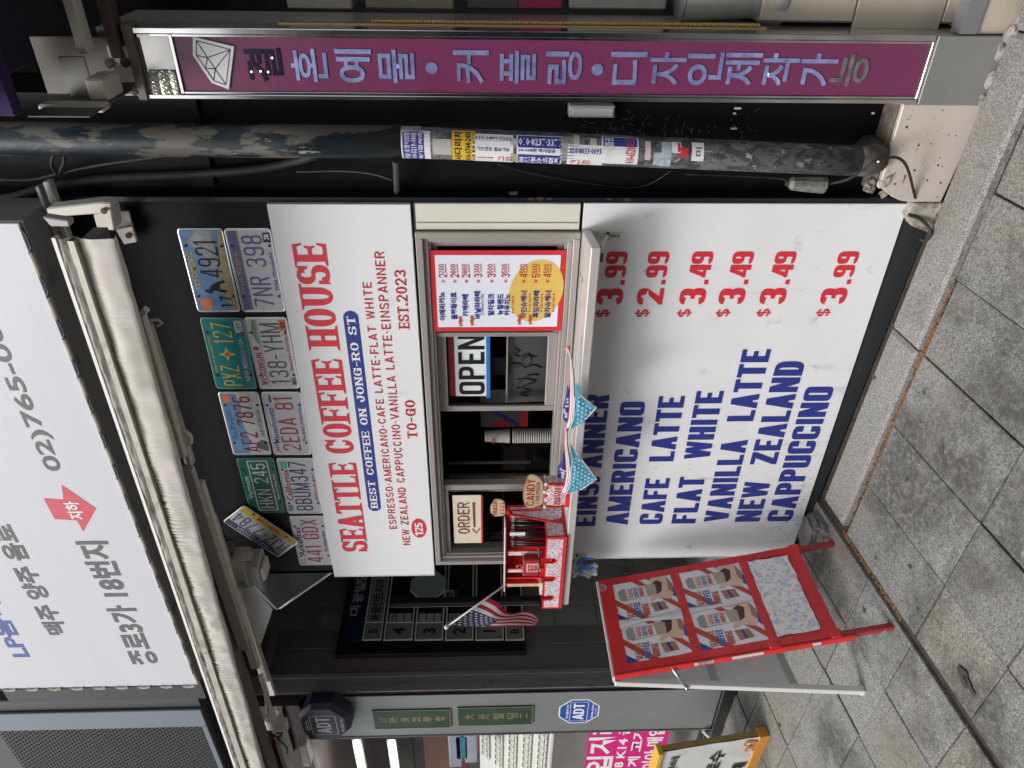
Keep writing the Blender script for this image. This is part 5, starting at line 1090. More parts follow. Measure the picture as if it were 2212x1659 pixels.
wire('tangled_wire', [q(1330, 160), q(1400, 140), q(1440, 190), q(1420, 230), q(1470, 200), q(1500, 260), q(1450, 330), q(1390, 420), q(1440, 500)], .004, cable, 'tangled black wires by the cream box under the awning', 'wire')
wire('tangled_wire', [q(1380, 400), q(1420, 470), q(1480, 450), q(1400, 440), q(1380, 520), q(1460, 500)], .008, cable, 'thick knotted black cable end under the cream box', 'cable')
# ================================================================== PASSAGE SIDE WALL (left of the kiosk)
XW = -1.93
PWALL = boxo('passage_wall', XW-.3, XW, .36, 2.6, -.2, 3.35, M('wall_backing', (.02, .02, .02), .7), kind='structure')
zs = [(-.1, .42), (.42, .86), (.86, 1.02)]; ys = [.37, .62, .92, 1.22, 1.52, 1.9, 2.6]
rowz = [-.1, .16, .50, .78, 1.03, 1.35, 1.70, 2.05, 2.40, 2.75, 3.3]
for a, b_ in zip(rowz, rowz[1:]):
    for c, d in zip(ys, ys[1:]): boxo('stone_panel', XW+.0005, XW+.012, c+.0015, d-.0015, a+.0015, b_-.0015, slate, PWALL, .0015)
pf = boxo('passage_floor', XW, -.83, .045, 2.6, -.1, .075, kerbm, kind='structure')
boxo('step_stone', XW, -1.40, .60, 2.6, .0755, .155, granites[2], pf, .004); boxo('step_stone', -1.395, -.84, .60, 2.6, .0755, .155, granites[0], pf, .004)
def yx(py, px=1113): return WX(px, py, XW).y
DF = thing('door_frame', 'dark metal door frame standing between passage and grey pillar', 'door frame', (XW, .2, .08))
for i, (a, b_, mt, pr_) in enumerate(((1349, 1357, seam, .004), (1357, 1396, bronze, .016), (1397, 1450, bronze, .012), (1451, 1460, M('frame_light', (.30, .31, .31), .35, .4), .022), (1460.5, 1474, greymet, .010), (1474.5, 1490, greymet, .014))):
    ya, yb = yx(b_), yx(a); boxo(('gasket', 'jamb_panel', 'jamb_panel', 'light_bead', 'jamb_panel', 'jamb_panel')[i], XW, XW+pr_, ya, yb-.001, .08, 3.3, mt, DF, .001)
boxo('lintel_strip', XW+.0165, XW+.02, yx(1450), yx(1357), 2.62, 2.66, M('frame_light', (.30, .31, .31), .35), DF)
# directory board
XD = XW+.05
def DX(px, py): return WX(px, py, XD)
DB = thing('building_directory', 'black building directory board with silver framed floor rows on the passage wall', 'sign', (XW, .4, 1.15))
yn = DX(1000, 1410).y; zb = DX(*cfl(1595, 780)).z; ztp = DX(*cfl(-60, 780)).z
boxo('board', XW+.013, XD, yn, 1.35, zb, ztp, M('directory_black', (.010, .011, .012), .35), DB, .003)
DP = Plane(lambda u, v, l: V((XD+l, u, v)))
def dz(cx): return DX(*cfl(cx, 650)).z
dcell = M('directory_cell', (.24, .24, .23), .35, var=.1); dtx = M('directory_text', (.012, .012, .012), .5); dpale = M('directory_pale', (.45, .45, .44), .4); dfr = M('directory_frame', (.78, .77, .72), .4, .2)
hd0, hd1 = dz(215), dz(75)
y0 = yn+.03
boxo('header_band', XD, XD+.003, y0+.06, 1.33, DX(*cfl(235, 300)).z, DX(*cfl(70, 300)).z, M('header_navy', (.015, .025, .075), .35), DB)
m = MB(); HP = Plane(lambda u, v, l: V((XD+.003+l, u, v)))
for ch, cy, cx0, cx1 in (('대', 455, 150, 60), ('광', 345, 180, 85), ('빌', 250, 200, 100), ('딩', 165, 215, 120)):
    u = DX(*cfl(150, cy)).y; z0, z1 = DX(*cfl(cx0, cy)).z, DX(*cfl(cx1, cy)).z
    vs, fs, w_ = ftext(ch, .04, 2); HP.put(m, vs, fs, u-.038, z0, u+.038, z1-z0, w_, .001)
build(m, 'header_lettering', dpale, DB)
rows = [('5', 165, 335), ('4', 350, 605), ('3', 620, 872), ('2', 888, 1137), ('1', 1153, 1402), ('B', 1418, 1582)]
for nm, a, b_ in rows:
    z1, z0 = DX(*cfl(a, 735)).z, DX(*cfl(b_, 710)).z
    yA, yM, yE = DX(*cfl((a+b_)/2, 715)).y, DX(*cfl((a+b_)/2, 556)).y, 1.32
    f = build(MB().add([(XD+.0005, yA, z0), (XD+.0005, yE, z0), (XD+.0005, yE, z1), (XD+.0005, yA, z1)], [(0, 1, 2, 3)]), 'floor_row', dtx, DB, label='directory row for floor '+nm)
    t = .009
    for bb in ((yA, yA+t, z0, z1), (yA+t, yE, z0, z0+t), (yA+t, yE, z1-t, z1), (yM-.006, yM+.003, z0+t, z1-t)): boxo('row_frame', XD+.0008, XD+.007, bb[0], bb[1], bb[2], bb[3], dfr, f, .001)
    boxo('number_cell', XD+.0008, XD+.003, yA+t+.004, yM-.010, z0+t+.004, z1-t-.004, dcell, f)
    m = MB(); Q = Plane(lambda u, v, l: V((XD+.003+l, u, v))); vs, fs, w_ = ftext(nm, .02, 3); cc = (yA+yM)/2; hh = min(.075, (z1-z0)*.45)
    Q.put(m, vs, fs, cc-hh*w_/2, (z0+z1)/2-hh/2, cc+hh*w_/2, hh, w_, .001); build(m, 'floor_number', dtx, f)
    if nm == '5':
        boxo('name_cell', XD+.0008, XD+.003, yM+.006, yE-.01, z0+t+.004, z1-t-.004, M('name_cell', (.42, .42, .40), .35), f)
        m = MB(); k = len('웅플란트치과')
        for ch, cy, cx in zip('웅플란트치과', (515, 450, 385, 330, 268, 210), (280, 290, 300, 308, 318, 326)):
            u = DX(*cfl(cx, cy)).y; zc = DX(*cfl(cx, cy)).z; vs, fs, w_ = ftext(ch, .02, 2); Q.put(m, vs, fs, u-.026, zc-.028, u+.026, .056, w_, .001)
        build(m, 'tenant_name', dtx, f)
    elif nm in '432':
        for k in range(3):
            za = z0+t+.006+(z1-z0-2*t-.012)*k/3; boxo('name_strip', XD+.0008, XD+.003, yM+.008, yM+.062, za+.003, za+(z1-z0-2*t-.012)/3-.003, M('name_strip_pale', (.5, .48, .42), .4), f, .001)
            m = MB(); vs, fs, w_ = ftext({'4': '대', '3': '', '2': '여'}[nm] or ' ', .02, 1)
            if vs and k == 2: Q.put(m, vs, fs, yM+.016, za+.010, yM+.05, (z1-z0-2*t-.012)/3-.022, w_, .001); build(m, 'strip_text', dtx, f)
# octagonal blank plaque and little tags
oc = WX(*cfl(745, 225), XW+.10); ro = abs(WX(*cfl(590, 225), XW+.10).z-WX(*cfl(898, 225), XW+.10).z)/2
OT = thing('octagonal_plaque', 'blank dusty grey green octagonal plaque on the passage wall', 'plaque', tuple(oc))
pts = [(XW+.09, oc.y+ro*1.08*math.cos(R(22.5+45*k)), oc.z+ro*1.08*math.sin(R(22.5+45*k))) for k in range(8)]
build(MB().prism(pts, (.012, 0, 0)), 'plate', M('grey_green_plaque', (.42, .52, .50), .55, var=.06, vs=8), OT, .002)
build(MB().box(XW+.051, XW+.09, oc.y-.02, oc.y+.02, oc.z-.02, oc.z+.02), 'stand_off', seam, OT)
wt = WX(*cfl(930, 290), XW+.09); tg = thing('wall_tag', 'small white tag with a red tip below the octagonal plaque', 'tag', tuple(wt))
boxo('white_tag', XW+.05, XW+.06, wt.y-.045, wt.y+.045, wt.z-.028, wt.z+.03, M('tag_white', (.42, .42, .4), .5), tg, .004); boxo('red_tip', XW+.05, XW+.062, wt.y-.03, wt.y+.04, wt.z-.052, wt.z-.029, M('tag_red', (.22, .012, .015), .5), tg, .004)
m = MB(); vs, fs, w_ = ftext('코', .02, 2); Plane(lambda u, v, l: V((XW+.06+l, u, v))).put(m, vs, fs, wt.y-.025, wt.z-.015, wt.y+.025, .032, w_); build(m, 'tag_text', dtx, tg)
# upright bar in front of the directory
XB = XW+.16
BR_ = thing('glass_door_bar', 'upright grey metal bar standing before the directory board', 'bar', (XB, .6, 1.1))
ya, yb = WX(*cfl(900, 420), XB).y, WX(*cfl(900, 345), XB).y
zt1, zb1 = WX(*cfl(415, 400), XB).z, WX(*cfl(1740, 350), XB).z
boxo('pale_strip', XB, XB+.006, ya, ya+(yb-ya)*.4, zb1, zt1, M('bar_pale', (.24, .24, .23), .4, .3), BR_); boxo('dark_strip', XB-.004, XB+.010, ya+(yb-ya)*.42, yb, zb1, zt1, M('bar_dark', (.05, .05, .05), .4, .3), BR_)
boxo('bottom_hook', XB-.01, XB+.018, ya-.02, yb+.02, zb1-.02, zb1+.02, seam, BR_)
# pale panel and hanging glass sheet near the top of the passage
q = lambda a, b: WY(*c31(a, b), .20)
tag(build(MB().prism([q(1490, 440), q(1610, 480), q(1738, 650), q(1655, 900), q(1600, 900)], (0, .02, 0)), 'ceiling_panel', M('pale_panel', (.62, .61, .57), .6, var=.05, dirt=(.4, .38, .34), ds=7)), 'pale triangular board hanging at the passage ceiling behind the awning arm', 'board')
GS = thing('glass_sheet', 'edge lit hanging glass sheet beside the left end of the title board', 'glass', tuple(WY(*c31(1900, 450), .06)))
q = lambda a, b: WY(*c31(a, b), .06)
build(MB().prism([q(2115, 410), q(1772, 642), q(1590, 455), q(1700, 330), q(2100, 385)], (0, .006, 0)), 'pane', M('smoky_glass', (.05, .055, .055), .12, spec=.6), GS)
E_ = [q(2115, 410), q(1790, 635), q(1765, 642), q(1590, 458)]
build(MB().tube([p+V((0, -.003, 0)) for p in E_], .0045, 6), 'bright_edge', M('edge_white', (.75, .75, .72), .3), GS)
# ================================================================== GREY PILLAR AND THE LEFT SHOP
pz0 = .075
PL = thing('grey_pillar', 'blue grey steel clad pillar left of the entrance passage', 'pillar', (-2.12, .2, .05))
xl_, xr_ = -2.325, XW-.006
boxo('cladding', xl_, xr_, .05, .36, .15, 3.3, pillarm, PL, .004)
boxo('edge_bead', xl_-.012, xl_-.0005, .044, .08, .15, 3.3, M('bead_steel', (.34, .34, .33), .25, .8), PL, .002); boxo('edge_bead', xr_+.0005, xr_+.006, .046, .06, .15, 3.3, M('bead_dark', (.08, .06, .06), .3, .6), PL)
boxo('base_stone', xl_-.13, xr_+.004, .035, .36, .02, .1495, M('black_granite_base', (.018, .019, .02), .22, var=.3, dirt=(.16, .16, .15), ds=9, dt=.64), PL, .005)
PP = wallplane(.05)
def plaque(corn, chars, label, sizes):
    P = [WY(*p, .042) for p in corn]; x0, x1 = (P[0].x+P[3].x)/2, (P[1].x+P[2].x)/2; z1, z0 = (P[0].z+P[1].z)/2, (P[2].z+P[3].z)/2
    T = thing('green_plaque', label, 'plaque', (x0, .045, z0), 'green plaques on the grey pillar')
    boxo('plate', x0, x1, .042, .0499, z0, z1, M('plaque_green', (.028, .06, .038), .35, var=.15, vs=9), T, .0015)
    g = M('plaque_gold', (.30, .24, .10), .4, .3); t = .004
    for bb in ((x0, x1, z0, z0+t), (x0, x1, z1-t, z1), (x1-t, x1, z0+t, z1-t), (x0, x0+t, z0+t, z1-t)): boxo('gold_edge', bb[0], bb[1], .0405, .042, bb[2], bb[3], g, T)
    m = MB(); Q = wallplane(.042); z = z1-.02; 
    for ch, h, w_ in zip(chars, sizes[0], sizes[1]):
        vs, fs, ww = ftext(ch, .012, 2); Q.put(m, vs, fs, (x0+x1)/2-w_/2, z-h, (x0+x1)/2+w_/2, h*.8, ww, .0008); z -= h
    build(m, 'gold_lettering', g, T)
pq = [cad(1030, 330), cad(1048, 497), cad(1722, 465), cad(1705, 318)]
plaque([pq[1], pq[0], pq[3], pq[2]], ['社團', '陽', '泉', '藝', '學', '會'], 'green plaque with worn gold hanja, the upper of two on the grey pillar', ([.055, .062, .062, .062, .062, .07], [.05, .05, .05, .05, .05, .05]))
plaque([c32(737, 1395), c32(727, 1287), c32(1213, 1255), c32(1210, 1375)], ['大', '光', '빌', '딩', '二'], 'green plaque with a gold edge and large gold characters, the lower one', ([.075, .08, .08, .08, .05], [.055, .055, .055, .055, .05]))
# blue octagonal security sticker
def octo(cx, cz, rx, rz, sc_=1.): return [(cx+rx*sc_*c/.924, cz+rz*sc_*s_/.924) for c, s_ in ((math.cos(R(22.5+45*k)), math.sin(R(22.5+45*k))) for k in range(8))]
c_ = WY(*cle(515, 370), .05); rz = abs(WY(*cle(368, 370), .05).z-WY(*cle(660, 370), .05).z)/2; rx = abs(WY(*cle(515, 285), .05).x-WY(*cle(515, 457), .05).x)/2
A1 = thing('security_sticker', 'blue octagonal security company sticker low on the grey pillar', 'sticker', (c_.x, .05, c_.z))
ablue = M('security_blue', (.02, .09, .38), .3)
m = MB(); PP.poly(m, octo(c_.x, c_.z, rx, rz), .0008); build(m, 'white_border', wink, A1)
m = MB(); PP.poly(m, octo(c_.x, c_.z, rx, rz, .93), .0014); build(m, 'blue_face', ablue, A1)
m = MB(); bx, bz = rx*.80, rz*.42
for bb in ((-bx, bx, bz, bz+.003), (-bx, bx, -bz-.003, -bz), (-bx, -bx+.003, -bz, bz), (bx-.003, bx, -bz, bz)): PP.poly(m, [(c_.x+bb[0], c_.z+bb[2]), (c_.x+bb[1], c_.z+bb[2]), (c_.x+bb[1], c_.z+bb[3]), (c_.x+bb[0], c_.z+bb[3])], .002)
vs, fs, w_ = ltext('ADT', (.62, .2, .16, .5, 2.2, 0, .03)); PP.put(m, vs, fs, c_.x-bx*.84, c_.z-bz*.62, c_.x+bx*.84, bz*1.3, w_, .002)
vs, fs, w_ = ftext('캡스출동경비', .02, 1); PP.put(m, vs, fs, c_.x-bx*.72, c_.z+bz*1.22, c_.x+bx*.72, .014, w_, .002); vs, fs, w_ = ftext('1588-6400', .02, 1); PP.put(m, vs, fs, c_.x-bx*.72, c_.z-bz*1.75, c_.x+bx*.72, .014, w_, .002)
vs, fs, w_ = ftext('고객센터', .02, 1); PP.put(m, vs, fs, c_.x-bx*.4, c_.z-bz*2.05, c_.x+bx*.4, .007, w_, .002)
build(m, 'white_lettering', wink, A1)
# navy octagonal alarm box
Yq = -.04; c_ = WY(*cad(610, 455), Yq); rz = abs(WY(*cad(385, 455), Yq).z-WY(*cad(845, 455), Yq).z)/2; rx = abs(WY(*cad(610, 305), Yq).x-WY(*cad(610, 615), Yq).x)/2
A2 = thing('alarm_box', 'dark navy octagonal alarm box high on the grey pillar', 'alarm box', (c_.x, .05, c_.z))
m = MB(); o1, o2, o3 = octo(c_.x, c_.z, rx, rz), octo(c_.x, c_.z, rx, rz, .97), octo(c_.x, c_.z, rx, rz, .84)
m.v = [V((x, .048, z)) for x, z in o1]+[V((x, Yq+.025, z)) for x, z in o2]+[V((x, Yq, z)) for x, z in o3]
m.f = [[i, (i+1) % 8, 8+(i+1) % 8, 8+i] for i in range(8)]+[[8+i, 8+(i+1) % 8, 16+(i+1) % 8, 16+i] for i in range(8)]+[[16+i for i in range(8)], [i for i in range(8)][::-1]]; m.m = [0]*len(m.f)
build(m, 'housing', M('alarm_navy', (.012, .018, .035), .4, var=.1), A2, .003)
m = MB(); Q = wallplane(Yq); bx, bz = rx*.50, rz*.47
pale = M('alarm_pale', (.50, .50, .49), .5)
for bb in ((-bx, bx, bz, bz+.004), (-bx, bx, -bz-.004, -bz), (-bx-.004, -bx, -bz, bz), (bx, bx+.004, -bz, bz)): Q.poly(m, [(c_.x+bb[0], c_.z+bb[2]), (c_.x+bb[1], c_.z+bb[2]), (c_.x+bb[1], c_.z+bb[3]), (c_.x+bb[0], c_.z+bb[3])], .001)
vs, fs, w_ = ltext('ADT', (.62, .2, .16, .5, 2.2, 0, .03)); Q.put(m, vs, fs, c_.x-bx*.88, c_.z-bz*.55, c_.x+bx*.88, bz*1.15, w_, .001)
vs, fs, w_ = ftext('캡스', .03, 1); Q.put(m, vs, fs, c_.x-bx*.6, c_.z+bz*1.15, c_.x+bx*.6, .024, w_, .001); vs, fs, w_ = ftext('WORLD No.1', .02, 1); Q.put(m, vs, fs, c_.x-bx*.8, c_.z-bz*1.6, c_.x+bx*.8, .016, w_, .001)
build(m, 'pale_lettering', pale, A2)
# rolled red awning and bracket at the left edge
LA = thing('left_awning_bracket', 'cream awning bracket with a red and white rolled cloth at the far left', 'bracket', tuple(WY(*cad(200, 400), -.12)))
def cbx(nm, a, b_, c, d, Y0, Y1, mat, bev=.003): p_, r_ = WY(*cad(a, b_), Y0), WY(*cad(c, d), Y0); boxo(nm, min(p_.x, r_.x), max(p_.x, r_.x), Y0, Y1, min(p_.z, r_.z), max(p_.z, r_.z), mat, LA, bev)
cbx('hinge_plate', 185, 330, 260, 470, -.14, -.12, armm); cbx('hinge_plate', 80, 190, 150, 350, -.18, -.15, armm); cbx('hinge_block', 90, 430, 300, 500, -.17, -.142, M('arm_cream', (.62, .60, .53), .4))
cbx('arm_end', 370, 640, 500, 820, -.12, -.05, armm, .008); cbx('red_roll', 115, 570, 235, 1100, -.20, -.12, M('red_awning_cloth', (.16, .01, .012), .8, var=.2), .01); cbx('white_roll', 236, 620, 330, 1100, -.18, -.12, M('white_awning_cloth', (.5, .5, .5), .8), .006); cbx('back_plate', 240, 320, 350, 700, -.02, .0, M('plate_rust_brown', (.07, .045, .03), .7, var=.3))
build(MB().tube([WY(*cad(60, 20), -.16), WY(*cad(110, 170), -.17), WY(*cad(120, 350), -.17)], .012, 8), 'arm_rod', armm, LA)
wire('tangled_wire', [WY(*cad(100, 500), -.19), WY(*cad(200, 560), -.2), WY(*cad(250, 520), -.2), WY(*cad(180, 540), -.2), WY(*cad(280, 640), -.2), WY(*cad(290, 700), -.19)], .004, cable, 'thin dark wires tangled on the far left bracket', 'wire')
# left shop: glass front and what shows behind it
LS = thing('shop_window', 'glass shop front with a magenta price sign at the left edge', 'shop window', (-3.0, .12, .1))
boxo('glass_pane', -4.6, xl_-.013, .10, .106, .16, 2.55, gl, LS)
boxo('window_sill', -3.6, xl_-.013, .085, .16, .10, .1595, M('black_granite_base', (.018, .019, .02), .22), LS, .004)
boxo('low_rail', -3.6, xl_-.013, .07, .0845, .02, .1495, M('black_granite_base', (.018, .019, .02), .22), LS, .004)
boxo('fascia', -3.8, XW, .0, .05, 2.42, 2.75, M('shop_brown_fascia', (.040, .026, .022), .5, var=.2), LS)
mag = M('magenta_sheet', (.62, .012, .20), .45)
sx0, sx1 = WY(*c32(1700, 1659), .095).x-.5, xl_-.0135
sz1, sz0 = WY(*c32(1560, 1500), .095).z, WY(*c32(2085, 1430), .095).z
boxo('magenta_sign', sx0, sx1, .094, .098, sz0, sz1, mag, LS)
m = MB(); Q = wallplane(.094)
for s, cx0, cx1, ya, yb in (('매입거래', 1752, 1575, 1790, 1330), ('8 K14 금매', 1830, 1755, 1655, 1240), ('계 고가 매', 1928, 1848, 1650, 1275), ('이아 매입', 2050, 1945, 1665, 1395)):
    za, zb_ = WY(*c32(cx0, 1450), .094).z, WY(*c32(cx1, 1450), .094).z; xa, xb = WY(*c32((cx0+cx1)/2, ya), .094).x, WY(*c32((cx0+cx1)/2, yb), .094).x
    vs, fs, w_ = ftext(s, .03, 2); Q.put(m, vs, fs, xa, za, min(xb, sx1+.12), zb_-za, w_, .001)
m.v = [V((min(p.x, sx1), p.y, p.z)) for p in m.v]
build(m, 'white_lettering', wink, LS)
shopin = M('shop_inner_wall', (.30, .26, .24), .6, var=.1)
boxo('shop_back', -7.2, xl_, 1.7, 1.75, -.1, 2.6, shopin, kind='structure'); boxo('shop_floor', -7.2, xl_, .16, 1.7, -.1, .16, M('shopfloor', (.25, .24, .22), .4), kind='structure')
boxo('shop_ceiling', -7.2, xl_, .16, 1.7, 2.58, 2.64, M('shop_ceiling', (.35, .30, .28), .5), kind='structure'); boxo('shop_side', xl_-.02, xl_, .13, 1.7, .16, 2.58, M('shop_side', (.11, .03, .03), .5), kind='structure')
for i, (px_, py_) in enumerate(((905, 700), (1205, 700))):
    P_ = WY(*cad(px_, py_), .45); x, z = P_.x, P_.z
    L_ = thing('tube_light', ['lit white tube light inside the left shop, the upper one', 'lit white tube light inside the left shop, the lower one'][i], 'light', (x, .4, z))
    build(MB().box(x-.45, x+.12, .45, .47, z-.010, z+.010), 'tube', M('tube_lit', (1, .97, .95), .3, emit=14.), L_); build(MB().box(x-.47, x+.14, .471, .5, z-.03, z+.03), 'holder', M('holder', (.4, .36, .34), .5), L_)
for i, (z0, z1, col) in enumerate(((1.85, 2.02, (.16, .07, .035)), (1.70, 1.83, (.03, .015, .02)), (1.55, 1.69, (.15, .012, .03)), (1.36, 1.50, (.05, .06, .035)))):
    z0, z1 = [(WY(b_, 1600, .62).z) for b_ in ((975, 915), (915, 895), (1010, 977), (890, 845))[i]]
    tag(boxo('wall_banner', -4.2, WY(900, 1560, .62).x, .60, .64, z0, z1, M('banner_%d' % i, col, .5, var=.1)), ['brown banner strip inside the left shop', 'near black banner strip inside the left shop', 'wine red banner strip inside the left shop', 'dark olive banner strip inside the left shop'][i], 'banner')
dc = thing('display_case', 'white jewellery display trays behind the left shop glass', 'display case', (-2.8, .3, .7))
x0_, x1_ = -4.2, WY(1100, 1568, .2).x; zt2, zb2 = WY(1036, 1600, .55).z-.06, WY(1190, 1600, .2).z
build(MB().prism([(x0_, .20, zb2), (x0_, .55, zt2+.06), (x0_, .58, zt2+.06), (x0_, .58, zb2-.02), (x0_, .20, zb2-.02)], (x1_-x0_, 0, 0)), 'case_slope', M('case_white', (.70, .70, .66), .4), dc, .004)
for r in range(5):
    for k in range(12):
        x = x1_-.045-.075*k; t = (r+.5)/5; y = .20+.35*t; z = zb2+(zt2+.06-zb2)*t+.003
        build(MB().prism([(x-.033, y-.032, z-.028), (x+.033, y-.032, z-.028), (x+.033, y+.030, z+.022), (x-.033, y+.030, z+.022)], (0, -.004, .005)), 'jewelry_tray', M('tray_cream', (.62, .61, .56), .5), dc)
m = MB()
for r in range(5):
    for k in range(12):
        for a in range(3):
            for b_ in range(2):
                x = x1_-.065-.075*k+.018*a; t = (r+.3+.35*b_)/5; m.ball((x, .20+.35*t-.008, zb2+(zt2+.06-zb2)*t+.010), .005, 5)
build(m, 'ring_pieces', M('rose_gold', (.30, .16, .09), .3, .6), dc, kind='stuff')
for i, (z, col, w_) in enumerate(((.98, (.05, .20, .24), .1), (1.08, (.35, .36, .44), .14), (1.2, (.32, .33, .42), .12))):
    tag(boxo('display_stand', x1_-.55-.05*i, x1_-.28+.03*i, .30, .30+w_, WY((1000, 1020, 985)[i], 1600, .3).z-.03, WY((1000, 1020, 985)[i], 1600, .3).z+.05, M('stand_%d' % i, col, .3, var=.2), None, .006), ['teal display stand behind the left shop glass', 'lilac grey display stand behind the left shop glass, the middle one', 'pale lilac upper display stand behind the left shop glass'][i], 'stand')
tag(boxo('red_shelf', x1_-1.0, x1_, .62, .66, WY(1034, 1600, .62).z, WY(1026, 1600, .62).z, M('red_shelf', (.33, .03, .02), .4)), 'thin red shelf edge behind the left shop glass', 'shelf')
tag(build(MB().tube([WY(*cle(1415, 510), .03), WY(*cle(1480, 575), .0)], .010, 8), 'light_cylinder', M('cyl_white', (.7, .7, .68), .4)), 'small white cylinder lamp lying by the shop sill', 'lamp')
# ================================================================== YELLOW FRAMED BANNER STAND
B0 = WG(1660, 1582); T0 = WX(1419, 1620, B0.x)
upv = (T0-B0); H_ = upv.length; upv.normalize()
def BF(u, v, l): 
    n = V((0, -upv.z, upv.y)).normalized(); n = n if n.y < 0 else -n
    return V((B0.x, B0.y, B0.z))+V((-1, 0, .03))*(1-u)*.55+upv*v*H_+n*l
BS = thing('cinema_banner_stand', 'white cloth banner stand with yellow top and orange base at the lower left', 'sign', tuple(B0))
def bbox3(nm, u0, u1, v0, v1, l0, l1, mat, bev=.002):
    m = MB(); P = [BF(u, v, l) for l in (l0, l1) for u, v in ((u0, v0), (u1, v0), (u1, v1), (u0, v1))]; m.add(P, [(3, 2, 1, 0), (4, 5, 6, 7), (0, 1, 5, 4), (1, 2, 6, 5), (2, 3, 7, 6), (3, 0, 4, 7)]); return build(m, nm, mat, BS, bev)
cl = MB(); cl.grid(lambda a, b: BF(a, .08+.88*b, .014+.004*NZ.noise(V((a*9, b*5, 2)))), 30, 24); build(cl, 'banner_cloth', M('banner_white', (.60, .60, .59), .7, var=.04, vs=10, bump=.3, bs=30), BS, smooth=True)
bbox3('back_board', 0, 1.0, .02, .97, -.02, .008, M('banner_board', (.3, .22, .06), .5))
bbox3('top_bar', 0, 1.01, .96, 1.0, -.03, .03, M('banner_yellow', (.70, .40, .03), .45)); bbox3('base_panel', 0, 1.01, 0.0, .095, -.03, .022, M('banner_orange', (.60, .25, .04), .45))
bp = Plane(BF)
def BI(px, py):                                              # picture point -> banner u, v
    q = ray(px, py); n = V((0, -upv.z, upv.y)).normalized(); t = (B0-CAM).dot(n)/q.dot(n); P = CAM+q*t
    return 1-(B0.x-P.x)/.55, (P-B0).dot(upv)/H_
m = MB()
for s, bl, tl, wd in (('부터', (1213, 775), (1150, 780), .13), ('로수', (1530, 775), (1425, 780), .24), ('재', (1712, 775), (1610, 782), .13)):
    u, v = BI(*cle(*bl)); _, v2 = BI(*cle(*tl)); vs, fs, w_ = ftext(s, .03, 2); u2, _ = BI(*cle((bl[0]+tl[0])/2, {'부터': 680, '로수': 640, '재': 725}[s]))
    u0_ = u-(wd if s == '로수' and 0 else .0); bp.put(m, vs, fs, u-.03, v, u2, v2-v, w_, .020)
build(m, 'black_lettering', black, BS)
m = MB(); u, v = BI(*cle(1850, 800)); u2, v2 = BI(*cle(1785, 700)); vs, fs, w_ = ftext('극장', .02, 2); bp.put(m, vs, fs, u-.03, v+.01, u2, v2-v-.01, w_, .020); build(m, 'red_lettering', M('banner_red', (.38, .02, .08), .5), BS)
m = MB(); 
def circ(px, py, r, n=12): u, v = BI(*cle(px, py)); return [(u+r*math.cos(k*6.283/n), v+r*math.sin(k*6.283/n)*.95) for k in range(n)]
bp.poly(m, circ(1735, 575, .045), .020); bp.poly(m, circ(1742, 615, .045), .0205)
bp.poly(m, [BI(*cle(*p)) for p in ((1765, 555), (1805, 560), (1800, 635), (1765, 630))], .021); bp.poly(m, [BI(*cle(*p)) for p in ((1770, 640), (1805, 625), (1800, 655), (1775, 662))], .0215)
for a in ((1805, 575), (1805, 600), (1805, 620)):
    u, v = BI(*cle(*a)); u2, v2 = BI(*cle(1850, 560+(a[1]-575)*1.6)); bp.poly(m, [(u-.008, v), (u+.008, v), (u2+.008, v2), (u2-.008, v2)], .0205)
build(m, 'camera_icon', M('icon_orange', (.60, .22, .04), .5), BS)
m = MB(); bp.poly(m, circ(1735, 575, .020), .0225); bp.poly(m, circ(1742, 615, .020), .0225); build(m, 'icon_reels', M('banner_white', (.6, .6, .59), .7), BS)
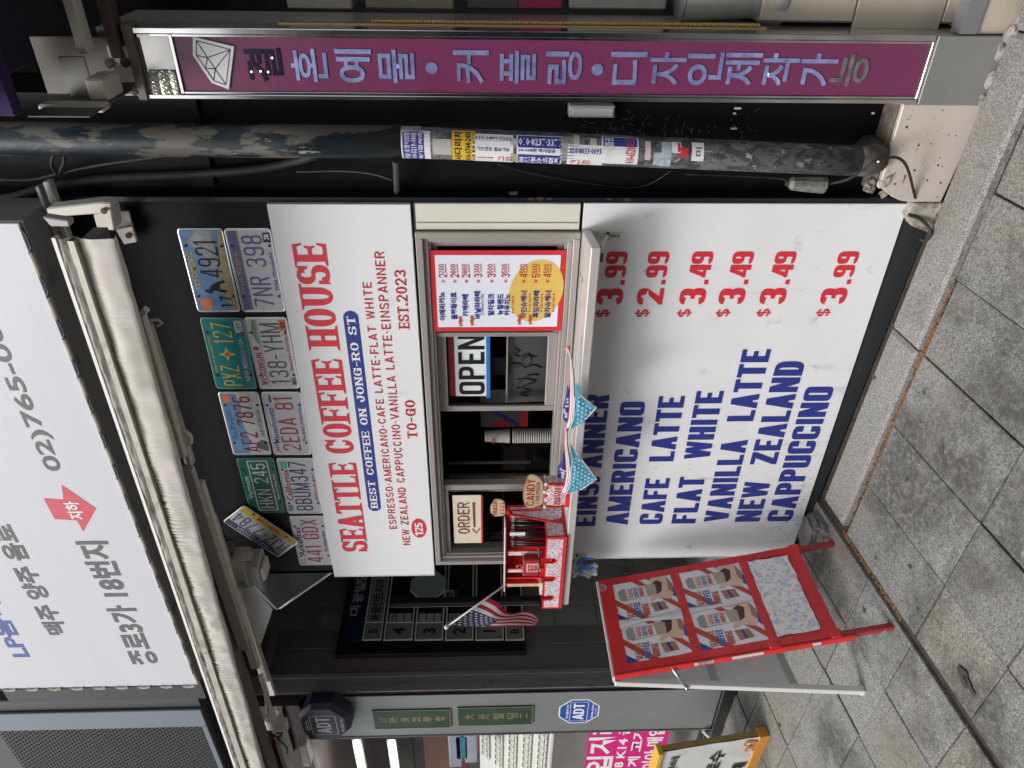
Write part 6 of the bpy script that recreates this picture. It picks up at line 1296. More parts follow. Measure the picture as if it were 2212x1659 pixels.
# ================================================================== PRINTED CANDY PAPER (used on boxes and the board)
def candy_mat(name, s, c1=(.55, .06, .06), c2=(.10, .17, .42), basec=(.68, .66, .66), thr=.36, amt=1.):
    m = bpy.data.materials.new(name); m.use_nodes = True; t = m.node_tree; N = t.nodes; L = t.links; b = N['Principled BSDF']; b.inputs['Roughness'].default_value = .4
    geo = N.new('ShaderNodeNewGeometry'); mp = N.new('ShaderNodeMapping'); mp.inputs['Rotation'].default_value = (.3, .5, .6); L.new(geo.outputs['Position'], mp.inputs[0])
    nz = N.new('ShaderNodeTexNoise'); nz.inputs['Scale'].default_value = 14; L.new(mp.outputs[0], nz.inputs['Vector'])
    mixv = N.new('ShaderNodeMix'); mixv.data_type = 'VECTOR'; mixv.inputs[0].default_value = .06; L.new(mp.outputs[0], mixv.inputs[4]); L.new(nz.outputs['Color'], mixv.inputs[5])
    v = N.new('ShaderNodeTexVoronoi'); v.inputs['Scale'].default_value = s; v.distance = 'CHEBYCHEV'; L.new(mixv.outputs[1], v.inputs['Vector'])
    v2 = N.new('ShaderNodeTexVoronoi'); v2.inputs['Scale'].default_value = s*3.2; L.new(mp.outputs[0], v2.inputs['Vector'])
    sep = N.new('ShaderNodeSeparateColor'); L.new(v.outputs['Color'], sep.inputs[0])
    def math_(op, a, val):
        x = N.new('ShaderNodeMath'); x.operation = op; L.new(a, x.inputs[0])
        if hasattr(val, 'is_linked'): L.new(val, x.inputs[1])
        else: x.inputs[1].default_value = val
        return x.outputs[0]
    def mix(f, a, c):
        x = N.new('ShaderNodeMix'); x.data_type = 'RGBA'; L.new(f, x.inputs[0])
        for i, s_ in ((6, a), (7, c)):
            if hasattr(s_, 'is_linked'): L.new(s_, x.inputs[i])
            else: x.inputs[i].default_value = (*s_, 1)
        return x.outputs[2]
    sel = math_('GREATER_THAN', sep.outputs[0], .5); col = mix(sel, c1, c2)
    ins = math_('LESS_THAN', v.outputs['Distance'], thr); hol = math_('GREATER_THAN', v2.outputs['Distance'], .30)
    f = math_('MULTIPLY', math_('MULTIPLY', ins, hol), amt)
    L.new(mix(f, basec, col), b.inputs['Base Color']); return m
cm = candy_mat('candy_wrapper_print', 105, (.60, .20, .20), (.22, .28, .48), basec=(.68, .62, .64), thr=.42, amt=.8); cmb = candy_mat('candy_paper_board', 62, (.68, .52, .42), (.28, .42, .62), (.84, .83, .79), .40, .65)
# ================================================================== STRAW AND LID DISPENSER
DSP = thing('straw_dispenser', 'red taped straw and lid dispenser box wrapped in candy paper at the shelf end', 'dispenser', (-.69, -.14, 1.1085))
Z0 = 1.1085
dx0, dx1, dy0, dy1 = -.905, -.470, -.212, -.062
fz = 1.205; bz_ = 1.345
boxo('base_floor', dx0, dx1, dy0, dy1, Z0, Z0+.006, redtape, DSP, .001)
# front wall with three finger notches
def notch_profile(x0, x1, z0, z1, ns, r=.013, dep=.045):
    pts = [(x0, z0), (x1, z0), (x1, z1)]
    for c in sorted(ns, reverse=True):
        pts += [(c+r, z1)]+[(c+r*math.cos(a), z1-dep+r+ r*math.sin(a)*1.0) for a in [0]+[-math.pi*k/8 for k in range(1, 8)]+[-math.pi]]+[(c-r, z1)]
    return pts+[(x0, z1)]
ns = [WY(*cd_(1300, cy), dy0).x for cy in (915, 1095, 1285)]
fr = build(MB().prism([(x, dy0, z) for x, z in notch_profile(dx0, dx1, Z0+.006, fz-.012, ns)], (0, .006, 0)), 'front_wall', redtape, DSP)
build(MB().prism([(x, dy0-.0012, z) for x, z in notch_profile(dx0+.010, dx1-.010, Z0+.015, fz-.019, [c for c in ns if dx0+.03 < c], .017, .044)], (0, .0010, 0)), 'front_paper', cm, DSP)
for y_, nm in ((dx0, 'left_wall'), (dx1-.006, 'side_wall')): boxo(nm, y_, y_+.006, dy0+.0065, dy1, Z0+.006, fz-.012, redtape, DSP, .001)
boxo('side_paper', dx1+.0004, dx1+.0014, dy0+.010, dy1-.006, Z0+.014, fz-.018, cm, DSP)
boxo('back_wall', dx0+.012, dx1+.035, dy1-.006, dy1, Z0+.006, bz_, redtape, DSP, .001)
# taller rear compartment: side sheet, partitions, posts
sidep = [(dx1+.030, dy1-.006, Z0), (dx1+.030, dy1-.006, bz_), (dx1+.028, dy0+.100, bz_-.012), (dx1+.01, dy0+.085, fz), (dx1+.001, dy0+.07, Z0)]
build(MB().prism(sidep, (-.004, 0, 0)), 'tall_side', redtape, DSP)
build(MB().prism([(dx1+.0304, dy1-.012, Z0+.014), (dx1+.0304, dy1-.012, bz_-.012), (dx1+.0284, dy0+.108, bz_-.024), (dx1+.0108, dy0+.094, fz+.0), (dx1+.0040, dy0+.084, Z0+.014)], (.0012, 0, 0)), 'tall_side_paper', cm, DSP)
# front-facing candy paper strip right of the straws
boxo('rear_paper', dx1-.030, dx1+.034, dy1-.030, dy1-.024, Z0+.10, bz_-.012, redtape, DSP, .001); boxo('rear_paper_print', dx1-.024, dx1+.026, dy1-.0312, dy1-.0302, fz-.085, bz_-.022, cm, DSP)
boxo('lid_board', dx0+.02, dx1-.02, dy0+.075, dy1-.006, bz_+.004, bz_+.010, M('pink_white_edge', (.66, .55, .53), .5), DSP, .002)
for cy, nm, wd_ in ((830, 'partition', .020), (1005, 'partition', .016)):
    x = WY(*cd_(1000, cy), -.12).x; boxo(nm, x-wd_/2-.006, x+wd_/2+.006, -.125, -.118, fz-.02, bz_, redtape, DSP, .001); boxo('partition_print', x-wd_/2, x+wd_/2, -.1262, -.1252, fz-.005, bz_-.008, candy_mat('partition_print', 40, (.3, .4, .5), (.15, .25, .42), (.66, .65, .62), .2) if 'partition_print' not in bpy.data.materials else bpy.data.materials['partition_print'], DSP)
x = WY(*cd_(1000, 1150), -.13).x; boxo('end_post', x-.008, x+.012, -.135, -.07, fz-.005, bz_, redtape, DSP, .002); boxo('end_post_face', x-.007, x+.011, -.137, -.1355, fz-.003, bz_-.006, M('gold_peach_print', (.62, .42, .30), .5, var=.3, vs=120), DSP)
# slot arch at left
x = WY(*cd_(1000, 1085), -.12).x
arch = [(x-.024, bz_), (x-.024, fz+.022)]+[(x-.013-.011*math.cos(a), fz+.022-.018*math.sin(a)) for a in [math.pi*k/8 for k in range(1, 8)]]+[(x-.002, fz+.022), (x-.002, bz_)]
build(MB().prism([(x-.030, -.126, fz-.02), (x+.008, -.126, fz-.02), (x+.008, -.126, bz_), (x-.000, -.126, bz_), (x-.000, -.126, fz+.024), (x-.004, -.126, fz+.008), (x-.012, -.126, fz+.002), (x-.020, -.126, fz+.008), (x-.024, -.126, fz+.024), (x-.024, -.126, bz_), (x-.030, -.126, bz_)], (0, .004, 0)), 'slot_plate', redtape, DSP)
boxo('slot_back', x-.024, x, -.10, -.096, fz, bz_, M('slot_dark', (.10, .012, .012), .6), DSP)
boxo('white_ledge', WY(*cd_(1180, 1240), -.15).x, x+.01, -.16, -.13, fz-.016, fz-.004, M('ledge_cream', (.68, .62, .56), .5), DSP, .001)
# logo badge tray and wooden stirrers
boxo('badge_tray', WY(*cd_(1130, 1045), -.15).x, WY(*cd_(1130, 880), -.15).x, -.165, -.128, fz+.002, fz+.072, M('tray_red', (.33, .03, .04), .4), DSP, .004)
bx0, bx1 = WY(*cd_(1150, 1028), -.166).x, WY(*cd_(1150, 940), -.166).x
boxo('logo_badge', bx0, bx1, -.1675, -.1655, fz+.008, fz+.058, M('badge_pink', (.68, .42, .42), .4), DSP, .003)
m = MB(); Q = wallplane(-.1675)
for k, s in enumerate(('SEATTLE', 'COFFEE', 'HOUSE')): vs, fs, w_ = ltext(s, IMPACT); Q.put(m, vs, fs, bx0+.005+.002*k, fz+.041-.014*k, bx1-.005-.002*k, .011, w_, .001)
build(m, 'badge_lettering', M('badge_red', (.45, .05, .06), .4), DSP)
c = V((bx0+.016, -.15, fz+.085)); build(MB().tube([c+V((.010*math.cos(a), 0, .013*math.sin(a))) for a in [math.pi*2*k/12 for k in range(13)]], .003, 6), 'handle_ring', M('ring_red', (.55, .10, .09), .4), DSP, smooth=True)
# black straws in paper tips: about twenty five of them, one by one
bs_ = M('black_straw', (.015, .015, .017), .32); stp = M('straw_paper_tip', (.5, .5, .5), .6, var=.3, vs=80)
sx0, sx1 = WY(*cd_(1000, 790), -.11).x+.004, WY(*cd_(1000, 500), -.11).x
S0 = None
for i in range(24):
    x = sx0+(sx1-sx0)*i/23+random.uniform(-.002, .002); y = random.uniform(-.118, -.092); t = random.uniform(-.006, .006)
    o = build(MB().tube([(x, y, fz-.030), (x+t, y+.004, bz_-.032)], .0036, 7), 'straw', bs_, DSP, smooth=True)
    build(MB().tube([(x+t*1.0, y+.004, bz_-.031), (x+t*1.1, y+.004, bz_-.017-random.uniform(0, .004))], .0037, 7), 'paper_tip', stp, o)
boxo('white_tag', WY(*cd_(1000, 655), -.125).x, WY(*cd_(1000, 625), -.125).x, -.128, -.125, bz_-.075, bz_-.012, M('tag_white2', (.7, .7, .7), .5), DSP)
build(MB().tube([(WY(*cd_(1210, 775), -.13).x, -.133, fz+.008), (WY(*cd_(1230, 950), -.15).x, -.172, fz+.002)], .005, 6), 'black_strap', cable, DSP)
for k, cy in enumerate((1270, 1300)):
    x = WY(*cd_(1290, cy), -.2).x
boxo('stirrer_pack', ns[2]-.012, ns[2]+.013, -.195, -.16, Z0+.01, fz-.020, M('stirrer_cream', (.62, .52, .45), .6, var=.3, vs=90, stretch=(8, 1, .2)), DSP)
boxo('red_stock', ns[1]-.03, ns[0]+.03, -.18, -.13, Z0+.01, fz-.045, M('red_stock', (.42, .03, .02), .5, var=.3, vs=40), DSP)
# ================================================================== CARD SIGNS AND CANDY BUCKET
def blob_card(center, rx, rz, Y, n, label, name, seed, mat=kraft):
    rr = random.Random(seed); pts = []
    for k in range(n):
        a = 2*math.pi*k/n; f = 1+.06*math.sin(3*a+seed)+.04*math.sin(5*a)
        c, s_ = math.cos(a), math.sin(a); pts.append((center.x+rx*f*math.copysign(abs(c)**.8, c), Y, center.z+rz*f*math.copysign(abs(s_)**.8, s_)))
    T = thing(name, label, 'sign', (center.x, Y, center.z-rz)); build(MB().prism(pts, (0, .004, 0)), 'card', mat, T, .001)
    o = [(p[0], p[2]) for p in pts]; m = MB(); cx, cz = center.x, center.z; q = [(cx+(x-cx)*.955, cz+(z-cz)*.94) for x, z in o]
    k = len(o); Q = wallplane(Y)
    m.add([Q.fn(x, z, .0006) for x, z in o]+[Q.fn(x, z, .0006) for x, z in q], [(i, (i+1) % k, k+(i+1) % k, k+i) for i in range(k)]); build(m, 'card_edge', M('kraft_edge', (.20, .13, .08), .8), T)
    return T
Yc = -.150
c0 = WY(*cd_(1150, 228), Yc); hz = abs(WY(*cd_(1045, 228), Yc).z-WY(*cd_(1255, 228), Yc).z)/2; hx = abs(WY(*cd_(1150, 60), Yc).x-WY(*cd_(1150, 395), Yc).x)/2
T = blob_card(c0, hx, hz, Yc, 28, 'rounded kraft card reading CANDY 1 PER PERSON above the red bag', 'candy_sign', 1.0)
m = MB(); Q = wallplane(Yc); HAND = (.58, .13, .12, .5, 2.2, 0, .10)
vs, fs, w_ = ltext('CANDY', HAND); Q.put(m, vs, fs, c0.x-hx*.80, c0.z-.004, c0.x+hx*.80, hz*.78, w_, .001); build(m, 'red_word', M('candy_red', (.27, .02, .02), .5), T)
m = MB(); vs, fs, w_ = ltext('1 PER PERSON', (.55, .12, .12, .5, 2.2, 0, .14)); Q.put(m, vs, fs, c0.x-hx*.66, c0.z-hz*.58, c0.x+hx*.62, hz*.33, w_, .001); build(m, 'small_words', gink, T)
c0 = WY(*cd_(795, 408), -.10); hz = abs(WY(*cd_(717, 408), -.1).z-WY(*cd_(872, 408), -.1).z)/2; hx = abs(WY(*cd_(795, 320), -.1).x-WY(*cd_(795, 495), -.1).x)/2
T = blob_card(c0, hx, hz, -.088, 20, 'small peach card reading TRASH with four arrows standing on the dispenser', 'trash_sign', 2.0, M('peach_card', (.58, .38, .24), .7))
m = MB(); Q = wallplane(-.088); vs, fs, w_ = ltext('TRASH', (.5, .16, .15, .5, 2.2, 0, .13)); Q.put(m, vs, fs, c0.x-hx*.84, c0.z+hz*.10, c0.x+hx*.80, hz*.60, w_, .001)
for k in range(4):
    x = c0.x-hx*.58+hx*.38*k; z = c0.z-hz*.45
    for j, pp_ in enumerate(([(x-.0012, z-.008), (x+.0012, z-.008), (x+.0012, z+.008), (x-.0012, z+.008)], [(x-.005, z-.004), (x, z-.013), (x+.005, z-.004)])): Q.poly(m, pp_, .001+.0002*j)
build(m, 'lettering', maroon, T)
# red and white paper candy bag
c0 = WY(*cd_(1380, 200), -.16); bx_ = .040
BG = thing('candy_bag', 'red edged paper candy bag with printed name and crimped rim on the shelf', 'bag', (c0.x, -.165, 1.108))
tz = WY(*cd_(1262, 200), -.16).z; bx0, bx1 = WY(*cd_(1400, 325), -.16).x, WY(*cd_(1400, 100), -.16).x
m = MB(); nb = 28
prof = [(0, 1.0, 1.108), (0, 1.0, tz-.012), (0, .93, tz-.006), (0, 1.03, tz)]
def bagf(u, v):
    a = 2*math.pi*u; k = min(int(v*3), 2); t = v*3-k; P, Q_ = prof[k], prof[k+1]; r = P[1]+(Q_[1]-P[1])*t; z = P[2]+(Q_[2]-P[2])*t
    c, s_ = math.cos(a), math.sin(a); f = 1+(.07*math.sin(13*a) if v > .6 else .012*math.sin(5*a))
    return ((bx0+bx1)/2+(bx1-bx0)/2*r*f*math.copysign(abs(c)**.45, c), -.155+.032*r*f*math.copysign(abs(s_)**.45, s_), z+(.004*math.sin(11*a+1) if v > .9 else 0))
m.grid(bagf, 64, 12); build(m, 'bag_body', cm, BG, smooth=False, solid=.001)
boxo('bottom_band', bx0-.001, bx1+.001, -.190, -.120, 1.1085, 1.126, redtape, BG, .002)
for x in (bx0, bx1): boxo('corner_tape', x-.003, x+.004, -.190, -.180, 1.126, tz-.012, redtape, BG, .001)
for k in range(7):
    a = k/6; build(MB().ball((bx0+(bx1-bx0)*a, -.186, tz-.002+.004*math.sin(k*2.1)), .009, 6, sy=.5, sz=.8), 'ruffle', redpl if k % 2 else M('ruffle_white', (.7, .66, .66), .5), BG)
m = MB(); Q = wallplane(-.1885)
for k, s in enumerate(('SEATTLE', 'COFFEE')): vs, fs, w_ = ltext(s, IMPACT); Q.put(m, vs, fs, bx0+.014, 1.158-.014*k, bx1-.012, .012, w_, .0012)
boxo('name_patch', bx0+.010, bx1-.008, -.1885, -.1870, 1.138, 1.173, M('patch_pink', (.66, .56, .56), .5), BG); build(m, 'bag_lettering', M('badge_red', (.45, .05, .06), .4), BG)
bgm = M('clear_plastic', (.62, .62, .66), .2, bump=.9, bs=60, spec=.7)
m = MB(); m.grid(lambda u, v: V((WY(*cd_(1460, 420), -.2).x-.01+.085*u, -.185+.045*v, 1.112+.014*abs(NZ.noise(V((u*6, v*5, 3))))+.012*math.sin(math.pi*u)*math.sin(math.pi*v))), 14, 10)
tag(build(m, 'plastic_wrap', bgm), 'crumpled clear plastic wrap lying on the shelf before the dispenser', 'wrap')
# blue and white plastic bag hanging beneath the left shelf end
q = lambda a, b, Y=-.06: WY(*cd_(a, b), Y)
hb = thing('hanging_bag', 'clear plastic bag with a blue logo hanging below the left shelf end', 'bag', tuple(q(1770, 940)))
m = MB(); a, b_ = q(1530, 880), q(1770, 1000)
m.grid(lambda u, v: V((a.x+(b_.x-a.x)*u, -.10+.03*NZ.noise(V((u*5, v*5, 8))), a.z+(b_.z-a.z)*v)), 14, 14); build(m, 'film', M('bag_film', (.36, .39, .42), .2, var=.3, vs=30, bump=.8, bs=40), hb, smooth=True)
Q = wallplane(-.118); m = MB()
for bb in (((1610, 880), (1640, 1000)), ((1640, 880), (1755, 905)), ((1640, 965), (1755, 1000))):
    p_, r_ = WY(*cd_(*bb[0]), -.118), WY(*cd_(*bb[1]), -.118); Q.poly(m, [(r_.x, r_.z), (p_.x, r_.z), (p_.x, p_.z), (r_.x, p_.z)], .001)
build(m, 'blue_logo', M('bag_blue', (.02, .12, .42), .4), hb)
# ================================================================== FLAG
q = lambda a, b, Y=-.20: WY(*cd_(a, b), Y)
FLG = thing('small_flag', 'small american flag on a white stick leaning out of the dispenser', 'flag', tuple(q(870, 1160, -.13)))
A_, B_ = q(875, 1150, -.13), q(275, 1580, -.24)
build(MB().tube([A_, B_], .0042, 8), 'stick', M('flag_stick', (.66, .62, .55), .4), FLG, smooth=True); build(MB().ball(B_, .0105, 12), 'ball_tip', M('ball_white', (.72, .70, .66), .3), FLG, smooth=True)
Lp = [(312, 1560), (520, 1575), (760, 1578), (1000, 1580), (1165, 1572)]; Rp = [(690, 1280), (800, 1345), (880, 1425), (960, 1440), (1060, 1415), (1150, 1440), (1205, 1500)]
def along(P, t):
    k = t*(len(P)-1); i = min(int(k), len(P)-2); f = k-i; p0, p1, p2, p3 = P[max(i-1, 0)], P[i], P[i+1], P[min(i+2, len(P)-1)]
    return tuple(.5*((2*p1[j])+(p2[j]-p0[j])*f+(2*p0[j]-5*p1[j]+4*p2[j]-p3[j])*f*f+(p3[j]+3*p1[j]-p0[j]-3*p2[j])*f**3) for j in (0, 1))
def flagf(s, t, l=0):
    a, b = along(Lp, t), along(Rp, t); px = a[0]+(b[0]-a[0])*s; py = a[1]+(b[1]-a[1])*s
    Y = -.235+.105*s*(1-t*.4)+.02*math.sin(t*7+s*3)*min(1, t*3)-l
    return q(px, py, Y)
fr_, fw, fb = M('flag_red', (.34, .012, .03), .65, bump=.2, bs=200), M('flag_white', (.68, .66, .67), .65, bump=.2, bs=200), M('flag_navy', (.03, .035, .12), .65, bump=.2, bs=200)
clm = MB()
NU, NV = 27, 26
for j in range(NV):
    for i in range(NU):
        s0, s1, t0, t1 = i/NU, (i+1)/NU, j/NV, (j+1)/NV
        mi = 2 if (s0 < .55 and t0 < .42) else (0 if int(s0*9+1e-6) % 2 == 0 else 1)
        clm.add([flagf(s0, t0), flagf(s1, t0), flagf(s1, t1), flagf(s0, t1)], [(0, 1, 2, 3)], mi)
build(clm, 'flag_cloth', [fr_, fw, fb], FLG, smooth=True, solid=.0)
m = MB()
for r in range(7):
    for k in range(6 if r % 2 == 0 else 5):
        s_ = .04+.075*r; t_ = .05+.065*k+(.032 if r % 2 else 0)
        if t_ < .40: c = [flagf(s_+ds_*.030, t_+dt_*.028, .0016) for ds_, dt_ in star(0, 0, 1)]; m.add(c, [tuple(range(10))])
build(m, 'stars', M('flag_star', (.72, .72, .74), .6), FLG)
# ================================================================== BANDANAS DRAPED OVER THE SHELF EDGE
sb_, sr_, sw_, st_ = M('bandana_navy', (.02, .035, .20), .7), M('bandana_red', (.52, .05, .08), .7), M('bandana_white', (.70, .66, .67), .7), M('bandana_teal', (.06, .31, .44), .75, var=.12, vs=25, bump=.5, bs=60)
def bandana(navy_, stripe, teal, knot, label, seed):
    T = thing('bandana', label, 'bandana', tuple(WY(*cw(*teal[0]), -.2)), 'star bandanas on the serving shelf')
    def pt(c, Y): return WY(*cw(*c), Y)
    def sheet(poly, Yt, Yb_, mat, nm, n=10):
        # polygon fan subdivided, gently rumpled
        P = [pt(c, Yt) for c in poly]; cx = sum((p for p in P), V((0, 0, 0)))/len(P); m = MB(); rr = 5
        k = len(P)*4; ring_ = []
        for i in range(len(P)):
            for s_ in range(4): ring_.append(P[i].lerp(P[(i+1) % len(P)], s_/4))
        m.v = [cx+V((0, -.006, 0))]
        for r in range(1, rr+1):
            for p in ring_:
                w_ = cx.lerp(p, r/rr); m.v.append(w_+V((0, -.006*(1-r/rr)+Yb_*NZ.noise(V((w_.x*40+seed, 0, w_.z*40))), 0)))
        m.f = [[0, 1+i, 1+(i+1) % k] for i in range(k)]+[[1+(r-1)*k+i, 1+r*k+i, 1+r*k+(i+1) % k, 1+(r-1)*k+(i+1) % k] for r in range(1, rr) for i in range(k)]; m.m = [0]*len(m.f)
        return build(m, nm, mat, T, smooth=True), P
    sheet(teal, -.224, .007, st_, 'teal_triangle')
    outl = MB()
    Pp = [pt(c, -.224) for c in teal]; build(MB().tube(Pp[1:]+[Pp[-1]], .0022, 5), 'white_hem', sw_, T)
    x0, x1 = min(p.x for p in Pp), max(p.x for p in Pp); z0, z1 = min(p.z for p in Pp), max(p.z for p in Pp); m = MB(); Q = wallplane(-.2345)
    def inside(x, z):
        c_ = False
        for i in range(len(Pp)):
            a, b = Pp[i], Pp[(i+1) % len(Pp)]
            if (a.z > z) != (b.z > z) and x < (b.x-a.x)*(z-a.z)/(b.z-a.z)+a.x: c_ = not c_
        return c_
    r = 0; z = z1-.008
    while z > z0:
        x = x0+.006+(.009 if r % 2 else 0)
        while x < x1:
            if all(inside(x+a, z+b) for a, b in ((.006, 0), (-.006, 0), (0, .006), (0, -.006))): Q.poly(m, star(x, z, .0046, random.uniform(0, 1)), 0)
            x += .0185
        z -= .0135; r += 1
    build(m, 'white_stars', M('star_white', (.72, .76, .76), .6), T)
    sheet(navy_, -.150, .004, sb_, 'navy_fold')
    Np = [pt(c, -.156) for c in navy_]; m = MB(); cx = sum(Np, V((0, 0, 0)))/len(Np); Q = wallplane(-.172)
    for k in range(11):
        i = random.randrange(len(Np)); p = cx.lerp(Np[i].lerp(Np[(i+1) % len(Np)], random.random()), random.uniform(.1, .75)); Q.poly(m, star(p.x, p.z, .0066, random.uniform(0, 1)), .0002*k)
    build(m, 'white_stars', sw_, T)
    # striped border folded over the edge: five thin rolls
    for k in range(5):
        P = [pt((c[0]+(k-2)*c[2]*.5, c[1]), -.206-.004*(k % 2)) for c in stripe]
        rs = [max(.0016, c[2]*.00034) for c in stripe]; build(MB().tube(P, rs, 6), 'stripe_roll', sr_ if k % 2 == 0 else sw_, T, smooth=True)
    kp = pt(knot, -.20); build(MB().ball(kp, .011, 8, sx=1.3, sz=.8), 'knot', M('bandana_pink', (.60, .30, .33), .7), T, smooth=True)
    return T
bandana([(985, 760), (1010, 840), (1012, 985), (985, 1040), (955, 1020), (950, 930), (970, 860)], [(988, 500, 5), (1010, 580, 5), (1018, 680, 10), (1022, 800, 12), (1020, 930, 14), (1008, 1020, 12), (985, 1075, 8)],
        [(1035, 735), (1058, 765), (1075, 790), (1072, 830), (1100, 860), (1195, 930), (1140, 990), (1085, 1050), (1040, 1075), (1005, 1085), (1030, 1000), (1040, 850)], (988, 505), 'teal and navy star bandana draped over the shelf, nearer the menu poster', 1)
bandana([(960, 1240), (975, 1340), (972, 1450), (958, 1495), (930, 1470), (912, 1420), (915, 1360), (942, 1310)], [(975, 1090, 6), (975, 1200, 8), (988, 1300, 12), (995, 1400, 13), (985, 1480, 12), (960, 1545, 12)],
        [(1008, 1195), (1040, 1250), (1090, 1310), (1195, 1450), (1150, 1480), (1095, 1520), (1030, 1545), (978, 1556), (1005, 1480), (1015, 1350)], (978, 1085), 'teal and navy star bandana draped over the shelf beside the candy bag', 5)
# ================================================================== INSIDE THE HATCH
Yi = .16
cs = thing('cup_stack', 'tall stack of white paper cups lying ribbed edge on inside the open hatch', 'cup stack', tuple(WY(*cw(855, 1130), Yi)))
cxm_ = WY(*cw(700, 1135), Yi); ztp_ = WY(*cw(385, 1150), Yi).z; zbt = 1.062; rc = abs(WY(*cw(700, 1095), Yi).x-WY(*cw(700, 1178), Yi).x)/2
cupm = M('paper_cup', (.33, .32, .30), .6, var=.05)
cz_ = ztp_-.105
build(MB().lathe((cxm_.x, Yi, cz_), [(rc*1.0, 0), (rc*.98, .004), (rc*.76, .100), (rc*.76, .105)], 24), 'top_cup', cupm, cs, smooth=True)
n = int((cz_-zbt)/.0095)
for k in range(n):
    z = zbt+.0095*k; build(MB().lathe((cxm_.x, Yi, z), [(rc*.93, 0), (rc*1.0, .0015), (rc*1.03, .004), (rc*1.0, .0062), (rc*.93, .0085)], 24), 'cup_rim', cupm, cs, smooth=True)
m = MB(); p = WY(*cw(455, 1170), Yi-rc); Q = wallplane(Yi-rc-.002); vs, fs, w_ = ltext('SCH', IMPACT); Q.put(m, vs, fs, p.x-.015, p.z, p.x+.015, .012, w_, .001); build(m, 'cup_print', M('cup_red', (.25, .03, .03), .6), cs)
Yb2 = .30
p0_, p1_ = WY(*cw(520, 1070), Yb2), WY(*cw(665, 1000), Yb2)
bp_ = thing('wall_poster', 'blue and red striped poster in the dim room behind the cups', 'poster', tuple(p1_))
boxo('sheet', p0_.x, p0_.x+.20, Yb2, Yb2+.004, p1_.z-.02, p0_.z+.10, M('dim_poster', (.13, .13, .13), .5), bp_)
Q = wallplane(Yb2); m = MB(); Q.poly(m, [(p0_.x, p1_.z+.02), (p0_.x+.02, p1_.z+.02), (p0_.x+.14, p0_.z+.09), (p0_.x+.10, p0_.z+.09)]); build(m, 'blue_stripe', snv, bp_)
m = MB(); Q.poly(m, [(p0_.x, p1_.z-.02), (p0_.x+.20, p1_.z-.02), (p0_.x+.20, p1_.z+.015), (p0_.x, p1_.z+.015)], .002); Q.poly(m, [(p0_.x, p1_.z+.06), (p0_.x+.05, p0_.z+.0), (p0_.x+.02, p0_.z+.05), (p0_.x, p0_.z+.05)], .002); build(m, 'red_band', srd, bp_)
mc = thing('coffee_machine', 'dark boxy coffee machine inside the hatch left of the cups', 'machine', (WY(*cw(700, 1260), .3).x, .35, 1.06))
xa, xb = WY(*cw(600, 1390), .28).x, WY(*cw(600, 1200), .28).x
boxo('body', xa, xb, .28, .55, 1.062, WY(*cw(500, 1250), .28).z, M('machine_dark', (.03, .03, .03), .35, .3), mc, .01); boxo('drip_tray', xa+.02, xb-.01, .22, .279, 1.062, 1.09, M('tray_steel', (.12, .12, .11), .3, .8), mc, .004); boxo('spout_block', xa+.06, xb-.04, .22, .279, 1.17, 1.21, M('machine_mid', (.08, .08, .08), .35, .5), mc, .005)
boxo('front_panel', xa+.01, xb-.01, .272, .279, 1.25, WY(*cw(500, 1250), .28).z-.01, M('machine_panel', (.06, .055, .05), .3), mc, .003)
cb = boxo('board', wx(1033, .2)-.0, wx(1008, .2), .14, .16, 1.10, WY(*cw(120, 1370), .15).z, M('brown_board', (.10, .07, .05), .6, var=.2), None, .002); tag(cb, 'tall brown board standing at the left of the open hatch', 'board')
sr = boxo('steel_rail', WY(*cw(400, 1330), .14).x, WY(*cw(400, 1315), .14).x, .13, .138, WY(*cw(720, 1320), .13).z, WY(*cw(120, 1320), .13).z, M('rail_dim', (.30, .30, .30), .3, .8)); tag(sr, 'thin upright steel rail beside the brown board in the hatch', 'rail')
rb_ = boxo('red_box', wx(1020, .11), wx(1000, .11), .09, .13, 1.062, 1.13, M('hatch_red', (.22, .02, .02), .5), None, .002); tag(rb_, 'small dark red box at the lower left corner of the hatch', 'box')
m = MB(); c0 = WY(*cw(825, 1290), .08); m.grid(lambda u, v: V((c0.x-.03+.06*u, .075+.02*NZ.noise(V((u*6, v*6, 1))), 1.066+.05*v+.01*NZ.noise(V((u*5, v*5, 5))))), 10, 8); tag(build(m, 'tissue', M('tissue_white', (.55, .56, .58), .6, bump=.6), smooth=True), 'crumpled white tissue in the lower corner of the hatch', 'tissue')
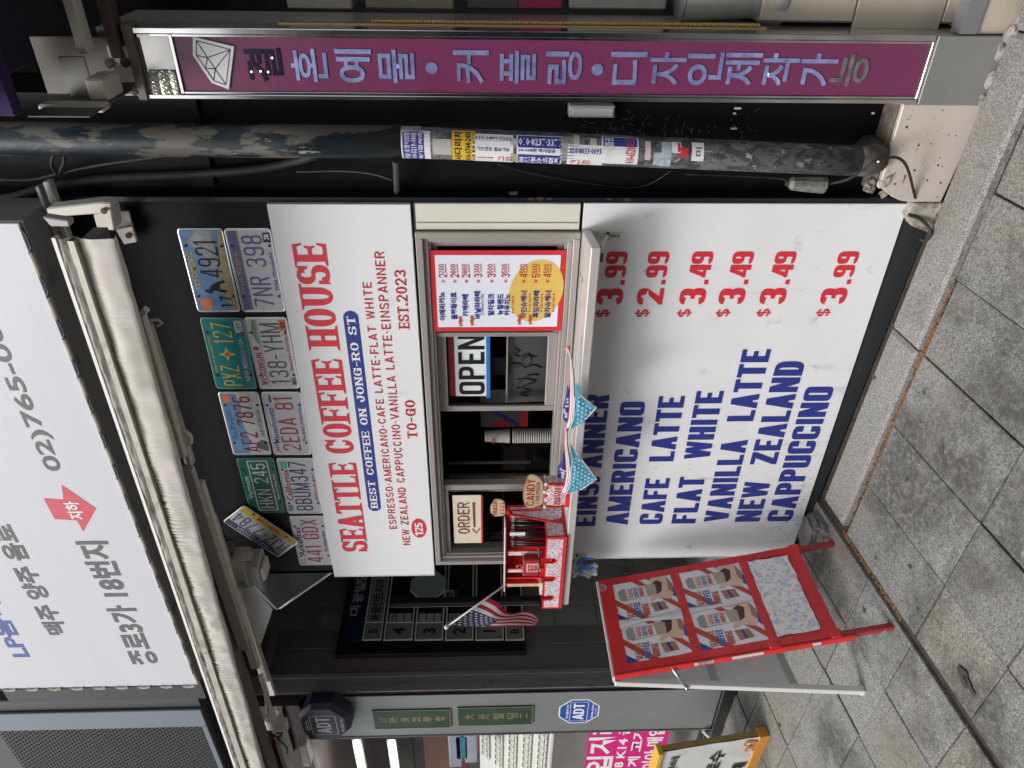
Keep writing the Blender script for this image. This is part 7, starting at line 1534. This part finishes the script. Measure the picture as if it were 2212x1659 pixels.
# behind the OPEN pane: grey slab with scribbled script, wire and a dark monitor
gp = thing('chalk_panel', 'dark grey panel scribbled with looping black script behind the OPEN pane', 'panel', (wx(790, .1), .1, 1.17))
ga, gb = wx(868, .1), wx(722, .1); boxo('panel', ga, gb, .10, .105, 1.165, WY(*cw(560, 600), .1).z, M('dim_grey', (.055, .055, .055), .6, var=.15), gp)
for k, P in enumerate((((600, 500), (640, 520), (600, 545), (640, 560)), ((650, 560), (700, 540), (720, 590), (680, 640), (645, 600), (690, 560), (760, 560)), ((690, 640), (740, 620), (790, 640)), ((610, 730), (680, 720), (760, 740), (700, 760), (640, 790), (620, 770), (700, 700), (780, 690)), ((660, 790), (720, 810), (640, 830), (700, 850)))):
    wire('script_stroke', [WY(*cw(*c_), .098) for c_ in P], .0032, black, None, None, gp)
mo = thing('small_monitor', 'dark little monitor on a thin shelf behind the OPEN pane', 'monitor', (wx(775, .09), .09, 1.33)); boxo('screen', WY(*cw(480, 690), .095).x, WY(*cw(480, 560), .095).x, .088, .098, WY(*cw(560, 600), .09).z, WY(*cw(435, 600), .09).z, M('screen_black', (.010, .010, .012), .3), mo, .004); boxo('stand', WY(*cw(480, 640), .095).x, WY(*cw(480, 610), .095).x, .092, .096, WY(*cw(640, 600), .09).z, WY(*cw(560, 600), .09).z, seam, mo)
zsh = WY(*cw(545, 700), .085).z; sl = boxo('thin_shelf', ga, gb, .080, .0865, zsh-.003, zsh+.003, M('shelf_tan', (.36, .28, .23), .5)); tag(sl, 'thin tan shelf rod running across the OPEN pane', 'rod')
# ================================================================== A-FRAME BOARD
Bn, Bf = V((-.521, -.617, gz(-.52, -.617))), V((-.536, -.215, gz(-.536, -.215)))
Tn = V((-.757, -.632, .957)); Tf = V((-.752, -.200, .985))
UA = (Bf-Bn); UA.z = 0; wA = UA.length; UA.normalize()
VA = (Tn-Bn); VA -= UA*VA.dot(UA); LA = VA.length; VA.normalize(); NA_ = UA.cross(VA); NA_ = NA_ if NA_.x > 0 else -NA_
def AF(px, py):
    q_ = ray(px, py); t = (Bn-CAM).dot(NA_)/q_.dot(NA_); P = CAM+q_*t-Bn; return P.dot(UA), P.dot(VA)
def AP(u, v, l=0): return Bn+UA*u+VA*v+NA_*l
AB = thing('sandwich_board', 'red taped sandwich board showing four coffee posters and candy paper', 'sandwich board', (-.7, -.42, -.02), None)
cTf, cTn, cBf, cBn = AF(1287, 1258), AF(1335, 1456), AF(1714, 1180), AF(1822, 1372)
u0, u1 = (cTn[0]+cBn[0])/2, (cTf[0]+cBf[0])/2; v1 = (cTf[1]+cTn[1])/2; v0 = (cBf[1]+cBn[1])/2
def abox(nm, a0, a1, b0, b1, l0, l1, mat, parent=AB, bev=.003, **k):
    m = MB(); P = [AP(u, v, l) for l in (l0, l1) for u, v in ((a0, b0), (a1, b0), (a1, b1), (a0, b1))]; m.add(P, [(3, 2, 1, 0), (4, 5, 6, 7), (0, 1, 5, 4), (1, 2, 6, 5), (2, 3, 7, 6), (3, 0, 4, 7)]); return build(m, nm, mat, parent, bev, **k)
whm_ = M('board_back_white', (.72, .72, .70), .5)
abox('front_board', u0, u1, v0, v1, -.022, 0, redpl)
abox('white_back', u0+.002, u1-.002, v0+.002, v1-.002, -.0262, -.0224, whm_)
def tapestrip(a0, a1, b0, b1, l=.0): 
    m = MB(); horizontal = (a1-a0) > (b1-b0); N_ = 24
    def f(u, v):
        e = .003*NZ.noise(V((u*14+a0*50, v, b0*30))) if horizontal else 0; e2 = 0 if horizontal else .003*NZ.noise(V((v*14+b0*50, u, a0*30)))
        return AP(a0+(a1-a0)*u+(e2 if u in (0, 1) else 0), b0+(b1-b0)*v+(e if v in (0, 1) else 0), .0030+l+.0012*NZ.noise(V((u*9 if horizontal else u*2, v*2 if horizontal else v*9, a0+b0))))
    m.grid(f, N_ if horizontal else 3, 3 if horizontal else N_); return build(m, 'red_tape', redtape, AB, smooth=True)
tt = [AF(*caf(*c)) for c in ((318, 785), (770, 710), (1310, 610), (1070, 95))]
vm = [AF(*caf(770, 710))[1], AF(*caf(1290, 640))[1]]
vmid1 = (AF(*caf(770, 705))[1]+AF(*caf(595, 195))[1])/2; vmid2 = (AF(*caf(1285, 650))[1]+AF(*caf(1045, 90))[1])/2
tapestrip(u0, u0+.034, v0, v1); tapestrip(u1-.034, u1, v0, v1); tapestrip(u0, u1, v1-.055, v1, .0006); tapestrip(u0, u1, vmid1-.017, vmid1+.017, .0006); tapestrip(u0, u1, vmid2-.016, vmid2+.016, .0006); tapestrip(u0, u1, v0, v0+.05, .0006)
# posters
pwh = M('poster_gloss_white', (.80, .80, .81), .3, var=.04, bump=.3, bs=16); pbl = M('poster_blue', (.025, .06, .33), .3); prd = M('poster_orange_red', (.50, .07, .03), .3); pink_ = M('poster_hand_print', (.74, .50, .36), .4); phd = M('poster_hand_shade', (.36, .20, .12), .4); pck = M('poster_drink_dark', (.07, .03, .02), .35); pcan = M('poster_can', (.76, .73, .67), .35); pcanl = M('poster_can_dark', (.44, .36, .27), .35); ptan = M('poster_biscuit', (.38, .20, .11), .5, var=.25, vs=120); prt = M('poster_red_text', (.55, .10, .07), .4); pbt = M('poster_blue_text', (.10, .16, .45), .4)
APl = Plane(lambda u, v, l: AP(u, v, l))
um = (u0+u1)/2
def poster(a0, a1, b0, b1):
    S = build(MB().add([AP(a0, b0, .0012), AP(a1, b0, .0012), AP(a1, b1, .0012), AP(a0, b1, .0012)], [(0, 1, 2, 3)]), 'coffee_poster', pwh, AB)
    W_, H2 = a1-a0, b1-b0
    def X(p): return [(a0+x*W_, b0+y*H2) for x, y in p]
    lay = [('blue_stripe', [(0.0, .98), (0, .84), (.13, .98)], pbl, 0)]
    def st(nm, pts, mat, k, l=.0): m = MB(); APl.poly(m, X(pts), .0014+.00018*k+l); build(m, nm, mat, S)
    st('blue_stripe', [(0, .86), (.0, .99), (.02, 1), (.30, 1), (0, .82)][:0] or [(0, .80), (.22, 1), (.02, 1), (0, .97)], pbl, 0); st('red_stripe', [(0, .64), (.0, .50), (.60, 1), (.44, 1)], prd, 1)
    st('red_stripe', [(.06, 0), (.22, 0), (1, .55), (1, .67)], prd, 2); st('blue_stripe', [(.36, 0), (.64, 0), (1, .22), (1, .42)], pbl, 3)
    st('print_hand', [(.36, .10), (.50, .04), (.74, .02), (1.0, .12), (1.0, .34), (.92, .42), (.86, .30), (.70, .26), (.58, .34), (.48, .42), (.40, .44), (.38, .38), (.46, .30), (.42, .24)], pink_, 4)
    st('print_hand_shade', [(.50, .04), (.74, .02), (.98, .10), (.80, .10), (.62, .11)], phd, 5)
    st('print_drink', [(.60, .22), (.84, .18), (.92, .26), (.84, .36), (.60, .38), (.54, .30)], pck, 6)
    st('print_cup', [(.50, .84), (.54, .90), (.76, .92), (.82, .86), (.84, .34), (.80, .30), (.58, .30), (.54, .34)], pcanl, 7)
    st('print_cup_rim', [(.49, .84), (.54, .91), (.76, .93), (.83, .86), (.80, .83), (.54, .81)], M('cup_rim_grey', (.30, .32, .31), .3), 8)
    st('print_cup_label', [(.53, .78), (.82, .80), (.825, .48), (.54, .45)], pcan, 9)
    st('print_biscuit', [(.10, .40), (.34, .44), (.33, .22), (.12, .18)], ptan, 5); st('print_biscuit_mark', [(.12, .31), (.33, .35), (.33, .31), (.12, .27)], snv, 8)
    for k, (s, mt, y) in enumerate((('SEATTLE', prt, .74), ('COFFEE', pbt, .61), ('HOUSE!', prt, .48))):
        m = MB(); vs, fs, w_ = ltext(s, IMPACT); APl.put(m, vs, fs, a0+W_*.04, b0+H2*y, a0+W_*.42, H2*.105, w_, .0034); build(m, 'poster_lettering', mt, S)
    for k, (s, mt, y) in enumerate((('SEATTLE', prt, .69), ('COFFEE', pbt, .60), ('HOUSE', prt, .51))):
        m = MB(); vs, fs, w_ = ltext(s, IMPACT); APl.put(m, vs, fs, a0+W_*.56, b0+H2*y, a0+W_*.80, H2*.07, w_, .0036); build(m, 'cup_lettering', mt, S)
    return S
vA, vB, vC, vD = v1-.052, vmid1+.015, vmid1-.015, vmid2+.014
for a0, a1 in ((u0+.033, um), (um+.001, u1-.033)):
    poster(a0, a1, vB, vA); poster(a0, a1, vD, vC)
rr = random.Random(3); e = []
for k in range(14): e.append((u0+.036+(u1-u0-.072)*k/13, vmid2-.016-.004*rr.random()))
e2 = [(u1-.036-.010*rr.random(), vmid2-.03-(vmid2-v0-.085)*k/6) for k in range(7)]; e3 = [(u1-.04-(u1-u0-.08)*k/14, v0+.05+.008*rr.random()) for k in range(15)]; e4 = [(u0+.037+.004*rr.random(), v0+.06+(vmid2-v0-.09)*k/5) for k in range(6)]
m = MB(); APl.poly(m, e+e2+e3+e4, .0046); build(m, 'candy_paper', cmb, AB)
# white wrinkled fold between the posters
m = MB(); m.grid(lambda u, v: AP(um-.012+.05*(u-.5)*(.25+.75*abs(v-.55)*1.8), vB+.0+(vA-vB)*v, .004+.006*math.sin(math.pi*u)), 6, 10); build(m, 'peeling_film', M('peel_film', (.62, .61, .60), .25, bump=.3), AB, smooth=True)
m = MB(); m.grid(lambda u, v: AP(um-.004+.022*(u-.5)*(.2+v), vD+(vC-vD)*v, .004+.005*math.sin(math.pi*u)), 6, 8); build(m, 'peeling_film', M('peel_film', (.62, .61, .60), .25, bump=.3), AB, smooth=True)
cq = AF(*caf(125, 285)); oc_ = [(cq[0]+.020*c*(1 if abs(s_) < .7 else .8), cq[1]+.020*s_) for c, s_ in ((math.cos(R(22.5+45*k)), math.sin(R(22.5+45*k))) for k in range(8))]
m = MB(); APl.poly(m, oc_, .0060); bs2 = build(m, 'corner_badge', M('badge_pink', (.68, .42, .42), .4), AB)
m = MB()
for k, s in enumerate(('SEATTLE', 'COFFEE')): vs, fs, w_ = ltext(s, IMPACT); APl.put(m, vs, fs, cq[0]-.015, cq[1]+.002-.011*k, cq[0]+.015, .009, w_, .0066)
build(m, 'badge_lettering', M('badge_red', (.45, .05, .06), .4), bs2)
whm = M('white_painted_steel', (.74, .74, .72), .3, .1, var=.03); gpm = M('grey_board_back', (.78, .78, .77), .5, var=.08, vs=3)
abox('edge_rail', u0-.010, u0-.0005, v0-.05, v1+.004, -.026, .001, redtape); abox('top_rail', u0-.010, u1+.006, v1+.0005, v1+.012, -.036, -.004, whm, bev=.002)
legr = M('red_taped_leg', (.30, .035, .035), .35, var=.25, vs=25, bump=.4, speck=[(60, .68, (.5, .4, .38))])
abox('leg', u0+.0, u0+.024, .0, v0-.0005, -.022, -.0, legr); abox('leg', u1-.024, u1-.0, .0, v0-.0005, -.022, -.0, legr)
for a, b_ in ((u0-.008, v0-.01), (u1-.03, v0-.012), (u0-.008, vmid2-.02)): abox('tape_wrap', a, a+.042, b_, b_+.045, -.028, .006, redtape, bev=.006)
for k in range(5): a = random.uniform(v0+.05, v1-.1); abox('worn_edge', u0-.0115, u0-.0095, a, a+random.uniform(.03, .12), -.015, .0, M('worn_white', (.62, .55, .52), .5), bev=0)
# rear frame: white steel with a grey sheet
Rn, Rf = WG(1864, 1491), None
Rn = V((Rn.x, -.632, gz(Rn.x, -.632))); Rf = V((Rn.x-.012, -.215, gz(Rn.x, -.215)))
def seg(a, b, w_, h_, nm, mat, ax=V((0, 1, 0)), bev=.002):
    a, b = V(a), V(b); d = (b-a).normalized(); n = ax; u = d.cross(n).normalized(); m = MB()
    m.v = [a+n*sy*w_/2+u*sz*h_/2 for sy, sz in ((-1, -1), (1, -1), (1, 1), (-1, 1))]+[b+n*sy*w_/2+u*sz*h_/2 for sy, sz in ((-1, -1), (1, -1), (1, 1), (-1, 1))]
    m.f = [[0, 1, 2, 3], [7, 6, 5, 4], [0, 4, 5, 1], [1, 5, 6, 2], [2, 6, 7, 3], [3, 7, 4, 0]]; m.m = [0]*6; return build(m, nm, mat, AB, bev)
tn = AP(u0, v1+.006, -.045); tf = AP(u1, v1+.006, -.045); tn.y = -.632; 
seg(Rn, tn, .024, .026, 'rear_stile', whm); seg(Rf, tf, .024, .026, 'rear_stile', whm)
for f1 in (.28, .60): a, b_ = Rn.lerp(tn, f1), Rf.lerp(tf, f1); seg(a, b_, .022, .030, 'cross_bar', M('grey_cross_bar', (.42, .42, .41), .4), ax=V((1, 0, .2)).normalized())
a, b_ = Rn.lerp(tn, .28), Rf.lerp(tf, .28); c_, d_ = Rf.lerp(tf, .99), Rn.lerp(tn, .99); build(MB().prism([a+V((0, .014, 0)), b_, c_, d_+V((0, .014, 0))], (.004, 0, 0)), 'rear_sheet', gpm, AB)
h0 = AP(u0-.012, (AF(*caf(590, 800))[1]), -.01); h1 = WX(*caf(565, 880), h0.x-.07) if False else Rn.lerp(tn, .72)+V((0, -.014, 0))
build(MB().tube([h0, h0.lerp(h1, .5)+V((0, -.012, -.004)), h1], .006, 8), 'hinge_arm', M('chrome', (.6, .6, .6), .15, 1.), AB, smooth=True); build(MB().ball(h1, .009, 8), 'hinge_bolt', M('chrome', (.6, .6, .6), .15, 1.), AB)
for p in (Rn, Rf): build(MB().box(p.x-.014, p.x+.014, p.y-.013, p.y+.013, p.z-.001, p.z+.012), 'rubber_foot', whm, AB)
# ================================================================== CONCRETE STUMP BY THE KIOSK CORNER
q = lambda a, b, Y: WY(*c33(a, b), Y)
sx0_, sx1_ = -.70, -.51
stp_ = thing('concrete_stump', 'broken grey concrete stump at the left foot of the kiosk', 'stump', (-.6, -.1, 0))
m = MB(); 
def stf(u, v):
    a = 2*math.pi*u; r = 1-.18*v; c, s_ = math.cos(a), math.sin(a); n_ = .012*NZ.noise(V((c*3, s_*3, v*4)))
    return (-.60+(.082*r+n_)*math.copysign(abs(c)**.5, c), -.085+(.06*r+n_)*math.copysign(abs(s_)**.5, s_), gz(-.6, -.1)-.01+.075*v)
m.grid(stf, 30, 8); m.v += [V((-.60, -.085, gz(-.6, -.1)+.065))]; k = len(m.v)-1
for i in range(30): m.f.append([k, 8*31+i, 8*31+i+1]); m.m.append(0)
build(m, 'stump_body', M('stump_concrete', (.20, .195, .18), .9, var=.4, vs=20, bump=1., bs=60, dirt=(.04, .035, .03), ds=10, dt=.5), stp_)
m = MB(); m.box(-.71, -.60, .03, .05, gz(-.65, 0), .055); build(m, 'dark_flap', M('dark_rubble', (.03, .03, .03), .8, var=.4), stp_)
for i, (cx, cy, s_) in enumerate(((885, 120, .008), (905, 150, .006), (870, 135, .006))):
    p = WG(*c33(cx, cy), .075); 
# handwritten marks on the dark wall at the lower left are faint paint strokes
for k, (s, cx, cy, cx2, cy2) in enumerate((('있', 1830, 415, 1780, 380), ('옷', 1830, 345, 1780, 315))):
    A_, B_ = WX(*c32(cx, cy), XW+.012), WX(*c32(cx2, cy2), XW+.012); vs, fs, w_ = ftext(s, 0, 1); m = MB(); Plane(lambda u, v, l: V((XW+.012+l, u, v))).put(m, vs, fs, A_.y, A_.z, A_.y+.05, .06, w_, .001); build(m, 'faint_writing', M('faint_paint', (.10, .10, .10), .6), PWALL)
bpy.context.view_layer.update()
for o in sc.objects:
    if '_o' in o: del o['_o']
